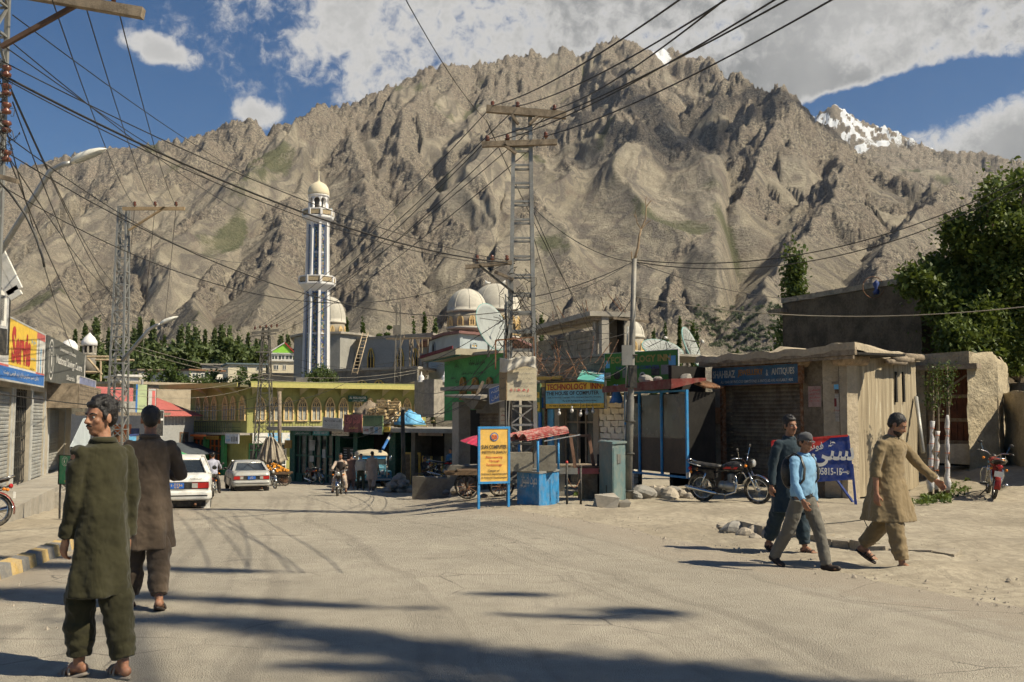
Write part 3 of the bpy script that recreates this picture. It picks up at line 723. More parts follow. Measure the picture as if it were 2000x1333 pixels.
# ---------------------------------------------------------------- pointed windows
def arch_pts(w,h,hs,n=7,round_=False):
 """outline of a pointed (or round) arch, from lower left up and over to lower right"""
 pts=[(-w/2,0)]
 for i in range(n+1):
  t=i/n
  if round_:a=math.pi*(1-t/2);pts.append((w/2*math.cos(a),hs+(h-hs)*math.sin(a)))
  else:
   x=-w/2+w/2*t;pts.append((x,hs+(h-hs)*(math.sin(t*math.pi/2)**.85*(1-.0)if t<1 else 1)))
 return pts+[(-x,z)for x,z in pts[::-1][1:]]
WC={}
def arched_window(par,x,z,w,h,y=0.,fmat=None,pmat=None,hs=None,t=.1,d=.12,round_=False,tracery=True,rot=None,loc=None,panes=2):
 hs=h*.62 if hs is None else hs;key=(round(w,2),round(h,2),fmat.name,pmat.name,round_,t,tracery,panes)
 if key not in WC:
  o=arch_pts(w,h,hs,7,round_);k=(w-2*t)/w;i_=[(px*k,t*.8+(pz-t*.0)*(h-t*1.7)/h)for px,pz in o]
  m=MB();n=len(o)
  vs=[(a,0,b)for a,b in o]+[(a,0,b)for a,b in i_]+[(a,d,b)for a,b in o]+[(a,d,b)for a,b in i_]
  fs=[]
  for q in range(n):
   r=(q+1)%n
   fs+=[(q,r,n+r,n+q),(r,q,2*n+q,2*n+r),(n+q,n+r,3*n+r,3*n+q)]
  m.add(vs,fs);b=t*.55
  if panes==2:m.box(-b/2,b/2,.02,d*.8,t*.7,hs if tracery else h-t)
  if tracery:
   m.box(-w/2+t,w/2-t,.02,d*.8,hs-b,hs)
   iw=w/2-t
   for cx in(-iw/2,iw/2,0):
    prev=None
    for q in range(7):
     a=math.pi*q/6;p=Vector((cx+iw/2*math.cos(a),.05,hs+(h-hs)*(.5 if cx else .78)*math.sin(a)))
     if prev is not None:m.beam(prev,p,b*.7)
     prev=p
   m.beam((0,.05,hs),(0,.05,h-t),b*.7)
  pn=[]
  iw=w/2-t
  if panes==2:
   for sgn in(-1,1):
    q=MB();xa,xb=(sgn*b/2,sgn*iw)if sgn>0 else(-iw,-b/2)
    q.box(xa,xb,d*.7,d*.75,t*.7,hs-b/2);pn.append(q.mesh('pane',pmat))
  top=MB();ip=[p for p in i_ if p[1]>hs-.01];ip=[(-iw,(hs if panes==2 else t*.7))]+[p for p in i_ if p[1]>hs*.9]+[(iw,(hs if panes==2 else t*.7))]
  top.add([(a,d*.72,c)for a,c in ip],[tuple(range(len(ip)))]);pn.append(top.mesh('pane',win if panes==2 else pmat))
  for me_ in pn:me_.transform(Matrix.Translation((0,-.06,0)))
  fm_=m.mesh('window',fmat);fm_.transform(Matrix.Translation((0,-.06,0)));WC[key]=(fm_,pn)
 fm,pn=WC[key]
 o=link('window',fm,par,(x,y,z)if loc is None else loc,rot)
 for p in pn:link('pane',p,o)
 return o
ycream=paint('window_yellow',(.62,.44,.2));curtain=M('curtain',(.30,.30,.26),.25,4,.9,bump=0,streak=.3)
olive=M('olive_plaster',(.30,.295,.105),.12,1,.85,bump=.15,stain=.12,streak=.2)
ogreen=paint('bright_green',(.05,.26,.09));dgreen=paint('dark_green',(.012,.085,.055));iron=paint('iron',(.03,.03,.028))
def arcade():
 F1=Fac(W(483,800,72),W(832,800,80));F2=Fac(W(372,800,76.5),W(483,800,72))
 b=F1.root('arcade_building','two storey olive green corner building with cream pointed arch windows and iron balcony','building',0,0,-2.75)
 Z=2.75
 ztop=F1.hit(483,757)[1];zfl=F1.hit(483,846)[1];g0=-2.9
 L1=F1.L;L2=F2.L
 MB().box(0,L1,0,.3,g0+Z,ztop+Z).build('wall',olive,b)
 rel=Matrix.Rotation(-F1.rz,3,'Z')
 def on2(o):  # parts of the left face hang on the same building
  o.location=rel@(Vector(o.location));return o
  # left face holder geometry in the building's frame
 def p2(x,y,z):
  v=F2.w(x,y,0)-F1.w(0,0,0);v=rel@Vector((v.x,v.y,0));return Vector((v.x,v.y,z))
 r2=F2.rz-F1.rz
 MB().box(0,L2,0,.3,g0+Z,ztop+Z).build('wall',olive,b,p2(0,0,0),(0,0,r2))
 MB().add([p2(0,.3,ztop+Z-.05),(0,.3,ztop+Z-.05),(L1,.3,ztop+Z-.05),(L1,14,ztop+Z-.05),(0,14,ztop+Z-.05)],[(0,1,2,3,4)]).build('roof',conc,b)
 # windows
 zt,zb=F1.hit(600,776)[1],F1.hit(600,823)[1]
 for px in(508,535,563,590,617,644,670,698,722,746,772,794,816):
  x,_=F1.hit(px,800);arched_window(b,x,zb+Z,.82,zt-zb,-.08,ycream,curtain)
 zt,zb2=F2.hit(440,775)[1],F2.hit(440,822)[1]
 for px in(389,405,420,442,457,475):
  x,_=F2.hit(px,800);v=p2(x,-.08,zb2+Z);arched_window(b,0,0,.72,zt-zb,0,ycream,curtain,rot=(0,0,r2),loc=v)
  # eaves: deep overhang with a yellow fascia and triangular brackets
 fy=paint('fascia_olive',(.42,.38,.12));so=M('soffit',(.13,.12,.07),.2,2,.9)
 ov=1.3
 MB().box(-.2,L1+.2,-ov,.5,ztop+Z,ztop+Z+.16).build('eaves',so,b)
 MB().box(-.2,L1+.2,-ov-.06,-ov,ztop+Z-.02,ztop+Z+.30).build('fascia',fy,b);MB().box(-.2,L1+.2,-ov+.1,-ov+.2,ztop+Z+.3,ztop+Z+.42).build('fascia',olive,b)
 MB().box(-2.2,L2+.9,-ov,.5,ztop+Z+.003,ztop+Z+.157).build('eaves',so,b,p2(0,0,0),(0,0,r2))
 MB().box(-2.2,L2+.62,-ov-.06,-ov,ztop+Z-.02,ztop+Z+.33).build('fascia',fy,b,p2(0,0,0),(0,0,r2))
 bm=MB().prism([(-.05,0),(.05,0),(.05,.55),(-.05,.55)],-.02,.0)
 br=MB().add([(-.35,-.9,.55),(.35,-.9,.55),(0,0,0),(0,-.05,.0)],[(0,1,2),(0,2,3),(1,3,2),(0,3,1)]);brm=br.mesh('bracket',M('bracket',(.26,.24,.15),.1,2,.9))
 for px in(492,540,585,620,665,705,745,785):link('bracket',brm,b,(F1.hit(px,800)[0],-.03,ztop+Z-.56))
 for px in(405,440,470):link('bracket',brm,b,p2(F2.hit(px,800)[0],-.03,ztop+Z-.56),(0,0,r2))
 # balcony
 for L,loc,rz in((L1*.36,Vector((0,0,0)),0),(L2,p2(0,0,0),r2)):
  MB().box(-.02 if rz==0 else-.5,L+(.9 if rz else 0),-1.25,0,zfl+Z-.14+(.003 if rz else 0),zfl+Z+(.003 if rz else 0)).build('balcony_floor',conc,b,loc,(0,0,rz))
  bal=MB().box(-.012,.012,-.012,.012,0,.78).mesh('baluster',iron)
  n=int(L/.22);R3=Matrix.Rotation(rz,3,'Z')
  for i in range(n):link('baluster',bal,b,loc+R3@Vector((i*.22+.1,-1.2,zfl+Z)),(0,0,rz))
  MB().box(-.3 if rz else 0,L+(.9 if rz else 0),-1.22,-1.18,zfl+Z+.78,zfl+Z+.83).build('handrail',iron,b,loc,(0,0,rz))
  MB().box(-.3 if rz else 0,L+(.9 if rz else 0),-1.21,-1.19,zfl+Z+.4,zfl+Z+.43).build('handrail',iron,b,loc,(0,0,rz))
  # ground floor fronts: orange shop on the shaded face, green-framed glazed shop round the corner
 def front(F,pa,pb,ztop_,zbot,colr,panes,label,name='glazed_shop',door=None,y=-.05,pil=None):
  xa,xb=F.hit(pa,860)[0],F.hit(pb,860)[0];r=F.root(name,label,'shop front',xa,y,zbot);w_,h_=xb-xa,ztop_-zbot
  MB().box(0,w_,.03,.06,0,h_).build('glass',win,r)
  for i in range(panes+1):
   x=w_*i/panes;MB().box(max(0,x-.06),min(w_,x+.06),-.04,.03,0,h_).build('mullion',colr,r)
  for zz in(0,.33*h_,.78*h_,h_-.1):MB().box(0,w_,-.03,.02,zz,zz+.09).build('rail',colr,r)
  MB().box(0,w_,.021,.03,0,.3*h_).build('kick_panel',colr,r)if pil else None
  for k in range(5):
   MB().box(rnd.uniform(.1,.85)*w_,0,0,.001,0,0)if 0 else None
  return r
 zsh=F2.hit(440,860)[1]
 front(F2,378,410,zsh+.1,-2.75,orange,4,'orange timber shop front with glass beside a green post in the shaded face',y=-.08)
 front(F2,413,438,zsh+.1,-2.75,orange,3,'second orange timber shop front nearer the corner with the white sign',y=-.08)
 for px in(376,411,446):
  F2.root('pillar','bright green square pillar '+{376:'at the far left end of the orange shops',411:'between the two orange shop fronts',446:'under the left end of the white pipe sign'}[px],'pillar',F2.hit(px,860)[0],-.35,-2.8)
  MB().box(-.16,.16,-.16,.16,0,zfl+2.6).build('shaft',ogreen,bpy.context.scene.collection.objects[-1])
 front(F1,520,559,F1.hit(540,866)[1],-2.8,white,3,'white framed glass shop front below the white pipe company fascia')
 front(F1,486,516,F1.hit(500,866)[1],-2.8,ogreen,2,'green framed dark shop opening at the corner of the olive building')
 x0=F2.hit(362,845)[0];x1=F2.hit(440,845)[0]
 cn=F2.root('canopy','orange edged canopy boards over the orange shop fronts','canopy',x0,-1.6,zfl-.55)
 MB().box(0,x1-x0,0,1.6,.3,.36).build('canopy_top',rust,cn);MB().box(0,x1-x0,-.05,0,.28,.42).build('edge_board',orange,cn)
 sign(F2,'orange board with dark lettering on the left shop front',F2.hit(374,850)[0],zsh+.05,F2.hit(409,850)[0],zfl-.25,-.5,orange,None,texts=[(urdu('نیو کلاتھ ہاؤس'),.5,.5,.5,.8,brown)])
 sign(F2,'mustard board with faded lettering over the second orange shop front',F2.hit(412,850)[0],zsh+.05,F2.hit(438,850)[0],zfl-.25,-.5,gold,None,texts=[(urdu('سکردو سٹور'),.5,.5,.5,.8,red)])
 z0,z1=F2.hit(460,867,1.3)[1],F2.hit(460,848,1.3)[1]
 x0,x1=F2.hit(440,850,1.3)[0],L2+.85
 lightb=paint('pale_board',(.48,.50,.52))
 r=sign(F2,'white pipe shop fascia with blue marks on the shaded side of the corner',x0,z0,x1,z1,-1.3,lightb,None,
 texts=[('DSJ PIPE',.22,.3,.28,.28,skyb,.02),('DSJ',.21,.68,.2,.1,skyb,.02)],patches=[(.46,.2,.56,.7,greyp),(.62,.2,.72,.75,greyp),(.78,.25,.9,.7,greyp)])
 x0,x1=0.,F1.hit(580,850,1.3)[0];z0,z1=F1.hit(530,866,1.3)[1],F1.hit(530,846,1.3)[1]
 r=sign(F1,'white fascia with a blue sanitary shop panel in its middle',x0,z0,x1,z1,-1.3,white,None,
 texts=[('Tahir Sanitary',.5,.78,.24,.3,white,.02),('Sanitary & Hardware Store',.5,.42,.12,.3,white),('Main Bazar',.5,.2,.12,.2,white),('DSJ PIPE',.85,.3,.28,.2,skyb,.02),('DSJ',.85,.68,.2,.08,skyb,.02),('//',.06,.5,.55,.07,teal,.03)],
 patches=[(.34,.02,.66,.98,skyb)])
 # dark name board on the upper wall
 x0,z0=F1.hit(680,785,.2);x1,z1=F1.hit(717,776,.2)
 sign(F1,'small dark hotel name board between the upper windows',x0,z0,x1,z1+.1,-.25,dgreen,None,texts=[('AL WALI HOTEL',.5,.65,.4,.9,white,.02),(urdu('الولی ہوٹل'),.5,.2,.3,.6,white)])
 return F1,F2,zfl
F1,F2,ZFL=arcade()
# ---------------------------------------------------------------- front block of shops with the cluttered flat roof
F3=Fac(W(562,860,60),W(872,860,51))
def front_block():
 F=F3;zr=F.hit(650,842)[1];g=-2.75
 b=F.root('shop_building','low row of shops with dark green fronts under a flat concrete roof','building',0,0,g)
 H=zr-g
 MB().box(-.6,F.L+1.5,-1.1,5,H,H+.22).build('roof',conc,b)
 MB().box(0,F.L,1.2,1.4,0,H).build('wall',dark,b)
 for px,w_ in((566,.5),(655,.4),(690,.35),(760,.5),(803,.3),(868,.6)):
  x=F.hit(px,870)[0];MB().box(x,x+w_,0,1.2,0,H).build('pier',dgreen if px<770 else dconc,b)
 def shopf(pa,pb,colr,label,n,door=True):
  xa,xb=F.hit(pa,870)[0],F.hit(pb,870)[0];r=F.root('glazed_shop',label,'shop front',xa,.1,g+.1);w_=xb-xa
  MB().box(0,w_,.06,.08,0,H-.3).build('glass',win,r)
  for i in range(n+1):x=w_*i/n;MB().box(max(0,x-.05),min(w_,x+.05),-.02,.06,0,H-.3).build('mullion',colr,r)
  for zz in(0,.8,1.9,H-.4):MB().box(0,w_,-.015,.05,zz,zz+.1).build('rail',colr,r)
  MB().box(.1,w_*.5-.1,.0,.05,.1,.8).build('panel',colr,r)
 shopf(571,609,dgreen,'dark green framed glass door pair in the leftmost green shop',3)
 shopf(612,648,dgreen,'dark green glazed shop front second from the left corner',3)
 # notice papers in the glass
 for px,py,w_,h_ in((603,880,.5,.6),(603,902,.4,.35),(608,870,.3,.3),(628,895,.3,.5)):
  x,z=F.hit(px,py);n=F.root('notice',{880:'larger pale notice sheet in the green shop glass',902:'lower small notice sheet in the green shop glass',870:'small notice by the green door post',895:'narrow notice sheet in the second green shop'}[py],'notice',x,.05,z)
  MB().box(0,w_,0,.01,0,h_).build('sheet',lgrey,n)
 xa,xb=F.hit(655,870)[0],F.hit(690,870)[0]
 bd=F.root('notice_board','dark board with rows of faded writing between green posts','board',xa+.4,.2,g+1.25)
 MB().box(0,xb-xa-.4,0,.05,0,1.35).build('panel',M('slate',(.06,.055,.045),.3,3,.8),bd)
 for i in range(8):
  for j,c in enumerate((.25,.72)):MB().box((c-.15)*(xb-xa-.4),(c+.12)*(xb-xa-.4)*rnd.uniform(.85,1),-.005,0,1.2-i*.14,1.25-i*.14).build('writing_line',lgrey,bd)
  # rolled shutter shop, timber door shop, display shop
 r=F.root('rolled_shutter','rolled down grey shutter behind the blue slanting post','shutter',F.hit(735,870)[0],.6,g+.1)
 slats(r,0,F.hit(768,870)[0]-F.hit(735,870)[0],0,2.2,0,shutd,.12)
 r=F.root('green_cabinet','green metal box standing in the dark shop behind the jeep','cabinet',F.hit(702,870)[0],.5,g+1.2)
 MB().box(0,.95,0,.4,0,.55).build('body',paint('moss',(.10,.17,.05)),r);MB().box(-.02,.97,-.02,.42,.55,.6).build('lid',paint('moss',(.10,.17,.05)),r)
 r=F.root('door','narrow timber door with an ochre frame and dark opening','door',F.hit(779,870)[0],.2,g+.15)
 for a,c in((0,.1),(.72,.82),(1.35,1.45)):MB().box(a,c,-.03,.06,0,2.2).build('door_frame',gold,r)
 MB().box(0,1.45,-.03,.06,2.2,2.3).build('door_frame',gold,r);MB().box(.1,.72,.05,.08,0,2.2).build('leaf',wood,r)
 r=F.root('glazed_shop','glass display shop with bright goods under the brown signboard','shop front',F.hit(817,870)[0],.3,g+.3);w_=F.hit(864,870)[0]-F.hit(817,870)[0]
 MB().box(0,w_,.05,.07,0,2.0).build('glass',win,r)
 for x in(0,.36*w_,.8*w_,w_-.08):MB().box(x,x+.08,-.03,.05,0,2.0).build('mullion',gold,r)
 for k in range(26):
  x,z=rnd.uniform(.1,.95)*w_,rnd.uniform(.1,1.8);MB().box(x,x+rnd.uniform(.05,.2),.0,.04,z,z+rnd.uniform(.05,.25)).build('goods',rnd.choice([grn,white,skyb,red,lgrey,yellow]),r)
  # signs over the fronts
 def sg(px0,py0,px1,py1,off,face,label,**k):
  x0,z1=F.hit(px0,py0,off);x1,z0=F.hit(px1,py1,off)
  return sign(F,label,x0,z0,x1,z1,-off,face,k.pop('frame',None),**k)
 sg(573,842,607,851,1.0,dgreen,'dark green fascia board with small white lettering over the left green door',texts=[(urdu('سکردو کلاتھ ہاؤس'),.5,.5,.55,.8,lgrey)])
 sg(611,841,642,851,1.0,teal,'teal board reading ARTS in pale letters over the green shops',texts=[('A ZEE ARTS',.5,.5,.5,.85,lgrey,.02)])
 sg(648,842,681,852,1.0,cream,'long cream board with brown lettering over the notice board',texts=[(urdu('باب العمارت'),.5,.5,.5,.8,brown)])
 # boards standing on the roof edge
 rb=M('board_print',(.2,.07,.06),.5,2,.6,bump=0)
 r=sg(630,815,668,837,1.2,lgrey,'torn pale trapezoid board with dark lettering tilted on the roof edge',tilt=.04,texts=[(urdu('باب عمارت روڈ'),.5,.75,.3,.85,black),(urdu('دکان نمبر دو'),.5,.35,.16,.7,greyp),(urdu('نزد جامع مسجد'),.5,.13,.13,.7,greyp)])
 sg(672,810,706,845,1.25,rb,'dark red printed board with pink lettering on the roof edge',texts=[(urdu('فوٹو لوگ'),.5,.65,.4,.85,pinkr),(urdu('سکردو'),.55,.25,.15,.5,gold)])
 sg(709,812,747,849,1.25,M('board_green',(.13,.19,.09),.2,1,.6,bump=0),'green board with pictures in a white strip below',texts=[('SKARDU BEAUTY POINT',.5,.9,.08,.85,dgreen)],
 patches=[(.02,.0,.98,.42,lgrey),(.08,.12,.3,.3,pinkr),(.38,.05,.55,.38,greyp),(.6,.05,.78,.38,skyb),(.82,.05,.95,.38,greyp)])
 sg(748,834,761,844,1.15,yellow,'small yellow board under the roof edge beside the green picture board',texts=[(urdu('دکان'),.5,.5,.5,.7,black)])
 sg(817,841,863,852,1.1,M('board_brown',(.28,.17,.09),.2,2,.7),'brown timber signboard with red brown lettering over the display shop',texts=[(urdu('ماڈرن جنرل سٹور سکردو'),.5,.5,.45,.85,brown)])
 sg(556,860,569,876,1.2,M('board_och',(.3,.17,.04),.2,2,.7),'small ochre square board hanging by the green corner shop')
 # slanting blue and white barrier post
 a,c=W(748,877,50),W(767,842,53.5);r=thing('barrier_pole','slanting pole painted blue and white leaning over the jeep','pole',a)
 mid=a.lerp(c,.45);MB().tube([(0,0,0),mid-a],.075).build('lower_section',blue,r);MB().tube([mid-a,c-a],.075).build('upper_section',lgrey,r)
 # clutter on the roof: crates, slatted boxes, blue sheeting
 pale=M('pale_timber',(.50,.37,.2),.25,8,.8)
 def crate(px,py,Y,s,rot,label):
  r=thing('crate',label,'crate',W(px,py,Y),0,'broken crates heaped on the flat roof');r.rotation_euler=rot
  w_,d_,h_=.62*s,.42*s,.42*s
  for z in(0,.36,.72):
   for y in(-d_/2,d_/2):MB().box(-w_/2,w_/2,y-.012,y+.012,z*h_,z*h_+.09*s).build('slat',pale,r)
   for x in(-w_/2,w_/2):MB().box(x-.012,x+.012,-d_/2+.013,d_/2-.013,z*h_,z*h_+.09*s).build('slat',pale,r)
  for x in(-.45,.45):
   for y in(-.4,.4):MB().box(x*w_-.03,x*w_+.03,y*d_-.03,y*d_+.03,0,h_).build('corner_post',owood,r)
  for i in range(4):MB().box(-w_/2+i*w_/4,-w_/2+i*w_/4+w_/5,-d_/2,d_/2,-.02,0).build('base_slat',pale,r)
 cr=[(725,826,1.2),(733,816,1.1),(741,806,1.0),(749,802,1.0),(749,792,.9),(757,812,1.1),(735,808,.9),(765,806,1.0),(771,797,.9),(760,826,1.0),(778,826,1.0),(791,828,1.0),(783,820,.8),(745,818,1),(728,808,.8)]
 lab=['open slatted crate at the left end of the roof heap','slatted crate second in the bottom row of the roof heap','tilted crate in the middle of the roof heap','crate wedged near the top of the roof heap','topmost crate of the roof heap','crate lying on its side right of the heap middle','small dark crate behind the left end of the heap','crate on the right shoulder of the heap','upper right crate of the heap','crate standing before the white sheeting','crate right of the white sheeting','crate just left of the blue sheeting','small crate behind the blue sheeting','crate low in the centre of the heap','small crate on the left slope of the heap']
 for i,(px,py,s)in enumerate(cr):crate(px,py+4,56.5-(px-720)*.03+rnd.uniform(-.5,.5),s*1.15,(rnd.uniform(-.5,.5),rnd.uniform(-.5,.5),rnd.uniform(0,3)),lab[i])
 def heap(name,label,cat,px,py,Y,w_,d_,h_,mat,seed,n=16):
  r=W(px,py,Y);m=MB();rings=[]
  for k in range(6):
   t=k/5;z=h_*t;ring=[]
   for q in range(n):
    a=2*math.pi*q/n;rr=(1-t**1.5*.92)*(1+.35*math.sin(q*2.3+seed+k)*(1 if k else .3))
    ring.append((w_*rr*math.cos(a),d_*rr*math.sin(a),z+.12*h_*math.sin(q*1.7+k*seed)*(k>0)))
   rings.append(ring)
  m.loft(rings);o=m.build(name,mat,None,r);tag(o,label,cat);return o
 heap('plastic_sheet','crumpled white plastic sheeting on the cluttered roof','sheet',752,828,55.5,.75,.5,.75,white,1.3)
 heap('plastic_sheet','crumpled pale blue sheeting at the right of the roof heap','sheet',801,830,54,.8,.45,.75,skyb,2.1)
 heap('sacks','dark bundle behind the crates on the flat roof','bundle',722,815,57.5,.9,.6,.9,owood,3.2)
 planks=[(770,834,800,829),(775,830,812,834),(800,832,835,833),(740,834,770,832),(730,832,760,835),(812,826,848,822),(760,825,800,832)]
 pl=['long pale plank lying left of the blue sheeting','pale plank crossing under the blue sheeting','plank lying right of the blue sheeting','plank under the white sheeting','plank at the foot of the crate heap','ochre rail lying towards the grey block tower','plank slanting over the roof heap']
 for i,(a,c,d,e)in enumerate(planks):
  Y=54.5+.3*i;p,q=W(a,c,Y),W(d,e,Y-.4);o=MB().beam((0,0,0),q-p,.1,.05).build('plank',pale,None,p);tag(o,pl[i],'plank','loose planks on the flat roof')
front_block()
# timber chairs rail, orange bench on the roof
def lattice_box(p,q,w=.05):pass
# ---------------------------------------------------------------- houses behind, on the left
def simple_house(name,label,pxl,pxr,ptop,pbot,Y,depth,wallm,roofm,wins=(),rot=.0,roof_over=.3,roof_h=.22,winm=None,extra=None,fm=None):
 F=Fac(W(pxl,700,Y),W(pxr,700,Y+rot));x0,zt=F.hit(pxl,ptop);_,zb=F.hit(pxl,pbot)
 b=F.root(name,label,'house',0,0,zb);H=zt-zb
 MB().box(0,F.L,0,depth,-3,H).build('wall',wallm,b)
 MB().box(-roof_over,F.L+roof_over,-roof_over,depth+roof_over,H,H+roof_h).build('roof',roofm,b)
 for(a,t,c,d)in wins:
  xa,z1=F.hit(a,t);xb,z0=F.hit(c,d)
  f=MB().box(xa,xb,-.06,.0,z0-zb,z1-zb).build('window',fm or white,b)
  n=3 if xb-xa>1.2 else 2
  for i in range(n):
   u0=xa+(xb-xa)*i/n+.06;u1=xa+(xb-xa)*(i+1)/n-.06
   MB().box(u0,u1,-.07,-.062,z0-zb+.08,z1-zb-.08).build('pane',winm or win,f)
 return F,b,zb
simple_house('house','white house with a row of white framed windows among shrubs',371,436,724,760,130,10,wplaster,rust,[(375,729,387,740),(392,729,404,740),(408,729,420,740)],4)
simple_house('house','low cream house with two dark windows and a blue tin roof',446,520,712,742,150,9,paint('cream_wall',(.62,.55,.40)),M('tin_blue',(.16,.2,.21),.1,2,.5,.4),[(473,716,484,724),(501,716,514,724)],2)
simple_house('house','two storey cream house with a glazed green topped upper floor',526,574,706,730,158,9,paint('cream_wall',(.62,.55,.40)),white,[(535,713,544,723),(553,713,559,723)],1)
F_,b_,z_=simple_house('house','upper storey with white glazing and a lime green gable',528,572,692,706,160,7,white,lgrey,[(531,694,542,703),(544,694,556,703),(558,694,571,703)],1)
H_=F_.hit(550,692)[1]-z_
MB().prism([(0,H_+.2),(F_.L,H_+.2),(F_.L*.62,H_+1.7)],-.3,5).build('gable',paint('lime',(.25,.55,.05)),b_)
MB().beam((-.3,-.4,H_+.2),(F_.L*.62,-.4,H_+1.85),.25,.15).build('roof_edge',white,b_);MB().beam((F_.L+.3,-.4,H_+.2),(F_.L*.62,-.4,H_+1.85),.25,.15).build('roof_edge',red,b_)
simple_house('house','low ochre mud house half hidden by trees',272,318,724,736,140,8,plaster,owood,[(277,727,283,735),(288,727,295,735),(304,728,309,736)],2,winm=dark)
simple_house('house','grey block house with a stepped roof left of the glazed house',395,440,713,722,165,9,conc,conc,[],1)
simple_house('house','pale stone terrace wall house behind the wire pole',500,575,732,760,128,8,plaster,conc,[],1)
simple_house('house','white walled courtyard seen between the left lattice mast and trees',235,272,736,752,100,6,white,white,[],1)
simple_house('house','flat stone house beyond the left shops with rubble roof',170,238,752,790,85,8,mud,mud,[],-3)
# red roofed building beside the arcade
def red_house():
 F=Fac(W(304,820,70),W(379,820,74));g=-2.75;b=F.root('house','grey white building with a faded red sheet roof below the wires','house',0,0,g)
 z1=F.hit(340,809)[1]-g
 MB().box(0,F.L,0,8,0,z1).build('wall',paint('pale_grey_wall',(.30,.30,.29)),b)
 rf=M('red_sheet',(.45,.13,.11),.12,1,.6,.1)
 zt=F.hit(340,771)[1]-g
 L=F.L;n=14
 for i in range(n):MB().add([(-.5+(L+.8)*i/n,-.6,z1-.1),(-.5+(L+.8)*(i+1)/n-.02,-.6,z1-.1),(-.5+(L+.8)*(i+1)/n-.02,6,zt+.6),(-.5+(L+.8)*i/n,6,zt+.6),(-.5+(L+.8)*i/n,-.6,z1-.16),(-.5+(L+.8)*(i+1)/n-.02,-.6,z1-.16),(-.5+(L+.8)*(i+1)/n-.02,6,zt+.54),(-.5+(L+.8)*i/n,6,zt+.54)],[(0,1,2,3),(7,6,5,4),(0,4,5,1),(1,5,6,2),(0,3,7,4)]).build('roof_sheet',rf,b)
 for u in(.35,.78):MB().tube([(L*u,4,zt-.4),(L*u,4,zt+1.2)],.09).build('chimney',greyp,b)
 w_=MB().box(L*.62,L*.85,-.04,0,1.6,3.2).build('window',brown,b);MB().box(L*.64,L*.73,-.05,-.042,1.7,3.1).build('pane',win,w_);MB().box(L*.75,L*.83,-.05,-.042,1.7,3.1).build('pane',win,w_)
 aw=F.root('awning','dark sagging awning over stalls below the red roofed building','awning',-.5,-2.4,g+1.75)
 MB().add([(0,0,0),(L+.5,0,-.1),(L+.5,2.4,.7),(0,2.4,.7),(0,0,-.06),(L+.5,0,-.16),(L+.5,2.4,.64),(0,2.4,.64)],[(0,1,2,3),(7,6,5,4),(0,4,5,1)]).build('cloth',M('awning',(.06,.07,.08),.2,2,.8),aw)
 for u in(0,.5,1):MB().tube([(u*L,.05,0),(u*L,.05,-1.75)],.04).build('post',iron,aw)
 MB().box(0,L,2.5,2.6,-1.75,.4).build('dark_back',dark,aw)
red_house()
# ---------------------------------------------------------------- mosque and minaret
mqw=M('mosque_plaster',(.30,.29,.26),.1,.6,.9,bump=.15,stain=.25,streak=.2);mqb=M('mosque_blue_plaster',(.33,.37,.38),.08,.6,.9,bump=.1,stain=.15)
domem=M('dome_plaster',(.44,.41,.345),.14,.35,.9,bump=.2,bsc=3,stain=.2,streak=.2);drumm=M('drum_plaster',(.27,.235,.18),.12,.6,.9,stain=.2);mqt=M('mosque_white',(.66,.64,.62),.06,1,.7,bump=.05)
bluet=paint('tile_blue',(.02,.10,.28));redbrown=M('parapet_red',(.17,.09,.08),.2,2,.8)
def tile_mat():
 m=newmat('tile_pattern');t=NT(m);pos=t.n('ShaderNodeTexCoord').outputs['Object']
 v=t.vor(pos,7,'F1','Color',.2);s=t.n('ShaderNodeSeparateColor');t.l(v,s.inputs[0])
 c=t.mix(t.rng(s.outputs[0],.3,.5),(.05,.10,.06),(.30,.22,.10));c=t.mix(t.rng(s.outputs[1],.6,.7),c,(.05,.06,.16));c=t.mix(t.rng(s.outputs[2],.75,.8),c,(.32,.32,.30))
 t.done(c,.5,0,None,.4);return m
tilem=tile_mat()
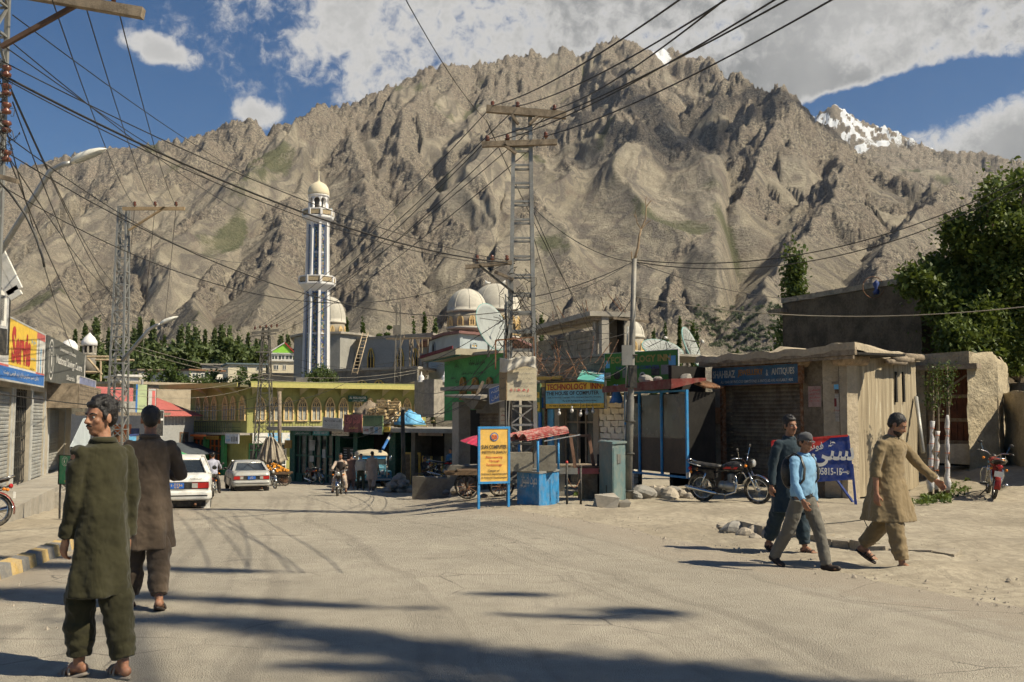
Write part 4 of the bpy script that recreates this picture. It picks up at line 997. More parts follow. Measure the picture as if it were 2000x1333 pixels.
def minaret():
 Y=108.;s=Y/FPX;c=W(617,740,Y);g=1.2
 r=thing('minaret','tall white and tiled minaret with two balconies and a cream dome','minaret',(c.x,Y,g))
 z=lambda py:W(617,py,Y).z-g
 px=lambda n:n*s
 def oct(r0,z0,z1,r1=None,mat=mqt,name='shaft',n=8,a0=math.pi/8):
  return MB().lathe([(r0,z0),(r1 or r0,z1)],n,a0=a0).build(name,mat,r)
 def flat(o):
  for p in o.data.polygons:p.use_smooth=False
  return o
 zb,z1,z2=z(740),z(566),z(436)
 R1,R2=px(23.0),px(19.5)
 flat(MB().box(-R1*1.4,R1*1.4,-R1*1.3,R1*1.3,-2,zb).build('base',conc,r))
 for(Ra,Rb,za,zc)in((R1,R1*.9,zb,z1),(R2*1.0,R2*.92,z(555),z2)):
  flat(MB().lathe([(Ra*.93,za),(Rb*.93,zc)],8,a0=math.pi/8).build('core',tilem,r))
  for k in range(8):
   a=math.pi/8+math.pi/4*k;a_=lambda R:(R*math.cos(a),R*math.sin(a))
   x0,y0=a_(Ra);x1,y1=a_(Rb)
   m=MB();m.beam((x0,y0,za),(x1,y1,zc),px(8.5),px(4.5),(-math.sin(a),math.cos(a),0));m.build('rib',mqt,r)
   for sg_ in(-1,1):
    t=Vector((-math.sin(a),math.cos(a),0))*px(4.3)*sg_;MB().beam(Vector((x0*.985,y0*.985,za))+t,Vector((x1*.985,y1*.985,zc))+t,px(.9)).build('blue_edge',bluet,r)
  for zz in(.33,.66):
   pass
  flat(MB().lathe([(Ra*.96,(za+zc)/2-.06),(Ra*.96,(za+zc)/2+.06)],8,a0=math.pi/8).build('band',mqt,r))
  flat(MB().lathe([(Rb*1.04,zc-.45),(Rb*1.04,zc-.05)],8,a0=math.pi/8).build('blue_band',bluet,r))
 for(za,zs,zt,R)in((z(566),z(562),z(551),px(36)),(z(436),z(432),z(424),px(31))):
  zlow=za-px(10)*0
  flat(MB().lathe([(R*.60,za-px(6)),(R*.74,za),(R*.97,zs+px(3)),(R*1.0,zs+px(5)),(R*1.0,zs+px(8))],8,a0=math.pi/8).build('balcony',mqt,r))
  base=zs+px(8);hh=px(11)
  for k in range(8):
   a=math.pi/4*k;w_=R*.765*.92;rr=R*.90
   m=MB().box(-w_*.47,w_*.47,-.04,.04,.1,hh-.08);o=m.build('balcony_panel',M('pierced',(.34,.27,.17),.3,8,.9),r,(rr*math.cos(a),rr*math.sin(a),base),(0,0,a+math.pi/2))
   a2=a+math.pi/8;MB().box(-.12,.12,-.12,.12,0,hh+.03).build('balcony_post',mqt,r,(R*.96*math.cos(a2),R*.96*math.sin(a2),base),(0,0,a2))
  flat(MB().lathe([(R*1.0,base+hh),(R*1.0,base+hh+.12)],8,a0=math.pi/8).build('balcony_rim',mqt,r))
  # lantern of slender columns with arches, then the dome
 zl=z(426);zh=z(386)
 MB().lathe([(px(9),zl),(px(9),zh)],10).build('inner_column',M('lantern_core',(.12,.11,.10),.1,2,.8),r)
 for k in range(8):
  a=math.pi/8+math.pi/4*k;x,y=px(17.5)*math.cos(a),px(17.5)*math.sin(a)
  MB().tube([(x,y,zl),(x,y,z(398))],px(2.4),8).build('column',mqt,r)
  a=math.pi/4*k;o=arch_pts(px(13),px(12),px(4),5,True);n=len(o)
  m=MB();hw=px(6.9);zt=px(15)
  poly=[(-hw,px(0)),(-hw,zt),(hw,zt),(hw,0)]+[(x_,z_)for x_,z_ in o[::-1]]
  m.prism(poly[::-1],-.1,.1);m.build('arch',mqt,r,(px(16.3)*math.cos(a),px(16.3)*math.sin(a),z(400)),(0,0,a+math.pi/2))
 MB().lathe([(px(20),z(386)),(px(21.5),z(384)),(px(20),z(382))],24).build('cornice',mqt,r)
 dm=[(px(20.5),384),(px(21.2),379),(px(20.6),373),(px(18.6),367),(px(14.5),362),(px(8.5),358),(px(3.5),355.5),(px(1.2),353),(.03,351)]
 MB().lathe([(a,z(b))for a,b in dm],28).build('dome',M('minaret_dome',(.62,.54,.38),.06,1,.7,bump=.05),r)
 MB().lathe([(px(3.5),z(356)),(px(2.6),z(353)),(px(1.0),z(352)),(px(2.0),z(350)),(px(.9),z(347.5)),(px(1.7),z(345)),(px(.8),z(342)),(px(1.2),z(339)),(px(.5),z(336)),(.02,z(325))],10).build('finial',M('minaret_dome',()),r)
 hm=paint('horn_blue',(.04,.22,.32))
 for a,zz in((2.9,414),(3.5,418),(-.1,413),(.35,419),(5.2,416),(.9,415)):
  d=Vector((math.cos(a),math.sin(a),0));p=d*px(19);q=d*px(27)
  MB().tube([(p.x,p.y,z(zz)),(p.x*1.15,p.y*1.15,z(zz)),(q.x,q.y,z(zz))],[px(1.3),px(1.5),px(5)],10).build('loudspeaker_horn',hm,r)
minaret()
def drum_dome(name,label,px,ptop,pspring,pbase,R_px,Y,nwin=10,ridge=True,wn=True,drumR=1.0,mat=None):
 s=Y/FPX;c=W(px,pbase,Y);r=thing(name,label,'dome',c);z=lambda py:W(px,py,Y).z-c.z;R=R_px*s
 h=z(ptop)-z(pspring);prof=[]
 for i in range(13):
  t=i/12;a=t*math.pi/2;prof.append((R*1.02*math.cos(a)**(.82 if t<.9 else .8)if i<12 else .03,z(pspring)+h*(math.sin(a)*.93+.07*t**4)))
 MB().lathe([(R*.99,z(pspring)-.25),(R*1.05,z(pspring)-.2),(R*1.05,z(pspring))]+prof,40).build('shell',mat or domem,r)
 MB().lathe([(R*drumR*.97,0),(R*drumR*.97,z(pspring)-.2)],40).build('drum',drumm,r);MB().lathe([(R*1.04,-.1),(R*1.04,.15)],40).build('base_ring',domem,r)
 if wn:
  H=z(pspring)-.4
  for k in range(nwin):
   a=2*math.pi*(k+.5)/nwin-math.pi/2;rr=R*drumR*.985
   arched_window(r,0,0,H*.42,H*.74,0,ycream,dark,loc=(rr*math.cos(a),rr*math.sin(a),H*.12),rot=(0,0,a+math.pi/2),t=.12,d=.16,panes=2)
 if ridge:
  for k in range(8):
   a=2*math.pi*k/8+.2;MB().tube([((p[0]+.015)*math.cos(a),(p[0]+.015)*math.sin(a),p[1])for p in prof[:-1]],.035,4).build('seam',domem,r)
 return r
drum_dome('dome','ribbed plaster dome half hidden behind the minaret',645,580,629,655,29,122)
drum_dome('dome','left plaster dome on its windowed drum above the blue grey octagon',912,564,607,643,38,104)
drum_dome('dome','largest stained dome behind the dish with small horns on its top',968,554,606,662,47,114,12)
drum_dome('dome','small plaster dome behind the steel street pole',1227,623,657,690,31,100)
def horns():
 o=W(968,555,114);
 for dx,lab in((-10,'left white loudspeaker horn on top of the largest dome'),(9,'right white loudspeaker horn on top of the largest dome')):
  p=W(968+dx,553,114);r=thing('loudspeaker',lab,'loudspeaker',p)
  MB().tube([(0,0,0),(.3*(1 if dx>0 else-1),0,0),(.6*(1 if dx>0 else-1),0,0)],[.08,.12,.35],10).build('horn',white,r);MB().tube([(0,0,-.5),(0,0,0)],.05).build('post',iron,r)
horns()
def block(name,label,cat,pts,ptop,pbot,mat,para=None,Yref=None,depth=8,cornice=.25,over=.25,windows=()):
 """polygonal block: pts are (column, metres ahead) corners of its visible faces, from left to right"""
 P=[W(a,700,Y)for a,Y in pts];ref=pts[Yref or 0];zt=W(ref[0],ptop,ref[1]).z;zb=W(ref[0],pbot,ref[1]).z
 o=P[0];r=thing(name,label,cat,(o.x,o.y,zb));H=zt-zb
 V=[Vector((p.x-o.x,p.y-o.y,0))for p in P];back=[V[-1]+Vector((depth*.2,depth,0)),V[0]+Vector((-depth*.2,depth,0))]
 ring=V+back;n=len(ring)
 for i in range(len(V)-1):
  a,c=V[i],V[i+1];d=(c-a).normalized();nn=Vector((d.y,-d.x,0))*-.3
  m=MB();m.add([a,c,c+nn,a+nn,a+Vector((0,0,H)),c+Vector((0,0,H)),c+nn+Vector((0,0,H)),a+nn+Vector((0,0,H))],[(0,1,5,4),(2,3,7,6),(4,5,6,7),(0,4,7,3),(1,2,6,5)]);m.build('wall',mat,r)
 cen=sum(ring,Vector())/n
 def off(v,k):d=(v-cen);return v+d.normalized()*k
 for(za,zc,k,mm,nm)in((H-.001,H+cornice,over,conc if para is None else para,'cornice'),):
  m=MB();m.loft([[off(v,k)+Vector((0,0,z_))for v in ring]for z_ in(za,zc)]);ob=m.build(nm,mm,r)
  for p in ob.data.polygons:p.use_smooth=False
 return r,P,zb,H
def wall_window(r,P,zb,i,px,ptop,pbot,wpx,fm=None,pm=None,round_=False,panes=2,tracery=True,t=.12):
 F=Fac(P[i],P[i+1]);x,z1=F.hit(px,ptop);x,z0=F.hit(px,pbot);w_=F.hit(px+wpx/2,ptop)[0]-F.hit(px-wpx/2,ptop)[0]
 p=F.w(x,-.08,z0)-Vector((P[0].x,P[0].y,zb));return arched_window(r,0,0,abs(w_),z1-z0,0,fm or ycream,pm or dark,loc=p,rot=(0,0,F.rz),round_=round_,panes=panes,tracery=tracery,t=t)
def mosque():
 r,P,zb,H=block('mosque_wing','plain grey plastered polygonal wing of the mosque behind the minaret','building',[(574,124),(600,119),(664,118),(706,121)],660,746,mqw,depth=10,over=.5)
 wall_window(r,P,zb,2,696,682,735,12,mqw,dark,panes=1,tracery=False)
 r,P,zb,H=block('mosque_wing','low grey blue mosque wing with tall arched openings under construction','building',[(704,119),(842,112)],664,728,M('mosque_mid',(.26,.265,.26),.1,.6,.9),depth=6,over=.4)
 for px in(725,783,812):wall_window(r,P,zb,0,px,680,727,13,gold,dark,tracery=False)
 r,P,zb,H=block('mosque_terrace','dark unplastered terrace wall with low arches below the mosque','building',[(655,100),(815,94)],726,765,dconc,depth=14,over=.15)
 for px in(708,741):wall_window(r,P,zb,0,px,742,760,18,gold,dark,tracery=False)
 r,P,zb,H=block('mosque_hall','pale blue grey octagonal mosque hall under the left dome','building',[(838,104),(868,96.5),(898,94),(966,98),(1000,102)],652,735,mqb,redbrown,depth=14,over=.6,Yref=2)
 wall_window(r,P,zb,2,925,668,680,13,mqb,ycream);
 for px in(848,):wall_window(r,P,zb,0,px,668,700,6,mqb,dark,panes=1,tracery=False)
 # concrete block tower in front with little white finials
 r,P,zb,H=block('block_tower','square tower of bare concrete blocks beside the olive arcade','building',[(810,72),(829,69.5),(848,69),(869,70)],745,815,M('block_grey',(.25,.225,.185),.25,3,.95,bump=.6,bsc=10),depth=5,over=0,cornice=.02)
 for px,lab in((823,'small white finial dome on the left corner of the block tower'),(868,'small white finial dome beside the green building')):
  c=W(px,745,70);f=thing('finial',lab,'finial',c);s=70/FPX
  MB().lathe([(6*s,0),(6*s,2*s),(5*s,3*s),(6*s,6*s),(4.5*s,10*s),(1.5*s,13*s),(.6*s,19*s)],14).build('bulb',mqt,f)
  MB().lathe([(7*s,-2*s),(7*s,0)],14).build('base',mqt,f)
mosque()
# scaffolding poles, ladder, mast on the mosque
def ladder(p,q,w,n,label,mat=owood):
 r=thing('ladder',label,'ladder',p);d=q-p;side=Vector((1,.1,0)).normalized()*w/2
 for s in(-1,1):MB().tube([side*s,d+side*s],.05,6).build('rail',mat,r)
 for i in range(n):t=(i+.5)/n;MB().tube([d*t-side,d*t+side],.035,5).build('rung',mat,r)
ladder(W(692,731,97),W(714,650,101),.55,12,'long timber ladder leaning on the grey mosque wing',M('ladder_wood',(.4,.31,.2),.2,4,.8))
def scaffold():
 labs=['leftmost thin scaffold pole against the blue grey wing','scaffold pole right of the lattice mast','paired scaffold pole under the timber deck','scaffold pole in the middle of the timber deck','crooked scaffold pole near the octagonal hall','scaffold pole touching the octagonal hall corner','leaning scaffold strut below the ladder deck','short scaffold prop by the brick stack']
 for i,(a,b,c,d)in enumerate([(764,727,790,656),(800,727,800,662),(808,727,806,660),(817,727,818,660),(826,726,824,660),(834,727,836,660),(812,660,822,690),(800,690,806,660)]):
  p,q=W(a,b,98),W(c,d,98.5);o=MB().tube([(0,0,0),q-p],.07,5).build('scaffold_pole',owood,None,p);tag(o,labs[i],'pole','scaffolding poles at the mosque')
 r=thing('scaffold_deck','rough timber deck of the scaffolding beside the octagonal hall','scaffold',W(775,664,98));a=W(775,664,98)
 for i in range(7):q=W(842,661+rnd.uniform(-2,2),97.6-.3*i)-a;p=Vector((rnd.uniform(-1,1),-.3*i,rnd.uniform(-.08,.08)));MB().beam(p,q,.2,.07).build('plank',owood,r)
scaffold()
# ---------------------------------------------------------------- lattice masts
def mast(name,label,base,H,w0,w1,nseg,mat,diag=True,rz=0.,wires=0,lw=.06,horiz=True,darkback=None,cat='pylon',group=None):
 r=thing(name,label,cat,base,rz,group)
 def c(z):w_=w0+(w1-w0)*z/H;return w_/2
 for sx_,sy_ in((-1,-1),(1,-1),(1,1),(-1,1)):
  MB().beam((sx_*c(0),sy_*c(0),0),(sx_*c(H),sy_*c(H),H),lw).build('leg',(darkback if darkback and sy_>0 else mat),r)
 for i in range(nseg):
  z0,z1=H*i/nseg,H*(i+1)/nseg;a,b=c(z0),c(z1)
  faces=[((-1,-1),(1,-1)),((1,-1),(1,1)),((1,1),(-1,1)),((-1,1),(-1,-1))]
  for j,(p,q)in enumerate(faces):
   m=MB()
   if horiz:m=MB().beam((p[0]*b,p[1]*b,z1),(q[0]*b,q[1]*b,z1),lw*.7,lw*.5);m.build('batten',mat,r)
   if diag if isinstance(diag,bool)else z1<H*diag:
    if(i+j)%2:p,q=q,p
    MB().beam((p[0]*a,p[1]*a,z0),(q[0]*b,q[1]*b,z1),lw*.6,lw*.35).build('brace',mat,r)
 return r
insm=M('insulator',(.13,.045,.025),.2,5,.25,bump=0,spec=.6)
def insulator(par,p,s=1.):
 return MB().lathe([(.02*s,-.02*s),(.02*s,.05*s),(.055*s,.06*s),(.075*s,.10*s),(.04*s,.13*s),(.06*s,.15*s),(.05*s,.2*s),(.02*s,.22*s)],10).build('insulator',insm,par,p)
MASTS={}
# the tall one in the middle of the picture
def main_pylon():
 Y=22.;s=Y/FPX;c=W(1020,940,Y);g=G(c.x,Y);H=W(1020,222,Y).z-g
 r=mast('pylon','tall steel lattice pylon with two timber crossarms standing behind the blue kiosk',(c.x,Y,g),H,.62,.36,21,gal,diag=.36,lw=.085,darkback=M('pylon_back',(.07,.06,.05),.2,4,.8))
 def arm(a,b,c_,d,th,name='crossarm',Y0=Y-.3,mat=owood,h=None):
  p=W(a,b,Y0)-Vector((c.x,Y,g));q=W(c_,d,Y0)-Vector((c.x,Y,g));MB().beam(p,q,.12,h or th).build(name,mat,r);return p,q
 arm(950,213,1106,226,.16);arm(941,283,1088,278,.12)
 pts=[(962,208),(1011,209),(1083,215),(952,275),(991,273),(1066,268)]
 for a,b in pts:insulator(r,W(a,b+5,Y-.3)-Vector((c.x,Y,g)),.8)
 arm(1000,225,1012,243,.05,'arm_brace',h=.05);arm(1050,228,1034,243,.05,'arm_brace',h=.05);arm(985,284,1008,300,.05,'arm_brace',h=.05)
 arm(909,522,1000,513,.08);arm(936,519,1003,572,.04,'arm_brace',mat=iron,h=.04);arm(966,531,1003,547,.06,'short_arm')
 for a in(932,961,990):insulator(r,W(a,512,Y-.3)-Vector((c.x,Y,g)),.7)
 # thin pipe conduits and coils of cable that climb the mast
 cm_=paint('cable',(.02,.018,.016))
 for k in range(9):
  x=-.36+.03*(k%4)+rnd.uniform(-.02,.02);z0,z1=rnd.uniform(0,1.5),rnd.uniform(3.4,5.4)
  MB().tube([(x+rnd.uniform(-.03,.03),-.33-.02*(k%3),z0+(z1-z0)*i/6)for i in range(7)],.018,5).build('conduit',cm_ if k%2 else gal,r)
 for k in range(34):
  a=Vector((rnd.uniform(-.42,.3),-.36,rnd.uniform(3.2,5.0)));pts=[a]
  for i in range(7):pts.append(pts[-1]+Vector((rnd.uniform(-.12,.12),rnd.uniform(-.05,.05),rnd.uniform(-.16,.14))))
  MB().tube(pts,.007,4).build('tangled_wire',cm_,r)
main_pylon()
def mast_at(px,pbase,ptop,Y,w0,w1,n,label,arms=(),ins=(),diag=True,lw=.06,mat=gal,braces=()):
 c=W(px,pbase,Y);g=min(c.z,G(c.x,Y));H=W(px,ptop,Y).z-g;o=Vector((c.x,Y,g))
 r=mast('pylon',label,o,H,w0,w1,n,mat,diag,lw=lw)
 for a in arms:MB().beam(W(a[0],a[1],Y-.3)-o,W(a[2],a[3],Y-.3)-o,.11,a[4]).build('crossarm',a[5]if len(a)>5 else owood,r)
 for a in ins:insulator(r,W(a[0],a[1],Y-.3)-o,1.0)
 return r
wood2=M('arm_wood',(.33,.24,.14),.2,4,.8)
mast_at(229,850,405,38,.66,.30,22,'slim steel lattice pylon left of the bearded trees with a timber arm to its right',[(240,408,361,408,.12,wood2),(252,450,323,405,.06,wood2)],[(263,405),(303,405),(344,405)],lw=.07)
mast_at(515,905,640,60,1.15,.35,14,'small tapering lattice pylon before the corner of the olive building',[(492,651,545,645,.15,dconc),(487,658,540,652,.08,dconc),(500,688,532,688,.08,dconc)],[(498,645),(508,643),(520,642),(530,641),(541,640)],lw=.07,mat=M('pylon_grey',(.13,.12,.10),.2,3,.7,.3))
mast_at(777,755,592,95,.8,.35,14,'thin dark lattice mast on the mosque terrace',[(768,645,783,645,.9,dconc)],lw=.07,mat=dconc)
# plain poles
def pole(label,a,b,Y,r,mat,r2=None,name='pole',ins=()):
 p,q=W(a[0],a[1],Y),W(b[0],b[1],Y);o=thing(name,label,'pole',p);MB().tube([(0,0,0),q-p],r,10,r2).build('shaft',mat,o)
 for c in ins:insulator(o,W(c[0],c[1],Y)-p,1)
 return o,p
pole('thin timber pole before the right face of the olive building',(547,925),(546,765),57,.11,owood)
pole('leaning dark pole rising from the rubble heap',(789,952),(786,796),47,.10,M('pole_dark',(.09,.08,.065),.3,3,.8))
def steel_pole():
 p=W(1226,985,22.3);p.z=G(p.x,22.3)-.1;q=W(1239,506,22.3);r=thing('street_pole','leaning grey steel tube pole beside the blue grey cabinet','pole',p)
 d=q-p
 MB().tube([(0,0,0),d*.42,d*.43,d*.72,d*.73,d],[.085,.082,.072,.070,.06,.056],16).build('shaft',M('pole_steel',(.18,.175,.16),.2,3,.6,.4,dust=.25),r)
 for t in(.05,.2,.33,.47,.6):MB().tube([d*t+Vector((-.11,-.02,0)),d*t+Vector((-.11,-.02,.0))+d*.12],.022,6).build('conduit',gal,r);MB().lathe([(.125,0),(.125,.035)],14).build('strap',iron,r,d*t)
 MB().box(-.13,.1,-.2,-.08,0,.45).build('meter_box',greyp,r,d*.56+Vector((-.1,0,0)));MB().box(-.06,.1,-.19,-.08,-.5,0).build('meter_box',iron,r,d*.56)
 arm=W(1198,622,22.3)-p,W(1268,629,22.3)-p;MB().beam(arm[0],arm[1],.05,.05).build('bracket_arm',owood,r)
 # dead branch tied above it
 b=W(1238,506,22.3);t=thing('dead_branch','dry forked branch standing on top of the steel pole','branch',b);bk=M('dead_bark',(.30,.22,.14),.3,6,.9)
 f=lambda a,c:W(a,c,22.3)-b
 MB().tube([f(1239,508),f(1246,484),f(1248,465),f(1252,448)],[.035,.03,.028,.024],6).build('stem',bk,t)
 for pts in([(1252,448),(1244,435),(1241,412)],[(1252,448),(1261,428),(1262,405),(1260,391),(1264,385)],[(1252,448),(1262,437),(1272,430)],[(1262,405),(1269,395),(1273,392)],[(1241,425),(1238,418)]):
  MB().tube([f(*c)for c in pts],.018,5,.005).build('twig',bk,t)
 MB().tube([f(1234,508),f(1233,492)],.015,5).build('twig',bk,t)
steel_pole()
# left edge mast close to the camera and the street lamps
def near_left():
 Y=11.6;p=W(0,900,Y);o=Vector((W(-22,150,Y).x-.0,Y,0));r=mast('pylon','steel lattice mast with stacked brown insulators at the left edge',o,9.5,.30,.24,26,gal,lw=.05);MEMO=o
 f=lambda a,b,dy=0:W(a,b,Y+dy)-o
 MB().beam(f(-40,-28,-.25),f(280,27,-.25),.11,.12).build('crossarm',owood,r);MB().beam(f(3,92,-.2),f(157,6,-.2),.05,.05).build('arm_brace',M('brace_brown',(.10,.06,.04),.2,5,.7),r)
 for a,b in((140,4),(222,8)):MB().tube([f(a,b,-.25),f(a,b-20,-.25)],.02).build('pin',iron,r)
 insulator(r,f(222,4,-.25),1.3);insulator(r,f(140,-8,-.25),1.3)
 for k,py in enumerate((140,176,212,248,305)):
  MB().lathe([(.022,-.07),(.05,-.06),(.055,-.03),(.03,-.01),(.03,.01),(.055,.03),(.05,.06),(.022,.07)],12).build('spool_insulator',insm,r,f(13,py,-.25));MB().tube([f(-4,py+10,-.25),f(13,py+10,-.25),f(13,py-12,-.25),f(-4,py-12,-.25)],.008,5).build('strap',iron,r)
 MB().beam(f(-20,340,-.2),f(35,355,-.2),.06,.05).build('crossarm',owood,r)
 for k in range(16):
  a=f(rnd.uniform(-6,14),rnd.uniform(140,320),-.28);pts=[a]
  for i in range(6):pts.append(pts[-1]+Vector((rnd.uniform(-.05,.07),rnd.uniform(-.03,.03),rnd.uniform(-.14,.08))))
  MB().tube(pts,.005,4).build('tangled_wire',paint('cable',()),r)
near_left()
def lamp(label,base,elbow,arm_end,head_end,Y,s):
 b=W(*base,Y);r=thing('street_lamp',label,'street lamp',b);f=lambda c,dy=0:W(c[0],c[1],Y+dy)-b
 MB().tube([(0,0,0),f(elbow),f(elbow)*.35+f(arm_end)*.65+Vector((0,0,.03)),f(arm_end)],.036*s,12,.03*s).build('arm',steel,r)
 a,c=f(arm_end),f(head_end);d=c-a;L=d.length;m=MB();rings=[]
 up=Vector((0,0,1));up=(up-d.normalized()*up.dot(d.normalized())).normalized();sd_=d.normalized().cross(up)
 for t,w_,h_ in((0,.25,.3),(.06,.5,.7),(.3,.9,1.1),(.6,1.0,1.0),(.85,.75,.6),(1,.15,.12)):
  rings.append([a+d*t+sd_*(math.cos(q)*.5*w_*L*.36)+up*(max(-.25,math.sin(q))*.5*h_*L*.30)for q in[2*math.pi*k/14 for k in range(14)]])
 m.loft(rings);m.build('lamp_head',paint('lamp_shell',(.72,.70,.62),.4),r)
 rings=[[a+d*t+sd_*(math.cos(q)*.42*w_*L*.36)-up*(L*.035+.3*h_*L*.09*abs(math.sin(q)))for q in[2*math.pi*k/10 for k in range(10)]]for t,w_,h_ in((.12,.6,.7),(.3,.9,1.2),(.6,.95,1.2),(.85,.6,.5))]
 MB().loft(rings).build('glass_bowl',M('bowl',(.45,.46,.42),.1,3,.25,spec=.5),r)
lamp('grey tube street lamp with a long cream head at the upper left',(-40,560),(98,335),(139,319),(208,291),15,1.2)
lamp('more distant street lamp with a pale head leaning right from the slim pylon',(238,706),(291,644),(313,634),(348,619),36,1.9)
# ---------------------------------------------------------------- the bright green corner building
def green_corner():
 wallg=M('mint_wall',(.085,.29,.10),.14,1.2,.85,stain=.3);Y0,Y1=46,42
 F=Fac(W(868,750,Y0),W(985,750,Y1));g=-1.6;zt=F.hit(930,694)[1]
 b=F.root('green_building','bright green plastered building with arched ochre windows and painted writing','building',0,0,g);H=zt-g
 zb=F.hit(900,822)[1]-g
 MB().box(0,F.L,0,.3,zb,H).build('wall',wallg,b);MB().box(0,.3,.3,7,zb,H).build('side_wall',wallg,b);MB().box(F.L-.3,F.L,.3,2.2,0,H).build('side_wall',conc,b)
 x=lambda px:F.hit(px,750)[0]
 for px in(907,931,959):arched_window(b,x(px),F.hit(px,782)[1]-g,18*44/FPX*1.08,F.hit(px,737)[1]-F.hit(px,782)[1],-.08,M('ochre_frame',(.36,.20,.06),.2,5,.7),dark,round_=True,t=.09)
 # roof slab with a sagging left overhang and a dark red edge
 a=F.hit(822,696,1.2)[0]
 m=MB();m.add([(a,-1.2,H-.05),(x(935),-1.2,H+.25),(x(935),5,H+.25),(a,5,H-.05),(a,-1.2,H-.2),(x(935),-1.2,H-.02),(x(935),5,H),(a,5,H-.2)],[(0,1,2,3),(7,6,5,4),(0,4,5,1),(1,5,6,2),(3,2,6,7),(0,3,7,4)]);m.build('roof_slab',M('slab',(.34,.30,.22),.1,1,.9),b)
 MB().beam((a,-1.22,H+.0),(x(930),-1.22,H+.3),.06,.14).build('red_edge',M('edge_red',(.12,.02,.025),.2,3,.7),b);MB().beam((a+.3,-1.1,H-.25),(x(940),-1.1,H-.05),.05,.05).build('green_edge',dgreen,b)
 MB().box(x(935),F.L,-.3,6,H-.02,H+.1).build('roof_slab',conc,b)
 def T(t,px,py,h,wpx,off=.01):X,Z=F.hit(px,py);letters(t,X,Z-g,h*44/FPX,black,b,wpx*45/FPX,y=-.01,off=off)
 T(urdu('سکردو کیبل نیٹورک'),932,708,12,56,.03);T(urdu('زیر نگرانی'),892,715,8,16);T(urdu('ڈش اور کیبل کنکشن کے لیے تشریف لائیں رابطہ کریں'),925,728,9,84,.01);T('05815-',886,739,4,18,.02);T('457100',893,746,5,12,.02)
 # heavy concrete canopy, pillar, shutter
 ca=thing('canopy','heavy wedge shaped concrete canopy slab in front of the green building','canopy',W(867,775,38));o=W(867,775,38)
 v=[W(867,771,39.5),W(938,773,33.5),W(951,776,34.5),W(935,770,41),W(876,777,39.3),W(925,797,35),W(951,779,34.6)]
 p=[W(866,772,40),W(940,773,34),W(952,771,36),W(890,770,43)];q=[W(872,776,40),W(937,781,34),W(951,777,36),W(893,775,43)]
 MB().add([k-o for k in p+q],[(3,2,1,0),(4,5,6,7),(0,1,5,4),(1,2,6,5),(2,3,7,6),(3,0,4,7)]).build('slab',conc,ca)
 rib=[W(900,778,38),W(936,783,35),W(925,800,36),W(920,800,38)];MB().add([k-o for k in rib]+[k-o+Vector((.3,.2,0))for k in rib],[(0,1,2,3),(7,6,5,4),(0,4,5,1),(1,5,6,2),(2,6,7,3),(3,7,4,0)]).build('bracket',dconc,ca)
 MB().beam(W(930,775,35.5)-o,W(944,745,35.5)-o,.14,.10).build('plank',owood,ca)
 # ground floor behind
 F=Fac(W(868,850,42),W(1040,850,35));gg=-1.3;b=F.root('shop_building','shadowed grey shop bay with a dark shutter and concrete pillar under the canopy','building',0,0,gg)
 xx=lambda px:F.hit(px,850)[0];zt=F.hit(950,800)[1]-gg
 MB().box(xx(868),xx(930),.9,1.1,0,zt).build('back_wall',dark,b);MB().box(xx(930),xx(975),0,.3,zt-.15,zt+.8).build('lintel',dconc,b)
 slats(b,xx(931),xx(973),.1,zt-.1,.15,shutd,.12);MB().box(xx(910),xx(923),-.6,-.1,0,zt+.3).build('pillar',conc,b);MB().box(xx(974),xx(1000),0,.3,0,zt+.9).build('pier',conc,b);MB().box(xx(1000),xx(1040),.4,.6,0,zt+.9).build('back_wall',dconc,b)
 MB().box(xx(868),xx(1040),-.2,3,zt+.8,zt+.95).build('ceiling_slab',conc,b)
 def sg(px0,py0,px1,py1,off,face,label,**k):
  x0,z1=F.hit(px0,py0,off);x1,z0=F.hit(px1,py1,off);return sign(F,label,x0,z0,x1,z1,-off,face,k.pop('frame',None),**k)
 sg(957,760,989,788,2.2,navy if 0 else M('board_blue',(.10,.18,.42),.2,3,.6),'small blue board with white and red writing leaning left of the poster',frame=white,fw=.02,tilt=-.12,texts=[(urdu('چائنہ'),.5,.72,.38,.75,white,.02),(urdu('سامان'),.5,.28,.34,.75,white,.02)])
 sg(977,797,992,829,2.0,cream,'narrow cream board with red and black writing by the pylon foot',texts=[(urdu('موبائل'),.5,.8,.16,.8,black),(urdu('ریپئر'),.5,.55,.16,.8,red),(urdu('سنٹر'),.5,.25,.16,.8,pinkr)])
green_corner()
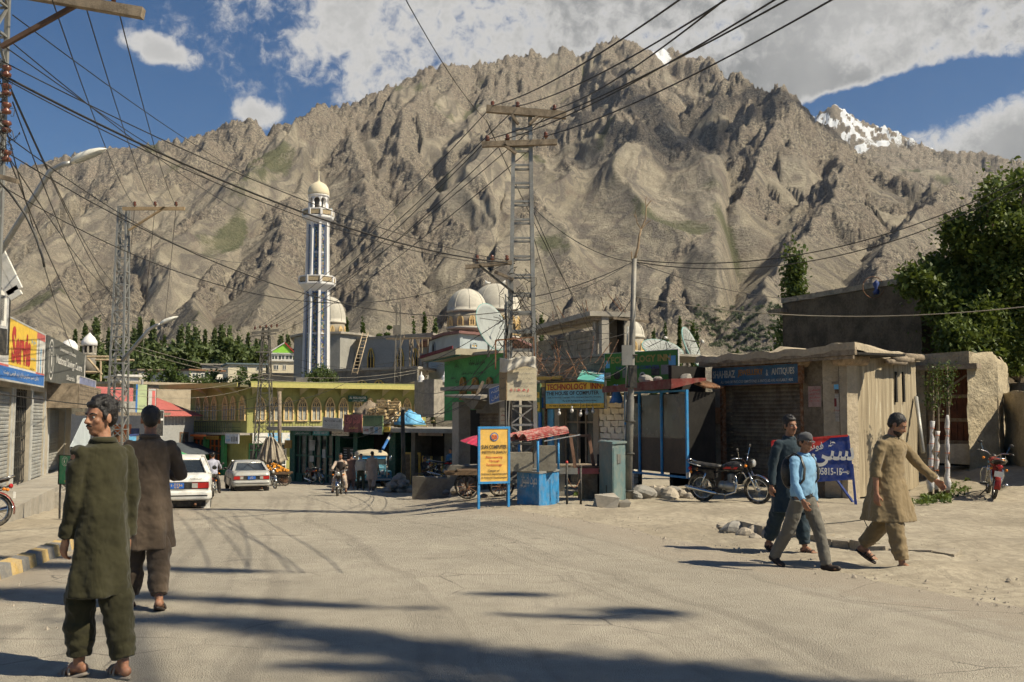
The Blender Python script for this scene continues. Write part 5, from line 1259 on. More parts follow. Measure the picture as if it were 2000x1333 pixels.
# ---------------------------------------------------------------- right hand side
def sgn_at(F,px0,py0,px1,py1,off,face,label,**k):
 x0,z1=F.hit(px0,py0,off);x1,z0=F.hit(px1,py1,off);return sign(F,label,x0,z0,x1,z1,-off,face,k.pop('frame',None),**k)
BLK={}
def blocks(par,w_,z0,z1,y,mat,bl=.4,bh=.2,th=.14,gap=.012,jit=.012,x0=0.,skip=None,name='block',vary=0.0,rough=.006):
 """courses of separate blocks, each an object of its own sharing a few meshes"""
 key=(mat.name,bl,bh,th)
 if key not in BLK:
  vs=[]
  for k in range(4):
   m=MB();m.box(0,bl-gap,0,th,0,bh-gap,rough);vs.append(m.mesh(name,mat))
  hf=[MB().box(0,bl/2-gap,0,th,0,bh-gap,rough).mesh(name,mat)for k in range(2)]
  BLK[key]=(vs,hf)
 vs,hf=BLK[key];z=z0;row=0
 while z+bh*.8<=z1:
  x=x0;first=row%2
  while x<x0+w_-.08:
   half=first or(x+bl>x0+w_+.02);first=0
   if not(skip and skip(x+.1,z+.05)):
    o=link(name,rnd.choice(hf if half else vs),par,(x,y+rnd.uniform(-jit,jit),z));
    if vary:o.rotation_euler=(rnd.uniform(-vary,vary),rnd.uniform(-vary,vary),rnd.uniform(-vary,vary))
   x+=bl/2 if half else bl
  z+=bh;row+=1
blkm=M('rough_block',(.26,.225,.17),.28,4,.95,bump=.8,bsc=14,bd=.02);mort=M('mortar',(.14,.12,.09),.25,3,.95,bump=.5)
wblk=M('limewashed',(.72,.69,.60),.12,5,.95,bump=.9,bsc=16,bd=.02,stain=.15);tinm=M('tin',(.30,.30,.28),.25,3,.45,.6,dust=.3,streak=.3)
def block_house():
 F=Fac(W(1040,650,40),W(1163,650,33.6));zt=F.hit(1163,622)[1];zb=F.hit(1163,703)[1]
 b=F.root('block_house','unfinished block room with a concrete roof slab on corner pillars above the shops','building',0,0,zb);H=zt-zb
 blocks(b,F.L,0,H-.35,0,blkm,.42,.21,skip=lambda x,z:(z>H-.75 and 2.2<x<3.6))
 MB().box(0,F.L,.15,.2,0,H-.4).build('wall',mort,b);MB().box(-.5,F.L+.75,-.5,1.1,H,H+.16).build('roof_slab',conc,b);MB().box(-.5,F.L+.6,-.3,.0,H-.12,H-.003).build('beam',owood,b)
 for x,y in((F.L-.02,-.1),(F.L+.42,-.05),(F.L+.1,.9)):MB().box(x,x+.26,y,y+.26,-.4,H).build('pillar',conc,b)
 MB().box(F.L+.1,F.L+.6,.75,.8,-.3,H).build('dark_opening',dark,b)
 MB().box(F.L-.1,F.L,.2,1.0,-.4,H).build('end_wall',mort,b)
 for k in range(7):x=rnd.uniform(0,F.L+1);MB().tube([(x,.3+rnd.random()*.6,H+.1),(x+rnd.uniform(-.1,.1),.3,H+rnd.uniform(.5,1.0))],.012,4).build('rebar',rust,b)
block_house()
TF=Fac(W(1040,850,31),W(1240,850,27.6))
def tech_shop():
 F=TF;g=-.45;b=F.root('shop_building','rough block shop with limewashed stone wall and dark glazed doorway','building',0,0,g)
 x=lambda px,py=850:F.hit(px,py)[0];zt=F.hit(1110,698)[1]-g;zm=F.hit(1110,770)[1]-g
 MB().box(x(1040),x(1185),.3,.4,zm-.3,zt).build('wall',mort,b)
 blocks(b,x(1185)-x(1042),zm-.2,zt,.16,blkm,.42,.21,x0=x(1042))
 MB().box(x(1040),x(1240),.2,5,zt-.02,zt+.05).build('roof',conc,b)
 xw0,xw1=x(1165),x(1240);zw=F.hit(1200,768)[1]-g
 MB().box(xw0,xw1,.17,.27,0,zw).build('wall',mort,b)
 blocks(b,xw1-xw0,0.05,zw,.0,wblk,.30,.175,.16,.02,.02,x0=xw0,name='stone',vary=.02,rough=.018)
 # doorway
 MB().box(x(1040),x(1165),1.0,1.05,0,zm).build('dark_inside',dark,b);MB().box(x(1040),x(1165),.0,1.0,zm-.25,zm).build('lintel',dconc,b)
 fm=M('frame_brownish',(.20,.16,.12),.2,4,.7)
 xd0,xd1=x(1096),x(1160);r=F.root('doorway','glazed double doorway in a pinkish brown frame below the yellow computer board','door',xd0,.15,g+.05);w_=xd1-xd0;h_=F.hit(1120,800)[1]-g
 for a in(0,w_*.38,w_*.62,w_-.07):MB().box(a,a+.07,0,.07,0,h_).build('door_post',fm,r)
 for z in(0,h_*.80,h_-.06):MB().box(.07,w_,.01,.06,z,z+.06).build('rail',fm,r)
 MB().box(.07,w_*.38,.03,.04,.06,h_-.06).build('glass',win,r);MB().box(w_*.66,w_-.07,.03,.04,.06,h_-.06).build('glass',win,r)
 for a in(x(1085),x(1161)):MB().box(a,a+.22,-.05,.3,0,zm).build('pier',M('pier_pale',(.32,.28,.22),.15,2,.9),b)
 for k in range(12):xx,z=rnd.uniform(x(1128),x(1156)),rnd.uniform(.3,1.4);MB().box(xx,xx+rnd.uniform(.08,.25),.6,.7,z,z+rnd.uniform(.06,.2)).build('goods',rnd.choice([lgrey,grn,greyp,skyb]),b)
 # left neighbour bay with blue posts, green and yellow panel
 bl=F.root('blue_post','tall blue painted post left of the glazed doorway','post',x(1066),-.2,g);MB().box(-.06,.06,-.05,.05,0,zm-.1).build('post',blue,bl)
 bl=F.root('door','blue door leaf with faded drawing beside the doorway','door',x(1074),-.1,g);MB().box(0,x(1085)-x(1074),0,.06,0,zm-.3).build('leaf',skyb,bl)
 sgn_at(F,1040,750,1055,806,.9,M('yg',(.14,.22,.10),.3,3,.6),'narrow green and yellow hanging board beside the poster',patches=[(.05,.05,.95,.35,yellow),(.1,.5,.9,.7,yellow)],texts=[('NEW',.5,.62,.1,.6,dgreen,.02),('05',.5,.2,.1,.6,black,.03)])
 sgn_at(F,1040,800,1064,905,.2,M('glass_green',(.10,.15,.09),.4,2,.3,bump=0),'tall greenish glass panel with stickers left of the blue post',frame=rust)
 wd=F.root('timber_rail','short ochre timber window frame under the rubble parapet','rail',x(1050),-.1,F.hit(1070,742)[1]);MB().box(0,x(1100)-x(1050),0,.12,0,.1).build('rail',gold,wd);MB().box(.2,x(1096)-x(1050),0,.1,-.22,-.1).build('rail',gold,wd)
 # the bright board
 y_=paint('sign_yellow',(.78,.50,.06));bb=paint('sign_blue',(.20,.48,.58))
 sgn_at(F,1066,749,1180,797,.8,y_,'yellow and blue computer shop board with red lettering and hanging bulbs',frame=iron,fw=.03,
 texts=[('TECHNOLOGY  INN',.49,.83,.24,.94,red,.02),('THE HOUSE OF COMPUTER',.47,.58,.15,.90,black,.02),('Sales & Services:  Laptops, TFTs, Branded New PC, Printers,',.5,.41,.07,.92,black,.015),('Parts & Accessories, Software etc.',.6,.28,.07,.58,black,.015),('Ph: 05815-457034, Fax: 450777, Cell: 0346-8530511',.5,.09,.07,.86,black,.01)],
 patches=[(0,.18,1,.70,bb)])
 for px,py,l in((1092,804,.14),(1117,799,.1),(1134,806,.2),(1146,803,.14),(1158,800,.2)):
  p=W(px,py,26.8);r=thing('light_bulb','bare bulb hanging '+{1092:'at the left end of the string below the yellow board',1117:'second from left, highest of the string',1134:'lowest and largest under the yellow board',1146:'fourth from left under the yellow board',1158:'at the right end under the yellow board'}[px],'bulb',p,0,'bulbs on a wire under the computer board')
  MB().ell((0,0,-.05),(.045,.045,.06),10,7).build('glass',white,r);MB().tube([(0,0,0),(0,0,.07)],.022,8).build('socket',lgrey,r);MB().tube([(0,0,.07),(0,0,.07+l)],.005,4).build('cord',iron,r)
  # teal slanting board on the roof
 o=W(1127,741,27.5);t=thing('fallen_board','teal and blue printed board lying aslant on the roof edge','board',o);c=[W(1127,741,27.5),W(1180,747,26.5),W(1180,722,29.5),W(1144,711,30.5)]
 m=MB();n=Vector((0,0,-.05));m.add([k-o for k in c]+[k-o+n for k in c],[(0,1,2,3),(7,6,5,4),(0,4,5,1),(1,5,6,2),(2,6,7,3),(3,7,4,0)]);m.build('panel',paint('teal_board',(.08,.34,.28)),t)
 up=(c[1]-c[0]).cross(c[3]-c[0]).normalized()*-.01;up=-up if up.z<0 else up
 k2=[c[1].lerp(c[0],.4),c[1],c[2],c[2].lerp(c[1],.25)];MB().add([k-o+up for k in k2],[(0,1,2,3)]).build('printed_panel',skyb,t)
 Xd=(c[1]-c[0]).normalized();nn=up.normalized();Yd=nn.cross(Xd);R3=Matrix((Xd,-nn,Yd)).transposed()
 tx=letters(urdu('سکردو موبائل زون'),0,0,.3,white,t,1.0,off=.01)
 if tx:tx.location=(c[0]+c[1]+c[2]+c[3])/4-o+up*2.2;tx.rotation_euler=R3.to_euler()
 # rubble and sticks on the roof
 for k in range(26):
  px=rnd.uniform(1045,1180);p=W(px,rnd.uniform(703,745),30.3-(px-1040)*.017);q=p+Vector((rnd.uniform(-.5,.5),.1,rnd.uniform(.2,.9)));o_=MB().tube([(0,0,0),(q-p)*.5+Vector((.03,0,.02)),q-p],.012,4).build('rebar_stick',rust,None,p)
  tag(o_,['short','tall','bent','slanting'][k%4]+' rusty rod on the block parapet '+['above the teal board','beside the pylon','above the yellow board','near the block room','behind the poster','at the parapet corner','over the timber rail'][k%7],'rod','rods and sticks on the block parapet')
tech_shop()
# torn poster box on the pylon
def poster():
 F=Fac(W(985,740,21.2),W(1048,740,21.3));pc=M('poster_cream',(.48,.42,.30),.12,2,.85,stain=.2)
 x0,z1=F.hit(990,716);x1,z0=F.hit(1048,783)
 r=sign(F,'weathered cream poster board with faded writing fixed on the pylon',x0,z0,x1,z1,0,pc,None,th=.03,name='poster_board',cat='poster',texts=[('S I R A J',.42,.30,.10,.62,pinkr,.03),('TRAVEL & TOURS',.58,.15,.05,.5,greyp)]+[(urdu(t),.52,z,.07,w_,greyp,.003)for t,z,w_ in(('تعلیم و تربیت کے لیے',.93,.7),('جدید کمپیوٹر کورسز میں داخلہ',.80,.8),('سکردو شہر کے لیے خوشخبری',.66,.75),('رابطہ کریں نزد مسجد',.52,.85),('تمام کورسز',.42,.4))])
 # the shaded return side
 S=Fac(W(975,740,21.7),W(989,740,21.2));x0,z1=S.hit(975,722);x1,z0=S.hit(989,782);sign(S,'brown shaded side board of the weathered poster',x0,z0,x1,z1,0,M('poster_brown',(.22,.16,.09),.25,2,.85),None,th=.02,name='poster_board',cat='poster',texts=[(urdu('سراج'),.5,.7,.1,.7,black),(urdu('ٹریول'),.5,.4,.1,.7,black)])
 # rags
 o=W(1012,700,21.1);t=thing('torn_cloth','torn dirty white cloth draped over the top of the poster','cloth',o);cl=M('rag',(.46,.43,.37),.15,4,.9,bump=.5,bsc=6)
 nx,nz=26,9;vs=[];
 for j in range(nz):
  for i in range(nx):
   u=i/(nx-1);v=j/(nz-1);px=976+70*u;top=699+2.5*math.sin(u*7)+(-4 if u>.9 else 0);bot=722+6*math.sin(u*5+1)
   p=W(px,top+(bot-top)*v,21.1+(.45 if u<.2 else 0)*(1-u*5)-.02*math.sin(u*27+v*3)-.02*math.sin(v*7+u*6));vs.append(p-o)
 fs=[(j*nx+i,(j+1)*nx+i,(j+1)*nx+i+1,j*nx+i+1)for j in range(nz-1)for i in range(nx-1)]
 m=MB();m.smooth=True;m.add(vs,fs);ob=m.build('cloth',cl,t);md=ob.modifiers.new('s','SOLIDIFY');md.thickness=.012
 rt=lambda a,b,Y=21.4:W(a,b,Y)-o
 fr=MB();
 for a,b in(((968,665),(1042,659)),((968,665),(968,722)),((1042,659),(1044,700)),((987,662),(988,700))):MB().beam(rt(*a),rt(*b),.03).build('rusty_frame',rust,t)
poster()
def sun_board():
 F=Fac(W(936,900,20.0),W(993,900,20.2));x0,z1=F.hit(938,838);x1,z0=F.hit(992,940);yb=paint('board_amber',(.70,.42,.09));bf=paint('frame_blue',(.03,.22,.48))
 h=z1-z0;w_=x1-x0
 r=sign(F,'amber computer institute board in a bright blue frame on legs',x0,z0,x1,z1,0,yb,bf,fw=.045,th=.04,
 texts=[('SUN COMPUTER',.5,.655,.075,.92,black,.03),('INSTITUTE SKARDU',.5,.555,.055,.88,black,.02),('Empowering',.5,.455,.05,.6,red,.02),('Through',.5,.385,.045,.38,red,.02),('Technology',.5,.31,.05,.58,red,.02),('Center of',.48,.205,.04,.42,black,.02),('Software Development',.5,.14,.045,.92,black,.02),('& Android Development',.5,.07,.045,.92,black,.02)])
 for rr,mm,yy in((.105,navy,-.007),(.09,skyb,-.009),(.08,orange,-.011),(.07,yb,-.013)):MB().add([(w_*.5+rr*w_*1.45*math.cos(2*math.pi*k/26),yy,h*.845+rr*w_*1.45*math.sin(2*math.pi*k/26))for k in range(26)],[tuple(range(26))]).build('badge_ring',mm,r)
 letters('SUN',w_*.5,h*.845,.09,red,r,w_*.2,y=-.022,off=.04)
 g=G(F.A.x,F.A.y)-z0
 MB().box(-.045,0,0,.05,g-.05,h+.045).build('leg',bf,r);MB().box(w_,w_+.045,0,.05,g-.05,0).build('leg',bf,r)
sun_board()
# ---------------------------------------------------------------- blue kiosk with the corrugated canopy
def kiosk():
 Y=20.7;P=[W(1010,985,20.9),W(1053,990,20.2),W(1092,985,21.2)];g=min(G(p.x,p.y)for p in P)-.03
 r=thing('kiosk','blue painted metal street kiosk with white hand lettering and red corrugated roof','kiosk',(P[1].x,P[1].y,g));o=Vector((P[1].x,P[1].y,g))
 kb=M('kiosk_blue',(.03,.20,.42),.2,4,.6,.1,dust=.22,stain=.25,bump=.3)
 zt=W(1053,926,20.2).z-g;a,c,d=[Vector((p.x,p.y,0))-Vector((o.x,o.y,0))for p in(P[0],P[1],P[2])];e=a+d-c
 for u,v,nm in((a,c,'side_panel'),(c,d,'side_panel'),(d,e,'back_panel'),(e,a,'back_panel')):
  dd=(v-u).normalized();nn=Vector((-dd.y,dd.x,0))*.03;Z=Vector((0,0,zt));MB().add([u,v,v+nn,u+nn,u+Z,v+Z,v+nn+Z,u+nn+Z],[(0,1,5,4),(2,3,7,6),(4,5,6,7),(0,4,7,3),(1,2,6,5)]).build(nm,kb,r)
 MB().add([v+Vector((0,0,zt+.0))+(v-(a+c+d+e)/4)*.06 for v in(a,c,d,e)]+[v+Vector((0,0,zt+.04))+(v-(a+c+d+e)/4)*.06 for v in(a,c,d,e)],[(3,2,1,0),(4,5,6,7),(0,1,5,4),(1,2,6,5),(2,3,7,6),(3,0,4,7)]).build('counter_top',greyp,r)
 F=Fac(P[0],P[1]);L=F.L
 for t,x,z,h_,w_ in((urdu('دعوت بلتستان'),.56,.78,.26,.72),(urdu('آئس کریم'),.3,.62,.12,.3)):
  ob=letters(t,0,0,h_,white,r,w_*L,off=.015);v=F.w(x*L,-.012,0);ob.location=(v.x-o.x,v.y-o.y,z*zt);ob.rotation_euler=(0,0,F.rz)
  # posts
 tops=[]
 pb=paint('frame_blue',())
 for v,px,top in((a+(c-a)*.1,1012,868),(c*.95+a*.05,1054,862),(d*.97,1078,858),(e,1030,865),):
  w=v+o;q=W(px,top,w.y);MB().tube([v+Vector((0,0,zt)),Vector((v.x,v.y,W(px,top,w.y).z-g))],.025,8).build('post',pb,r)
  # glazed box on the counter
 MB().box(-.62,-.1,.25,.7,zt+.04,zt+.42).build('display_box',M('display',(.20,.18,.14),.3,3,.4),r,None,(0,0,.1));MB().box(-.02,.35,.3,.75,zt+.04,zt+.55).build('display_box',M('display',()),r)
 # corrugated canopy: arched sheets in three bays
 rc=M('corrugated_red',(.28,.055,.05),.3,7,.75,.1,dust=.55,dust2=(.42,.36,.31))
 P0=W(991,858,21.3)-o;ax=Vector((.80,.42,.14));sdv=Vector((.46,-.88,0)).normalized()
 for k in range(3):
  nx,ny=8,25;vs=[];q0=P0+sdv*.30*k+ax*.03*k
  for i in range(nx):
   u=i/(nx-1)
   for j in range(ny):
    ph=math.pi*j/(ny-1);rr=.175+.009*math.cos(j*math.pi)
    v=q0+ax*(1.12*u)-sdv*rr*math.cos(ph)+Vector((0,0,rr*.8*math.sin(ph)-.03));vs.append(v)
  m=MB();m.smooth=False;m.add(vs,[(i*ny+j,i*ny+j+1,(i+1)*ny+j+1,(i+1)*ny+j)for i in range(nx-1)for j in range(ny-1)]);ob=m.build('roof_sheet',rc,r);md=ob.modifiers.new('s','SOLIDIFY');md.thickness=.015
 MB().beam((.1,.0,W(1053,862,20.2).z-g),(.85,.3,W(1090,850,20.2).z-g),.02).build('bracket',steel,r)
kiosk()
# grey blue junction cabinet
def cabinet():
 F=Fac(W(1171,980,22.2),W(1222,985,21.4));g=G(F.A.x,F.A.y)-.02;o=F.A
 P=[W(1171,975,22.1),W(1197,985,21.2),W(1222,978,21.9)]
 cb=M('cabinet_teal',(.13,.20,.205),.12,2,.5,.2,dust=.3,stain=.2);r=thing('junction_cabinet','tall dusty grey blue metal junction cabinet by the steel pole','cabinet',(P[1].x,P[1].y,g));o=Vector((P[1].x,P[1].y,g));zt=W(1197,868,21.2).z-g
 a,c,d=[Vector((p.x-o.x,p.y-o.y,0))for p in P];e=a+d-c
 def slab(q,z0,z1,nm,mat,k=0.):cen=sum(q,Vector())/4;q=[v+(v-cen)*k for v in q];return MB().add([v+Vector((0,0,z0))for v in q]+[v+Vector((0,0,z1))for v in q],[(3,2,1,0),(4,5,6,7),(0,1,5,4),(1,2,6,5),(2,3,7,6),(3,0,4,7)]).build(nm,mat,r)
 slab([a,c,d,e],0,zt,'body',cb);slab([a,c,d,e],zt+.002,zt+.05,'lid',cb,.12);slab([a,c,d,e],-.12,-.002,'plinth',conc,.2)
 Fd=Fac(P[1],P[2]);Fl=Fac(P[0],P[1])
 def on(F,x0,x1,z0,z1,y0,y1,nm,mat):ob=MB().box(x0,x1,y0,y1,z0,z1).build(nm,mat,r,Vector((F.A.x-o.x,F.A.y-o.y,0)),(0,0,F.rz));return ob
 on(Fd,.04,Fd.L-.04,.06,zt-.08,-.012,-.001,'door',cb);on(Fd,.22,.42,zt-.42,zt-.22,-.03,-.013,'nameplate',tinm);on(Fl,.04,Fl.L-.04,.06,zt-.08,-.012,-.001,'door',cb);on(Fl,Fl.L*.55,Fl.L*.62,zt*.18,zt*.30,-.02,-.013,'vent',iron)
 on(Fl,.03,.06,zt*.5,zt*.55,-.03,-.013,'handle',iron)
 s=thing('concrete_lump','broken concrete footing block in front of the blue grey cabinet','block',(P[1].x-.25,P[1].y-1.1,G(P[1].x,P[1].y-1.1)-.1));MB().box(-.22,.22,-.22,.24,0,.34,.05).build('block',conc,s);MB().box(.26,.48,.1,.5,0,.2,.05).build('block',dconc,s)
cabinet()
# ---------------------------------------------------------------- glass fronted kiosk with the red roof
def glass_kiosk():
 F=Fac(W(1222,900,26.6),W(1342,900,24.0));z0=F.hit(1300,927)[1];z1=F.hit(1300,767)[1];r=F.root('glass_kiosk','glass fronted wooden kiosk with bright blue frame and red tin roof','kiosk',0,0,z0);H=z1-z0;L=F.L
 bf=paint('frame_blue',());gm=glass('kiosk_glass',(.035,.03,.022),.05)
 xs=[0,F.hit(1249,850)[0],F.hit(1292,850)[0],L]
 for a,c in zip(xs,xs[1:]):
  MB().box(a+.03,c-.03,.02,.03,.9,H-.05).build('pane',gm,r);MB().box(a+.03,c-.03,.02,.04,.05,.9).build('lower_panel',M('panel_brown',(.05,.035,.025),.3,2,.5),r)
 for a in xs:MB().box(a-.03,a+.03,-.02,.04,0,H).build('post',bf,r)
 MB().box(-.03,L+.03,-.025,.045,H,H+.05).build('rail',bf,r);MB().box(-.03,L+.03,-.025,.045,-.05,0).build('rail',bf,r)
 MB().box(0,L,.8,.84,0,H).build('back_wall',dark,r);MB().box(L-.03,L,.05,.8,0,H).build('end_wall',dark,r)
 for k in range(9):x=rnd.uniform(.2,L-.4);z=rnd.uniform(.95,H-.5);MB().box(x,x+rnd.uniform(.1,.4),.5,.55,z,z+rnd.uniform(.1,.5)).build('goods',rnd.choice([greyp,wood,lgrey,brown]),r)
 rr=M('tin_red',(.15,.03,.025),.3,2,.6,.2,dust=.2)
 m=MB();a,c=-.35,L+.12
 za,zc=H+.22,H+.30
 m.add([(a,-.5,za-.02),(c,-.5,zc),(c,.5,zc+.04),(a,.9,za+.06),(a,-.5,za-.18),(c,-.5,zc-.24),(c,.5,zc-.02),(a,.9,za)],[(0,1,2,3),(7,6,5,4),(0,4,5,1),(1,5,6,2),(3,2,6,7),(0,3,7,4)]);m.build('roof',rr,r)
 for px,py,s in((1262,741,.22),(1285,742,.14),(1340,738,.2)):
  p=W(px,py,25);st=stone(p,s,'flat stone weighing down the red tin roof'+{1262:' near the steel pole',1285:' at its middle',1340:' at its right end'}[px],rot=0)
  # grey tin panel between the kiosk and the shop, and its box
 F2=Fac(W(1345,850,24.5),W(1393,850,25.2));g=-.1;t=F2.root('tin_sheet','crumpled grey tin sheet wall between the glass kiosk and the shutter shop','sheet',0,0,g);n=12;m=MB();m.smooth=True
 vs=[(F2.L*.75*i/(n-1),.06*math.sin(i*1.7+j*.9),(F2.hit(1360,785)[1]-g)*j/7)for j in range(8)for i in range(n)]
 m.add(vs,[(j*n+i,j*n+i+1,(j+1)*n+i+1,(j+1)*n+i)for j in range(7)for i in range(n-1)]);m.build('sheet',tinm,t)
 MB().box(0,F2.L+.4,.5,.6,0,3.0).build('back_wall',dark,t)
 tt=F2.root('tin_ledge','small ledge of rusty corrugated tin jutting above the crumpled sheet','ledge',0,-.6,F2.hit(1350,752,.6)[1]);m=MB()
 for k in range(9):MB().tube([(k*.085-.1,-.02,-.05),(k*.085-.1,.5,.12)],.035,7).build('corrugation',rust,tt)
SM=[None]
def stone_meshes():
 out=[];sm=M('stone',(.33,.285,.225),.2,5,.95,bump=.6,bsc=12,bd=.02);sg=M('stone_grey',(.25,.235,.21),.2,5,.95,bump=.6,bsc=12,bd=.02)
 for k in range(8):
  bm=MB();r_=random.Random(k+50);pts=[]
  n,mm=10,7;pl=[(Vector((r_.gauss(0,1),r_.gauss(0,1),r_.gauss(0,1))).normalized(),r_.uniform(.6,.9))for _ in range(9)]
  rings=[]
  for i in range(mm+1):
   t=math.pi*(i+.03)/(mm+.06);ring=[]
   for q in range(n):
    a=2*math.pi*q/n;v=Vector((math.sin(t)*math.cos(a),math.sin(t)*math.sin(a),-math.cos(t)))
    for nn,d in pl:
     e=v.dot(nn)
     if e>d:v=v-nn*(e-d)
    ring.append(v*(1+.04*r_.uniform(-1,1)))
   rings.append(ring)
  bm.loft(rings);me=bm.mesh('stone',sm if k%3 else sg)
  for p in me.polygons:p.use_smooth=False
  out.append(me)
 return out
def stone(p,s,label,group=None,sq=(1,.8,.62),rot=None):
 if SM[0]is None:SM[0]=stone_meshes()
 o=link('stone',rnd.choice(SM[0]),None,p,(rnd.uniform(-.3,.3),rnd.uniform(-.3,.3),rnd.uniform(0,6.3)));o.scale=(s*sq[0],s*sq[1],s*sq[2]);return tag(o,label,'stone',group)
glass_kiosk()
# ---------------------------------------------------------------- the antiques shop of mud and timber
def antiques():
 F=Fac((5.23,26.0),(7.58,22.5));g=-.12
 A,B=W(1393,850,26.2),W(1655,850,22.4);F=Fac(A,B);b=F.root('mud_shop','old mud and timber shop with a brown rolled shutter and flat earth roof','building',0,0,g)
 x=lambda px,py=850:F.hit(px,py)[0];zr=F.hit(1500,706)[1]-g;L=F.L
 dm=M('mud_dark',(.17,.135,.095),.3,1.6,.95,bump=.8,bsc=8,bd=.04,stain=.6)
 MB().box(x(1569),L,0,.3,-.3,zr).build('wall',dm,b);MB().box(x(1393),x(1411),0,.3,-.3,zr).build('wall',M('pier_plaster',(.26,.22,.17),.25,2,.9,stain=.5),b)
 zt=F.hit(1490,752)[1]-g
 MB().box(x(1411),x(1569),.35,.4,0,zr).build('dark_backing',dark,b)  # near-black sheet behind the shutter, painted as the shade of the interior
 slats(b,x(1412),x(1568),.05,zt+.05,.12,shutd,.1)
 for a in(x(1411),x(1568)):MB().box(a-.05,a+.04,-.02,.1,0,zt).build('shutter_guide',rust,b)
 # roof: beam ends, fascia boards, earth slab
 for px,py,rr in((1408,711,.10),(1448,709,.115),(1553,706,.14),(1632,702,.15)):
  X,Z=F.hit(px,py,.35);MB().tube([(X,-.35,Z-g),(X,.6,Z-g+.02)],rr,12).build('beam_end',M('log_end',(.27,.20,.13),.3,9,.9,bump=.6),b)
 a0,z0=F.hit(1366,707,.55);a1,z1=F.hit(1664,686,.55)
 MB().beam((a0,-.55,z0-g),(a1+.1,-.55,z1-g),.07,.17).build('roof_board',owood,b);a0_,z0_=F.hit(1366,716,.5);MB().beam((a0_,-.5,z0_-g),(a1,-.5,z1-.13-g),.06,.07).build('roof_board',owood,b)
 q_=W(1792,850,25.9)-F.w(0,0,0);bkR=Vector((q_.x*F.d.x+q_.y*F.d.y,-(q_.x*F.n.x+q_.y*F.n.y),0));bkL=Vector((a0-.1,4.2,0))
 m=MB();rs=[]
 nx,ny=26,10;top=[]
 for j in range(ny):
  for i in range(nx):
   u,v=i/(nx-1),j/(ny-1);X=a0-.1+(a1-a0+.22)*u;Yy=-.6;bl=bkL*(1-u)+bkR*u;X=X+(bl.x-X)*v;Yy=Yy+(bl.y-Yy)*v;Z=z0-g+(z1-z0)*u+.10+.03*math.sin(i*1.3+j)+.22*math.exp(-((u-.35)**2)/.03)*(v>.3)+.05*rnd.random()+.10*math.exp(-((u-.92)**2)/.004)
   top.append((X,Yy,Z))
 m.add(top,[(j*nx+i,j*nx+i+1,(j+1)*nx+i+1,(j+1)*nx+i)for j in range(ny-1)for i in range(nx-1)])
 e=[(v[0],v[1],v[2]-.16)for v in top[:nx]];m.add(top[:nx]+e,[(nx+i,nx+i+1,i+1,i)for i in range(nx-1)]);e=[(v[0],v[1],v[2]-.16)for v in top[nx-1::nx]];m.add(top[nx-1::nx]+e,[(ny+i,ny+i+1,i+1,i)for i in range(ny-1)])
 m.build('earth_roof',mud,b);MB().box(a0,a1,-.5,1.2,zr,zr+.05).build('ceiling',dark,b)
 # corner pillar roughly plastered, with drips
 MB().box(L-.12,L+.05,-.06,.3,-.3,zr+.1,.03).build('corner_post',mud,b)
 # board
 wd=M('board_faded_blue',(.035,.10,.18),.35,3,.6,dust=.35,dust2=(.10,.09,.07));pw=M('faded_letters',(.42,.40,.34),.4,9,.8);go=M('faded_gold',(.30,.14,.03),.4,9,.8)
 sgn_at(F,1391,720,1559,748,.35,wd,'faded blue antiques shop board above the brown shutter',frame=rust,fw=.012,
 texts=[('SHAHBAZ',.15,.62,.42,.28,pw,.03),('JEWELLERY',.47,.62,.42,.30,go,.03),('&',.665,.60,.34,.028,pw,.02),('ANTIQUES',.84,.62,.42,.25,pw,.03),('ALL KIND OF PRECIOUS GEMS STONES & ANTIQUES ARE AVAILABLE HERE',.53,.17,.17,.84,pw)],th=.18)
 # wall things
 def po(px0,py0,px1,py1,label,mat,**k):return sgn_at(F,px0,py0,px1,py1,.03,mat,label,name='poster',cat='poster',th=.012,**k)
 paper=M('paper',(.40,.36,.30),.15,4,.85,stain=.25);ppink=M('paper_pink',(.36,.24,.21),.2,4,.85)
 po(1578,755,1605,795,'torn pinkish handbill pasted left on the mud wall',ppink,texts=[(urdu(t),.5,z,.1,.75,red)for t,z in(('اعلان',.8),('عوام کے لیے',.62),('سکردو',.45),('جلسہ عام',.28))])
 po(1610,771,1646,824,'long cream poster with a small red picture in its middle',paper,patches=[(.36,.55,.68,.85,M('pic_red',(.2,.03,.03),.4,5,.6,bump=0))],texts=[(urdu('جشن میلاد مبارک'),.6,.42,.09,.6,red),(urdu('تمام اہل وطن کو'),.45,.30,.08,.8,greyp),(urdu('مبارک باد'),.5,.18,.08,.6,greyp),(urdu('منجانب'),.5,.92,.05,.6,greyp)])
 po(1613,752,1646,768,'small poster with a blue sky strip above the cream poster',M('poster_rock',(.14,.09,.06),.4,6,.8),patches=[(0,.45,1,1,skyb)])
 r=F.root('notice_surround','empty grey wooden frame fixed round the posters','wall_frame',x(1608),-.05,F.hit(1630,826)[1]);w_,h_=x(1656)-x(1608)-.15,F.hit(1630,746)[1]-F.hit(1630,826)[1]
 for q in((0,.04,0,h_),(w_-.04,w_,0,h_)):MB().box(q[0],q[1],0,.02,q[2],q[3]).build('stile',owood,r)
 MB().box(.04,w_-.04,0,.02,h_-.05,h_).build('rail',owood,r)
 r=F.root('meter_box','dark wooden meter box on the pier beside the shutter','box',x(1391),-.2,F.hit(1400,828)[1]);MB().box(0,.34,0,.2,0,.42).build('box',brown,r);MB().box(.02,.32,-.015,0,.02,.4).build('lid',black,r);MB().box(.06,.14,-.02,-.016,.3,.36).build('label',lgrey,r)
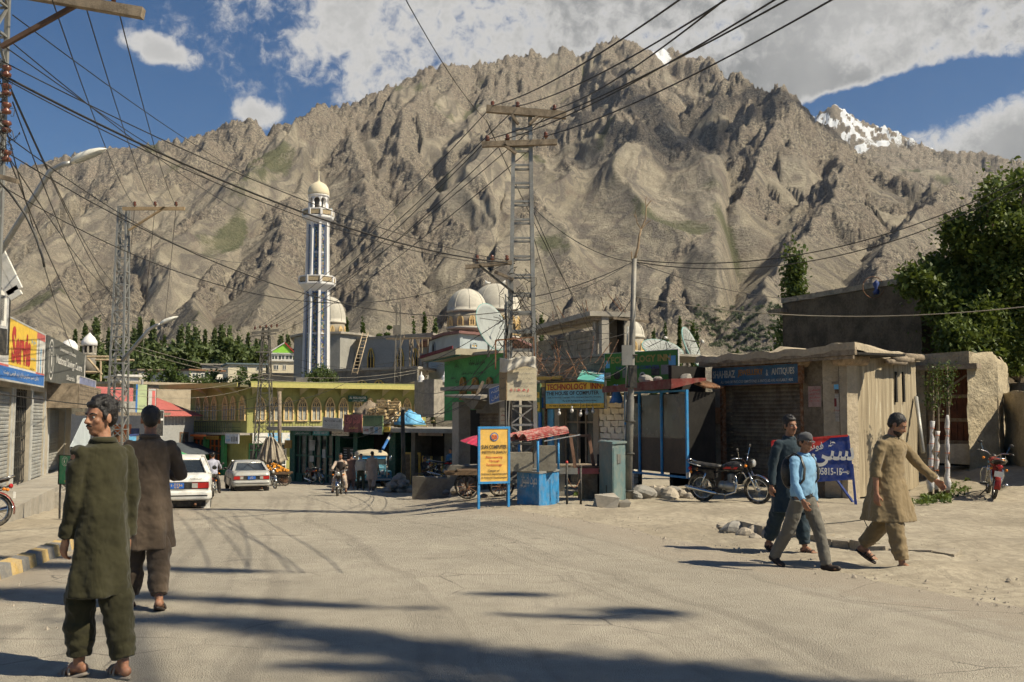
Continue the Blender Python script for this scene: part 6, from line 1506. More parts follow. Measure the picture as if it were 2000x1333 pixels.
 # lit side wall of vertically streaked mud
 A2,B2=W(1657,850,22.4),W(1792,850,25.6);F2=Fac(A2,B2);b2=F2.root('mud_wall','sunlit mud plastered wall with vertical drip grooves','wall',0,0,-.2)
 sm=M('mud_streak',(.37,.31,.215),.14,1.2,.95,bump=.5,bsc=6,bd=.03);t=NT.__new__(NT);
 nx,nz=150,26;H2=F2.hit(1657,690)[1]+.2;vs=[]
 for j in range(nz):
  for i in range(nx):
   X=F2.L*i/(nx-1);Z=H2*j/(nz-1);gr=.018*(float(gnoise(np.array(X*9.),np.array(Z*.5),5)))+.014*float(gnoise(np.array(X*24.),np.array(Z*.9),6))+.02*float(gnoise(np.array(X*.9),np.array(Z*.9),8))
   zz=Z+(.05*float(gnoise(np.array(X*2.),np.array(0.),9))if j==nz-1 else 0);vs.append((X,-gr,zz))
 m=MB();m.smooth=True;m.add(vs,[(j*nx+i,j*nx+i+1,(j+1)*nx+i+1,(j+1)*nx+i)for j in range(nz-1)for i in range(nx-1)]);m.build('plaster_face',mud_streaks(),b2)
 MB().box(.05,F2.L-.05,.12,.6,0,H2-.05).build('core',mud,b2)
 MB().box(.0,F2.L,-.12,.7,H2-.02,H2+.10,.04).build('coping',mud,b2)
 for px,py,r_,L_ in((1772,704,.10,.5),(1760,710,.07,.5),(1793,700,.09,.6)):
  X,Z=F2.hit(px,py,.25);MB().tube([(X-.9,-.25,Z+.2),(X+.25,-.25,Z+.2+.02)],r_,10).build('roof_log',owood,b2)
 for px in(1748,1763):X,Z=F2.hit(px,770,.02);MB().box(X,X+.10,-.05,.02,Z,Z+.75).build('slot',dark,b2)
 return F,F2
def mud_streaks():
 m=newmat('mud_streaks');t=NT(m);pos=t.n('ShaderNodeTexCoord').outputs['Object']
 v=t.noise(t.mul(pos,(7,1,.35)),1,5,.6,.2);a=t.noise(pos,1.3,5,.6);f=t.noise(pos,26,4,.6)
 c=t.mix(t.rng(v,.36,.66),(.25,.205,.14),(.38,.32,.225));c=t.mix(t.rng(t.math('ADD',v,t.math('MULTIPLY',a,.6)),.92,1.0,0,.75),c,(.56,.50,.38));c=t.mix(t.rng(a,.55,.7,0,.35),c,(.23,.185,.13))
 c=t.mix(t.rng(t.noise(t.mul(pos,(20,1,.5)),1,3),.62,.68,0,.5),c,(.13,.10,.07))
 t.done(c,.95,0,t.bump(t.math('ADD',v,t.math('MULTIPLY',f,.3)),.6,.04),.1);return m
AF,AF2=antiques()
def mud_compound():
 def rough(name,label,pts,H,th,mat,seed=1,top=None,zb=None,cat='wall',n_=14,amp=.06,rounded=.0,parent=None):
  P=[Vector((p.x,p.y,0))for p in pts];o=Vector((P[0].x,P[0].y,zb if zb is not None else G(P[0].x,P[0].y)-.3));r=parent or thing(name,label,cat,o)
  for a,c in zip(P,P[1:]):
   L=(c-a).length;d=(c-a)/L;nn=Vector((d.y,-d.x,0));nx=max(4,int(L*n_));nz=max(6,int(H*n_*.8));vs=[]
   for j in range(nz+3):
    for i in range(nx+1):
     s=L*i/nx;z=H*min(j,nz)/nz;back=th*max(0,j-nz)/2
     wx_=(a+d*s);k=amp*(float(gnoise(np.array(wx_.x*1.3+wx_.y),np.array(z*1.5),seed))+.5*float(gnoise(np.array((wx_.x+wx_.y)*4.),np.array(z*5.),seed+1))+.3*float(gnoise(np.array((wx_.x+wx_.y)*9.),np.array(z*14.),seed+2)))
     tz=z+(0 if j<nz else .05*float(gnoise(np.array(wx_.x*1.5+wx_.y),np.array(3.),seed+3))-.04*max(0,j-nz));v=a+d*s+nn*(k-back-(.06 if j>=nz-1 and rounded else 0));vs.append((v.x-o.x,v.y-o.y,tz))
   m=MB();m.smooth=True;w_=nx+1;m.add(vs,[(j*w_+i,j*w_+i+1,(j+1)*w_+i+1,(j+1)*w_+i)for j in range(nz+2)for i in range(nx)]);m.build('mud_face',mat,r)
  return r
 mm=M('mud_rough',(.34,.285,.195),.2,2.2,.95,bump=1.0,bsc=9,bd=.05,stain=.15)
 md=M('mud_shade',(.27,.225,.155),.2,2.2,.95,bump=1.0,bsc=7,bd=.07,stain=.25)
 Y0=25.8;zt=W(1900,690,Y0).z;g=-.1
 # left jamb, over-door, right massive gate pier
 A=W(1792,800,26.4);B=W(1808,800,26.3)
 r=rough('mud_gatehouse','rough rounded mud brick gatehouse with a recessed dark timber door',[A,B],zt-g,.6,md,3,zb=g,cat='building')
 o=r.location.copy();C=W(1890,800,25.6);D=W(1950,800,26.0);E=W(1962,800,27.0)
 rough('','',[C,D,E],zt-g+.06,.8,mm,5,zb=g,parent=r)if 0 else None
 def seg(pts,H,seed,mat=mm,th=.7):  # same thing, more faces
  P=[Vector((p.x,p.y,0))for p in pts]
  for a,c in zip(P,P[1:]):
   L=(c-a).length;d=(c-a)/L;nn=Vector((d.y,-d.x,0));nx=int(L*16);nz=int(H*13);vs=[];seg_last=0
   for j in range(nz+4):
    for i in range(nx+1):
     s=L*i/nx;z=H*min(j,nz)/nz;back=th*max(0,j-nz)/3;w_=a+d*s
     k=.035*(float(gnoise(np.array((w_.x+w_.y)*1.3),np.array(z*1.5),seed))+.55*float(gnoise(np.array((w_.x+w_.y)*4.),np.array(z*5.),seed+1))+.4*float(gnoise(np.array((w_.x+w_.y)*6.),np.array(z*13.),seed+2)))
     rd=.10*max(0,(z-(H-.2))/.2)**2
     v=w_+nn*(k-back-rd);vs.append((v.x-o.x,v.y-o.y,z-(.05*max(0,j-nz))+.05*math.sin(s*3+seed)*(j>=nz)))
   m=MB();m.smooth=True;w2=nx+1;m.add(vs,[(j*w2+i,j*w2+i+1,(j+1)*w2+i+1,(j+1)*w2+i)for j in range(nz+3)for i in range(nx)]);m.build('mud_face',mat,r)
 H=zt-g
 seg([C,D],H,5);seg([D,W(1962,800,27.0),W(1972,800,28.8)],H-.05,7)
 # over the door
 Fd=Fac(A,C);L=Fd.L;loc=lambda x,y,z:Fd.w(x,y,z)-o
 zd=Fd.hit(1850,722)[1];
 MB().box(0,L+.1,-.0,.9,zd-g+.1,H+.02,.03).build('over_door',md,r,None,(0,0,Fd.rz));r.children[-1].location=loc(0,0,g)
 lw=Fd.hit(1802,800)[0];rw=Fd.hit(1893,800)[0]
 q=MB().box(lw-.3,rw+.25,-.12,.3,0,.13,.01).build('lintel',owood,r,loc(0,0,zd));q.rotation_euler=(0,0,Fd.rz)
 dz0=Fd.hit(1850,868)[1];dw=rw-lw
 dr=M('door_brown',(.10,.035,.018),.3,4,.75,streak=.4);
 dd=Fd.w(lw,.45,dz0);door=thing('door','dark red brown timber double door deep in the mud gatehouse','door',dd,Fd.rz);hh=zd-dz0
 for k in range(6):MB().box(.12+(dw-.24)*k/6,.12+(dw-.24)*(k+1)/6-.012,0,.04,.05,hh).build('door_board',dr,door)
 for a in(0,dw-.1):MB().box(a,a+.1,-.05,.06,0,hh).build('door_post',wood,door)
 for z in(.3*hh,.62*hh,0):MB().box(.1,dw-.1,-.03,-.002,z,z+.09).build('cross_rail',wood,door)
 q=MB().box(0,dw,.55,.6,-.6,hh).build('dark_back',dark,door)
 MB().box(-.1,dw+.1,-.2,.3,-.5,0,.04).build('threshold',conc,door)
 # broken plank fixed to the door
 MB().beam((.45,-.12,hh*.72),(1.05,-.2,hh*.92),.03,.05).build('loose_plank',owood,door)
 # low wall running off to the right
 P=[W(1960,800,26.8),W(2012,800,24.8),W(2140,800,22.5)]
 rough('mud_wall','long lower sunlit mud wall running off the right edge',P,W(1985,765,26).z+.2,.5,mm,12,zb=-.2)
 # leaning steel rod by the corner
 p,q=W(1803,884,24.5),W(1789,776,25.4);tag(MB().tube([(0,0,0),q-p],.05,8).build('leaning_pole',gal,None,p),'grey pole leaning on the mud wall left of the gate','pole')
 # large dark block wall behind
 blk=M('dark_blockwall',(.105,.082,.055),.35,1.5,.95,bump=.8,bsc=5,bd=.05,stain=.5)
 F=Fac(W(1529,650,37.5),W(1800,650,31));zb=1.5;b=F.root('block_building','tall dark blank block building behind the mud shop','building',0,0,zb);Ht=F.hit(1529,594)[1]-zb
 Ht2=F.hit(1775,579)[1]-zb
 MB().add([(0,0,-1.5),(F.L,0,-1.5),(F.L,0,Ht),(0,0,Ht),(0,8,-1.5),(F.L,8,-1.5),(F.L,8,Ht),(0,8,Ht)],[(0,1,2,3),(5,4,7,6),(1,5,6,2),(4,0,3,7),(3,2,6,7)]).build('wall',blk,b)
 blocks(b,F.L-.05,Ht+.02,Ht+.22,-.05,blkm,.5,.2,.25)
 MB().box(-.5,.3,-.3,.5,Ht-.35,Ht-.2).build('eave',owood,b)
 # things on its roof
 p=W(1706,578,32.5);t=thing('antenna','blue cloth hanging on a wire wheel frame on the dark roof','frame',p);MB().tube([(.35*math.cos(a),0,.28+.35*math.sin(a))for a in[k*math.pi/8 for k in range(17)]],.012,4).build('hoop',rust,t);MB().loft([[(.1+(.07+.04*math.sin(k*2.1))*math.cos(a)*(1+.3*math.sin(3*a)),.05*math.sin(a),.05+.09*k+.02*math.sin(2*a))for a in[2*math.pi*q/14 for q in range(14)]]for k in range(6)]).build('blue_cloth',navy,t)
 p=W(1742,578,32.5);t=thing('rusty_frame','bent rusty rod frames standing on the dark roof','frame',p)
 for k in range(3):MB().tube([(-.2+.25*k,.1*k,0),(.05+.25*k,.1*k,.5),(.35+.2*k,.1,.42-.1*k),(.45+.2*k,.1,-.0)],.018,5).build('rod',rust,t)
mud_compound()
# the red and blue board
def city_board():
# a trapezoid board leaning back on blue legs
 A,B=W(1506,925,21.2),W(1667,938,20.6);g=G(B.x,B.y);F=Fac(A,B);r=F.root('photo_shop_board','red and blue photo shop board with white brush lettering on blue legs','sign',0,0,g);r.rotation_euler=(R_(-9),0,F.rz)
 x=lambda px,py:F.hit(px,py);z=lambda px,py:F.hit(px,py)[1]-g
 TL,TR,BR,BL=(x(1506,861)[0],z(1506,861)),(x(1655,850)[0],z(1655,850)),(x(1664,935)[0],z(1664,935)),(x(1512,945)[0],z(1512,945))
 nav=paint('board_navy',(.02,.045,.20));rd=paint('board_red',(.50,.03,.025))
 MB().prism([BL,BR,TR,TL],0,.03).build('panel',nav,r);k=lambda p,q,t:(p[0]+(q[0]-p[0])*t,p[1]+(q[1]-p[1])*t)
 MB().prism([k(TL,BL,.42),k(TL,BL,.9),k(TL,TR,.78),TL][::1],-.006,-.002).build('red_field',rd,r)if 0 else MB().prism([k(BL,BR,.06)[:1]+(k(TL,BL,.72)[1],),k(TL,TR,.80),TL],-.006,-.002).build('red_field',rd,r)
 for p,q in((TL,TR),(TR,BR),(BR,BL),(BL,TL)):MB().beam((p[0],.01,p[1]),(q[0],.01,q[1]),.05,.04).build('frame',rd if p is TL or q is TL else nav,r)
 for t,px,py,h,w_,m_ in((urdu('سٹی'),1625,886,.55,.85,white),(urdu('فوٹو'),1592,872,.2,.3,white),(urdu('ریسکیو'),1648,921,.12,.2,white),('05815-15',1620,921,.15,.48,white),(urdu('فون'),1592,923,.10,.14,white)):
  X,Z=F.hit(px,py);letters(t,X,Z-g,h,m_,r,w_,y=-.014,off=.02)
 for p,q in((BR,(BR[0]+.06,-.02)),(k(BL,BR,.1),(BL[0]+.2,-.02))):MB().beam((p[0],.02,p[1]+.3),(q[0],.02,q[1]+.02),.05).build('leg',nav,r)
 for s in(.12,.72):a=k(BL,BR,s);MB().beam((a[0],.03,a[1]+.2),(a[0]+.45,.55,.05),.04).build('rear_leg',nav,r)
city_board()
# green banner with pictures over the roofs
def banner():
 bg_=M('banner_green',(.05,.17,.03),.12,2,.6,bump=.1);F=Fac(W(1180,730,28.5),W(1326,730,26.5));og=M('banner_ochre',(.34,.26,.08),.15,3,.7)
 r=sgn_at(F,1181,692,1325,762,0,bg_,'large green computer shop banner with ochre lettering standing over the roofs',frame=lgrey,fw=.015,th=.03,texts=[('TECHNOLOGY INN',.47,.82,.18,.88,og,.035),('THE HOUSE OF COMPUTER',.46,.60,.09,.60,navy,.02)],
 patches=[(.015,.62,.075,.82,skyb),(.01,.34,.045,.5,lgrey),(.05,.34,.085,.5,lgrey),(.255,.35,.29,.55,greyp),(.65,.38,.76,.60,iron),(.78,.40,.90,.64,greyp),(.88,.62,.97,.86,skyb),(.86,.56,.98,.62,iron)])
 w_=F.hit(1325,700)[0]-F.hit(1181,700)[0]
 for cx,cz,a,bz,m_ in((.18,.45,.05,.12,iron),(.53,.42,.04,.10,lgrey),(.53,.42,.025,.06,iron)):MB().ell((cx*w_,-.01-.006*(m_ is iron),cz*1.0),(a*w_,.004,bz*1.0),12,6).build('printed_shape',m_,r)
 for u in(.05,.95):MB().beam((u*w_,.06,-.9),(u*w_,.06,.9),.05).build('post',owood,r)
 t=thing('plastic_bag','torn blue plastic bag caught at the lower corner of the green banner','bag',W(1203,768,26.5));m=MB();rings=[[((.16-.02*k)*math.cos(a)*(1+.3*math.sin(3*a+k)),.1*math.sin(a),-.25+.09*k+.03*math.sin(a*4))for a in[2*math.pi*q/12 for q in range(12)]]for k in range(6)]
 m.loft(rings);m.build('bag',blue,t)
banner()
# ---------------------------------------------------------------- satellite dishes
def dish(label,px,py,Y,R,face,tiltx,ribs=True,mat=None,mesh_=True,stain=False):
 """R metres across its half; face = heading of the axis, tiltx = its elevation"""
 p=W(px,py,Y);r=thing('satellite_dish',label,'satellite dish',p,0,'old satellite dishes on the roofs');Q=Euler((math.pi/2-tiltx,0,face)).to_matrix()
 rings=[];dep=.2*R
 for k in range(9):
  t=max(k/8,.02);rings.append([Q@Vector((R*t*math.cos(a),R*t*math.sin(a),dep*t*t))for a in[2*math.pi*q/32 for q in range(32)]])
 m=MB();m.loft(rings,cap=False);ob=m.build('reflector',mat,r);md=ob.modifiers.new('s','SOLIDIFY');md.thickness=.02
 rg=MB().tube([Q@Vector((R*math.cos(a),R*math.sin(a),dep))for a in[2*math.pi*q/32 for q in range(33)]],.022,6).build('rim',paint('rim_teal',(.18,.36,.33)),r)
 if ribs:
  for q in range(20):
   a=2*math.pi*q/20;MB().tube([Q@Vector((R*t*math.cos(a),R*t*math.sin(a),dep*t*t+.014))for t in(.05,.35,.65,1)],.011,4).build('rib',iron,r)
  for t in(.4,.72):MB().tube([Q@Vector((R*t*math.cos(a),R*t*math.sin(a),dep*t*t+.014))for a in[2*math.pi*q/24 for q in range(25)]],.009,4).build('hoop',iron,r)
 top=Q@Vector((0,0,R*.78))
 for q in range(3):a=2*math.pi*q/3+.5;MB().tube([Q@Vector((R*.7*math.cos(a),R*.7*math.sin(a),dep*.5)),top],.012,4).build('feed_strut',iron,r)
 MB().tube([top,top*1.1],.06,8).build('feed_horn',white,r);MB().tube([(0,.1,0),(0,.15,-R*1.15)],.045,8).build('mount',gal,r)
 MB().tube([Q@Vector((0,0,-.05)),(0,.15,-R*.6)],.04,6).build('mount_arm',gal,r)
 return r
dm1=M('dish_grey',(.30,.315,.30),.1,2,.6,bump=.05,stain=.2,streak=.2)
dish('tall pale solid dish turned edgeways before the big dome',954,642,40,1.0,R_(55),R_(18),False,dm1)
dish('half hidden ribbed dish left of the steel pole',1205,688,36,.66,R_(25),R_(35),True,dm1)
dish('wide ribbed dish tipped back behind the green banner',1292,690,34,.72,R_(20),R_(58),True,dm1)
dish('narrow edge on ribbed dish right of the wide one',1343,680,33,.68,R_(62),R_(20),True,dm1)
# ---------------------------------------------------------------- vehicles
rub=M('rubber',(.022,.021,.02),.2,8,.85,dust=.3,bump=.2);chrome=M('chrome',(.55,.55,.54),.05,5,.18,1,bump=0);alu=M('aluminium',(.30,.30,.29),.15,9,.4,.8)
blackp=M('black_plastic',(.018,.018,.018),.2,5,.4,bump=0,dust=.12);lred=M('lamp_red',(.35,.012,.01),.1,5,.15,bump=0,spec=.6);lamb=M('lamp_amber',(.65,.20,.02),.1,5,.2,bump=0);lclear=M('lamp_clear',(.45,.45,.42),.1,5,.12,.4,bump=0)
def torus(R,r,n=28,k=8,c=(0,0,0),ax='y'):
 m=[];
 for i in range(n+1):
  a=2*math.pi*i/n;m.append((c[0]+R*math.cos(a),c[1],c[2]+R*math.sin(a)))
 return m
def motorbike(label,loc,fwd,tank,group='parked motorcycles',lean=0.,tankname='tank',s=1.0,simple=False,rider=False):
 r=thing('motorcycle',label,'motorcycle',loc,math.atan2(fwd[1],fwd[0]),group if not rider else None);r.rotation_euler=(lean,0,math.atan2(fwd[1],fwd[0]));r.scale=(s,s,s)
 tm=M('tank_'+tank,{'red':(.24,.018,.014),'black':(.02,.02,.022),'dark':(.05,.02,.02)}[tank],.1,5,.2,.2,bump=0,dust=.1);R=.30
 for wx,nm in((.64,'wheel'),(-.61,'wheel')):
  w_=MB();w_.tube(torus(R-.035,.035,30,8,(0,0,0)),.037,8,cap=False);wo=w_.build('wheel',rub,r,(wx,0,R))
  MB().tube(torus(R-.075,.012),.014,6,cap=False).build('rim',chrome,wo);MB().tube([(0,-.055,0),(0,.055,0)],.045,12).build('hub',alu,wo)
  if not simple:
   sp=MB()
   for k in range(18):
    a=2*math.pi*k/18;b_=a+(.35 if k%2 else-.35);sp.tube([(.04*math.cos(b_),.04*(-1)**k,.04*math.sin(b_)),((R-.08)*math.cos(a),0,(R-.08)*math.sin(a))],.0032,4)
   sp.build('spokes',chrome,wo,kind='stuff')
 def arc(cx,R_,a0,a1,n=10):return[(cx+R_*math.cos(R_a),0,R+R_*math.sin(R_a))for R_a in[R_(0)*0+math.radians(a0+(a1-a0)*i/n)for i in range(n+1)]]if 0 else[(cx+R_*math.cos(math.radians(a0+(a1-a0)*i/n)),0,R+R_*math.sin(math.radians(a0+(a1-a0)*i/n)))for i in range(n+1)]
 def fender(cx,a0,a1,mat_,nm):
  rings=[[(p[0],dy,p[2]-.02*abs(dy)/.06)for dy in(-.06,-.03,0,.03,.06)]for p in arc(cx,R+.035,a0,a1)]
  o=MB().loft(rings,cap=False,closed=False).build(nm,mat_,r);md=o.modifiers.new('s','SOLIDIFY');md.thickness=.006
 fender(.64,20,160,chrome,'front_fender');fender(-.61,25,190,tm,'rear_fender')
 for sy in(-1,1):
  MB().tube([(.64,sy*.075,R),(.50,sy*.075,.68)],.022,8).build('fork_leg',chrome,r);MB().tube([(.50,sy*.075,.68),(.44,sy*.075,.88)],.018,8).build('fork_leg',blackp,r)
  MB().tube([(-.61,sy*.09,R),(-.46,sy*.10,.64)],.022,8).build('shock',chrome,r);MB().tube([(-.61,sy*.08,R),(-.12,sy*.07,.30)],.016,6).build('swing_arm',blackp,r)
  MB().tube([(.43,sy*.05,.9),(.40,sy*.16,.98),(.34,sy*.34,1.0),(.26,sy*.37,.985)],.012,8).build('handlebar',chrome,r);MB().tube([(.34,sy*.30,1.0),(.26,sy*.37,.985)],.019,8).build('grip',blackp,r)
  MB().tube([(.38,sy*.24,1.0),(.40,sy*.30,1.16)],.006,5).build('mirror_stalk',chrome,r);MB().ell((.40,sy*.32,1.18),(.015,.055,.038),10,6).build('mirror',blackp,r)
  MB().ell((.50,sy*.20,.83),(.035,.035,.03),8,6).build('indicator',lamb,r);MB().ell((-.78,sy*.15,.66),(.035,.03,.03),8,6).build('indicator',lamb,r)
  MB().tube([(-.05,sy*.1,.28),(-.05,sy*.26,.27)],.016,6).build('footrest',rub,r)
 MB().ell((.55,0,.86),(.07,.09,.09),12,8).build('headlight_shell',blackp,r);MB().ell((.60,0,.86),(.035,.078,.078),14,8).build('headlight',lclear,r)
 rings=[]
 for t,w_,z0,z1 in((0,.05,.74,.80),(.1,.10,.70,.86),(.35,.135,.68,.90),(.7,.12,.68,.87),(1,.06,.70,.80)):
  x=.36-.50*t;rings.append([(x,w_*math.cos(a)*(abs(math.cos(a))**-.15 if abs(math.cos(a))>.05 else 1),(z0+z1)/2+(z1-z0)/2*math.sin(a))for a in[2*math.pi*k/14 for k in range(14)]])
 MB().loft(rings).build('fuel_tank',tm,r)
 for sy in(-1,1):MB().add([(.30,sy*.128,.79),(.02,sy*.138,.79),(-.05,sy*.12,.74),(.26,sy*.125,.74)],[(0,1,2,3)if sy<0 else(3,2,1,0)]).build('tank_stripe',skyb if tank=='red' else pinkr if 0 else M('stripe_red',(.40,.02,.02),.1,5,.3,bump=0),r)
 rings=[]
 for x,w_,z,h_ in((-.12,.07,.775,.05),(-.22,.12,.775,.07),(-.45,.13,.79,.08),(-.70,.125,.82,.08),(-.82,.08,.84,.05)):
  rings.append([(x,w_*math.cos(a),z+h_/2*math.sin(a)*1.2)for a in[2*math.pi*k/12 for k in range(12)]])
 MB().loft(rings).build('seat',blackp,r)
 MB().tube([(-.55,-.13,.78),(-.82,-.13,.86),(-.90,-.08,.90),(-.90,.08,.90),(-.82,.13,.86),(-.55,.13,.78)],.011,6).build('grab_rail',chrome,r)
 MB().box(-.50,-.28,-.10,.10,.52,.70,.01).build('side_cover',tm,r);MB().ell((-.86,0,.72),(.04,.07,.045),10,6).build('taillight',lred,r);MB().box(-.93,-.92,-.09,.09,.50,.62).build('number_plate',white,r)
 MB().tube([(.40,0,.84),(.30,0,.66),(.18,0,.36),(-.10,0,.27),(-.30,0,.32),(-.35,0,.62),(.30,0,.78)],.02,8).build('frame',blackp,r)
 MB().tube([(-.3,0,.62),(-.84,0,.72)],.02,6).build('frame',blackp,r)
 e=MB();e.ell((.02,0,.36),(.17,.12,.12),14,8);e.ell((-.14,0,.37),(.1,.10,.10),12,8);e.build('engine',alu,r)
 cy=MB();
 for k in range(7):cy.lathe([(.075,.44+.025*k),(.075,.452+.025*k)],12,(.07,0));cy.lathe([(.055,.45+.025*k),(.055,.47+.025*k)],12,(.07,0))
 cy.build('cylinder_fins',alu,r)
 MB().tube([(.12,-.04,.52),(.22,-.08,.44),(.20,-.12,.26),(0,-.14,.20),(-.25,-.15,.22)],.021,8).build('exhaust_pipe',chrome,r)
 MB().tube([(-.22,-.15,.22),(-.30,-.15,.23),(-.86,-.17,.34),(-.92,-.17,.355)],[.03,.045,.048,.03],12).build('muffler',chrome,r)
 MB().tube([(.26,-.04,.30),(.30,-.20,.30),(.30,-.24,.50),(.26,-.20,.62),(.24,-.04,.64)],.014,8).build('crash_bar',chrome,r);MB().tube([(.26,.04,.30),(.30,.20,.30),(.30,.24,.50),(.26,.20,.62),(.24,.04,.64)],.014,8).build('crash_bar',chrome,r)
 MB().tube([(-.12,.06,.25),(-.22,.24,.02)],.013,6).build('side_stand',blackp,r)
 return r
def at(px,Y,dz=0.):v=on(px,Y,dz);return v
B0=motorbike('red and black motorcycle on its stand before the brown shutter',at(1424,21.2),(.80,-.60),'black',lean=R_(7),s=1.0)
motorbike('red tailed motorcycle parked alone on the dirt bank before the mud pier',at(1932,22.2),(.34,.94),'red',lean=R_(9))
motorbike('red motorcycle cut off by the left edge with only its tail in the picture',at(-84,17.5,.02),(-.96,-.28),'red',lean=R_(6))
motorbike('small dark motorcycle parked before the green glazed shop doors',at(618,55,.0),(.65,-.75),'dark',lean=R_(7),simple=True)
motorbike('small motorcycle parked against the orange covered cart behind the middle car',at(531,49),(.5,-.86),'black',lean=R_(7),simple=True)
motorbike('dark motorcycle parked in the shade before the display shop',at(874,46,.5),(.9,-.3),'black',lean=R_(6),simple=True)
RB1=motorbike('black motorcycle ridden towards the camera with amber indicators',at(664,38.5),(.06,-1),'black',rider=True);RB2=motorbike('red tailed motorcycle ridden away past the white cars',at(416,35),(-.25,1),'dark',rider=True)
carw=M('car_white',(.66,.65,.61),.05,2,.3,.0,bump=0,dust=.3,spec=.5);cars_=M('car_silver',(.40,.40,.375),.06,2,.3,.2,bump=0,dust=.35,spec=.5)
def sedan(label,loc,fwd,body,plate,sticker=False,s=1.0):
 """rear of the car at -x; 4.2 m long"""
 r=thing('car',label,'car',loc,math.atan2(fwd[1],fwd[0]));r.scale=(s,s,s);W2=.83
 def ring(x,w_,z0,z1,rr=.12,belly=.0):  # closed section in y,z
  out=[];n=5
  for(cy,cz,a0)in((w_-rr,z1-rr,0),(-(w_-rr),z1-rr,90),(-(w_-rr),z0+rr,180),((w_-rr),z0+rr,270)):
   for k in range(n+1):a=math.radians(a0+90*k/n);out.append((x,cy+rr*math.cos(a),cz+rr*math.sin(a)))
  return out
 secs=[(-2.08,.70,.42,.80,.10),(-2.02,.79,.34,.92,.12),(-1.85,.825,.24,.97,.13),(-1.45,.83,.22,.985,.13),(-.7,.84,.20,.96,.13),(.4,.84,.20,.95,.13),(1.1,.83,.22,.93,.14),(1.75,.80,.26,.86,.14),(2.03,.72,.34,.76,.14),(2.10,.62,.40,.66,.1)]
 MB().loft([ring(*s_)for s_ in secs]).build('body',body,r)
 # greenhouse: glass volume then roof skin and pillars
 def gring(x,w0,w1,z0,z1):return[(x,-w0,z0),(x,-w1,z1),(x,w1,z1),(x,w0,z0)]
 G_=[(-1.50,.70,.66,.93,.985),(-.92,.74,.56,.93,1.335),(-.35,.75,.575,.93,1.375),(.35,.75,.57,.93,1.36),(1.02,.72,.66,.92,.96)]
 gm=glass('car_glass',(.02,.025,.03),.04);o=MB().loft([gring(*q)for q in G_]).build('windows',gm,r)
 for p in o.data.polygons:p.use_smooth=False
 rf=MB();RS=[(-1.0,.57,1.315),(-.9,.575,1.352),(-.35,.59,1.392),(.35,.585,1.377),(.45,.575,1.35)]
 rf.loft([[(x,-w_,z-.03),(x,-w_*.9,z),(x,0,z+.012),(x,w_*.9,z),(x,w_,z-.03),(x,w_*.9,z-.05),(x,0,z-.05),(x,-w_*.9,z-.05)]for x,w_,z in RS]).build('roof',body,r)
 for sy in(-1,1):
  for a,c in(((-1.62,.745,.96),(-.95,.575,1.33)),((1.06,.73,.93),(.42,.575,1.35))):MB().beam((a[0],sy*a[1],a[2]),(c[0],sy*c[1],c[2]),.11,.05).build('pillar',body,r)
  MB().beam((-.32,sy*.765,.95),(-.32,sy*.595,1.36),.07,.03).build('pillar',body,r)
  MB().ell((.62,sy*.90,1.0),(.06,.07,.06),10,6).build('wing_mirror',blackp,r)
  MB().box(-1.3,1.1,sy*.842-.006,sy*.842+.006,.60,.64).build('side_strip',blackp,r)
  for x in(-.40,.55):MB().box(x-.006,x+.006,sy*.842-.003,sy*.842+.003,.3,.93).build('door_gap',blackp,r)
  # boot edge, lights, bumper, plate
 MB().box(-2.087,-2.05,-.76,.76,.60,.78,.0).build('light_band',blackp,r)
 for sy in(-1,1):
  MB().box(-2.098,-2.06,min(sy*.36,sy*.77),max(sy*.36,sy*.77),.62,.76).build('taillight',lred,r);MB().box(-2.104,-2.09,min(sy*.36,sy*.50),max(sy*.36,sy*.50),.63,.75).build('reversing_lamp',lclear,r)
  MB().box(-1.28,-1.22,sy*.74-.09,sy*.74+.09,.08,.32).build('mud_flap',white if sticker else blackp,r)if 0 else MB().box(-1.74,-1.72,sy*.70-.11,sy*.70+.11,.07,.33).build('mud_flap',body if sticker else blackp,r)
 MB().loft([ring(-2.20,.70,.36,.52,.06),ring(-2.17,.80,.33,.56,.07),ring(-1.95,.85,.33,.56,.06),ring(-1.75,.848,.35,.54,.05)]).build('bumper',body,r);MB().box(-2.205,-2.19,-.74,.74,.43,.46).build('bumper_strip',blackp,r);MB().box(-2.0,-1.7,-.7,.7,.16,.3).build('underbody',blackp,r)
 pb=M('plate_blue',(.03,.12,.42),.1,5,.4,bump=0);p=MB().box(-2.112,-2.10,-.17,.17,.62,.76).build('number_plate',pb,r)
 for t,z,h_ in plate:l=letters(t,0,0,h_,yellow,r,.27 if len(t)>4 else .12,off=.01);l.location=(-2.118,0,z);l.rotation_euler=(0,0,-math.pi/2)
 MB().tube([(-1.9,-.45,.22),(-2.2,-.45,.22)],.035,10).build('exhaust',rust,r)
 MB().beam((-1.47,-.25,1.01),(-1.08,.12,1.26),.02,.012).build('wiper',blackp,r)
 if sticker:
  st=MB().add([(-1.055,.62*.5-.35+v*.35,1.262+.03*math.sin(v*7))for v in(0,.5,1,1.5)],[(0,1,2,3)])if 0 else None
  l=letters(urdu('ماشااللہ'),0,0,.12,M('sticker_red',(.6,.02,.03),.1,5,.4,bump=0),r,.42,off=.01);l.location=(-1.07,.25,1.258);l.rotation_euler=(R_(-58)+0,0,-math.pi/2)
  l=letters('COROLLA',0,0,.03,blackp,r,.3,off=.0);l.location=(-2.07,-.45,.855);l.rotation_euler=(0,0,-math.pi/2)
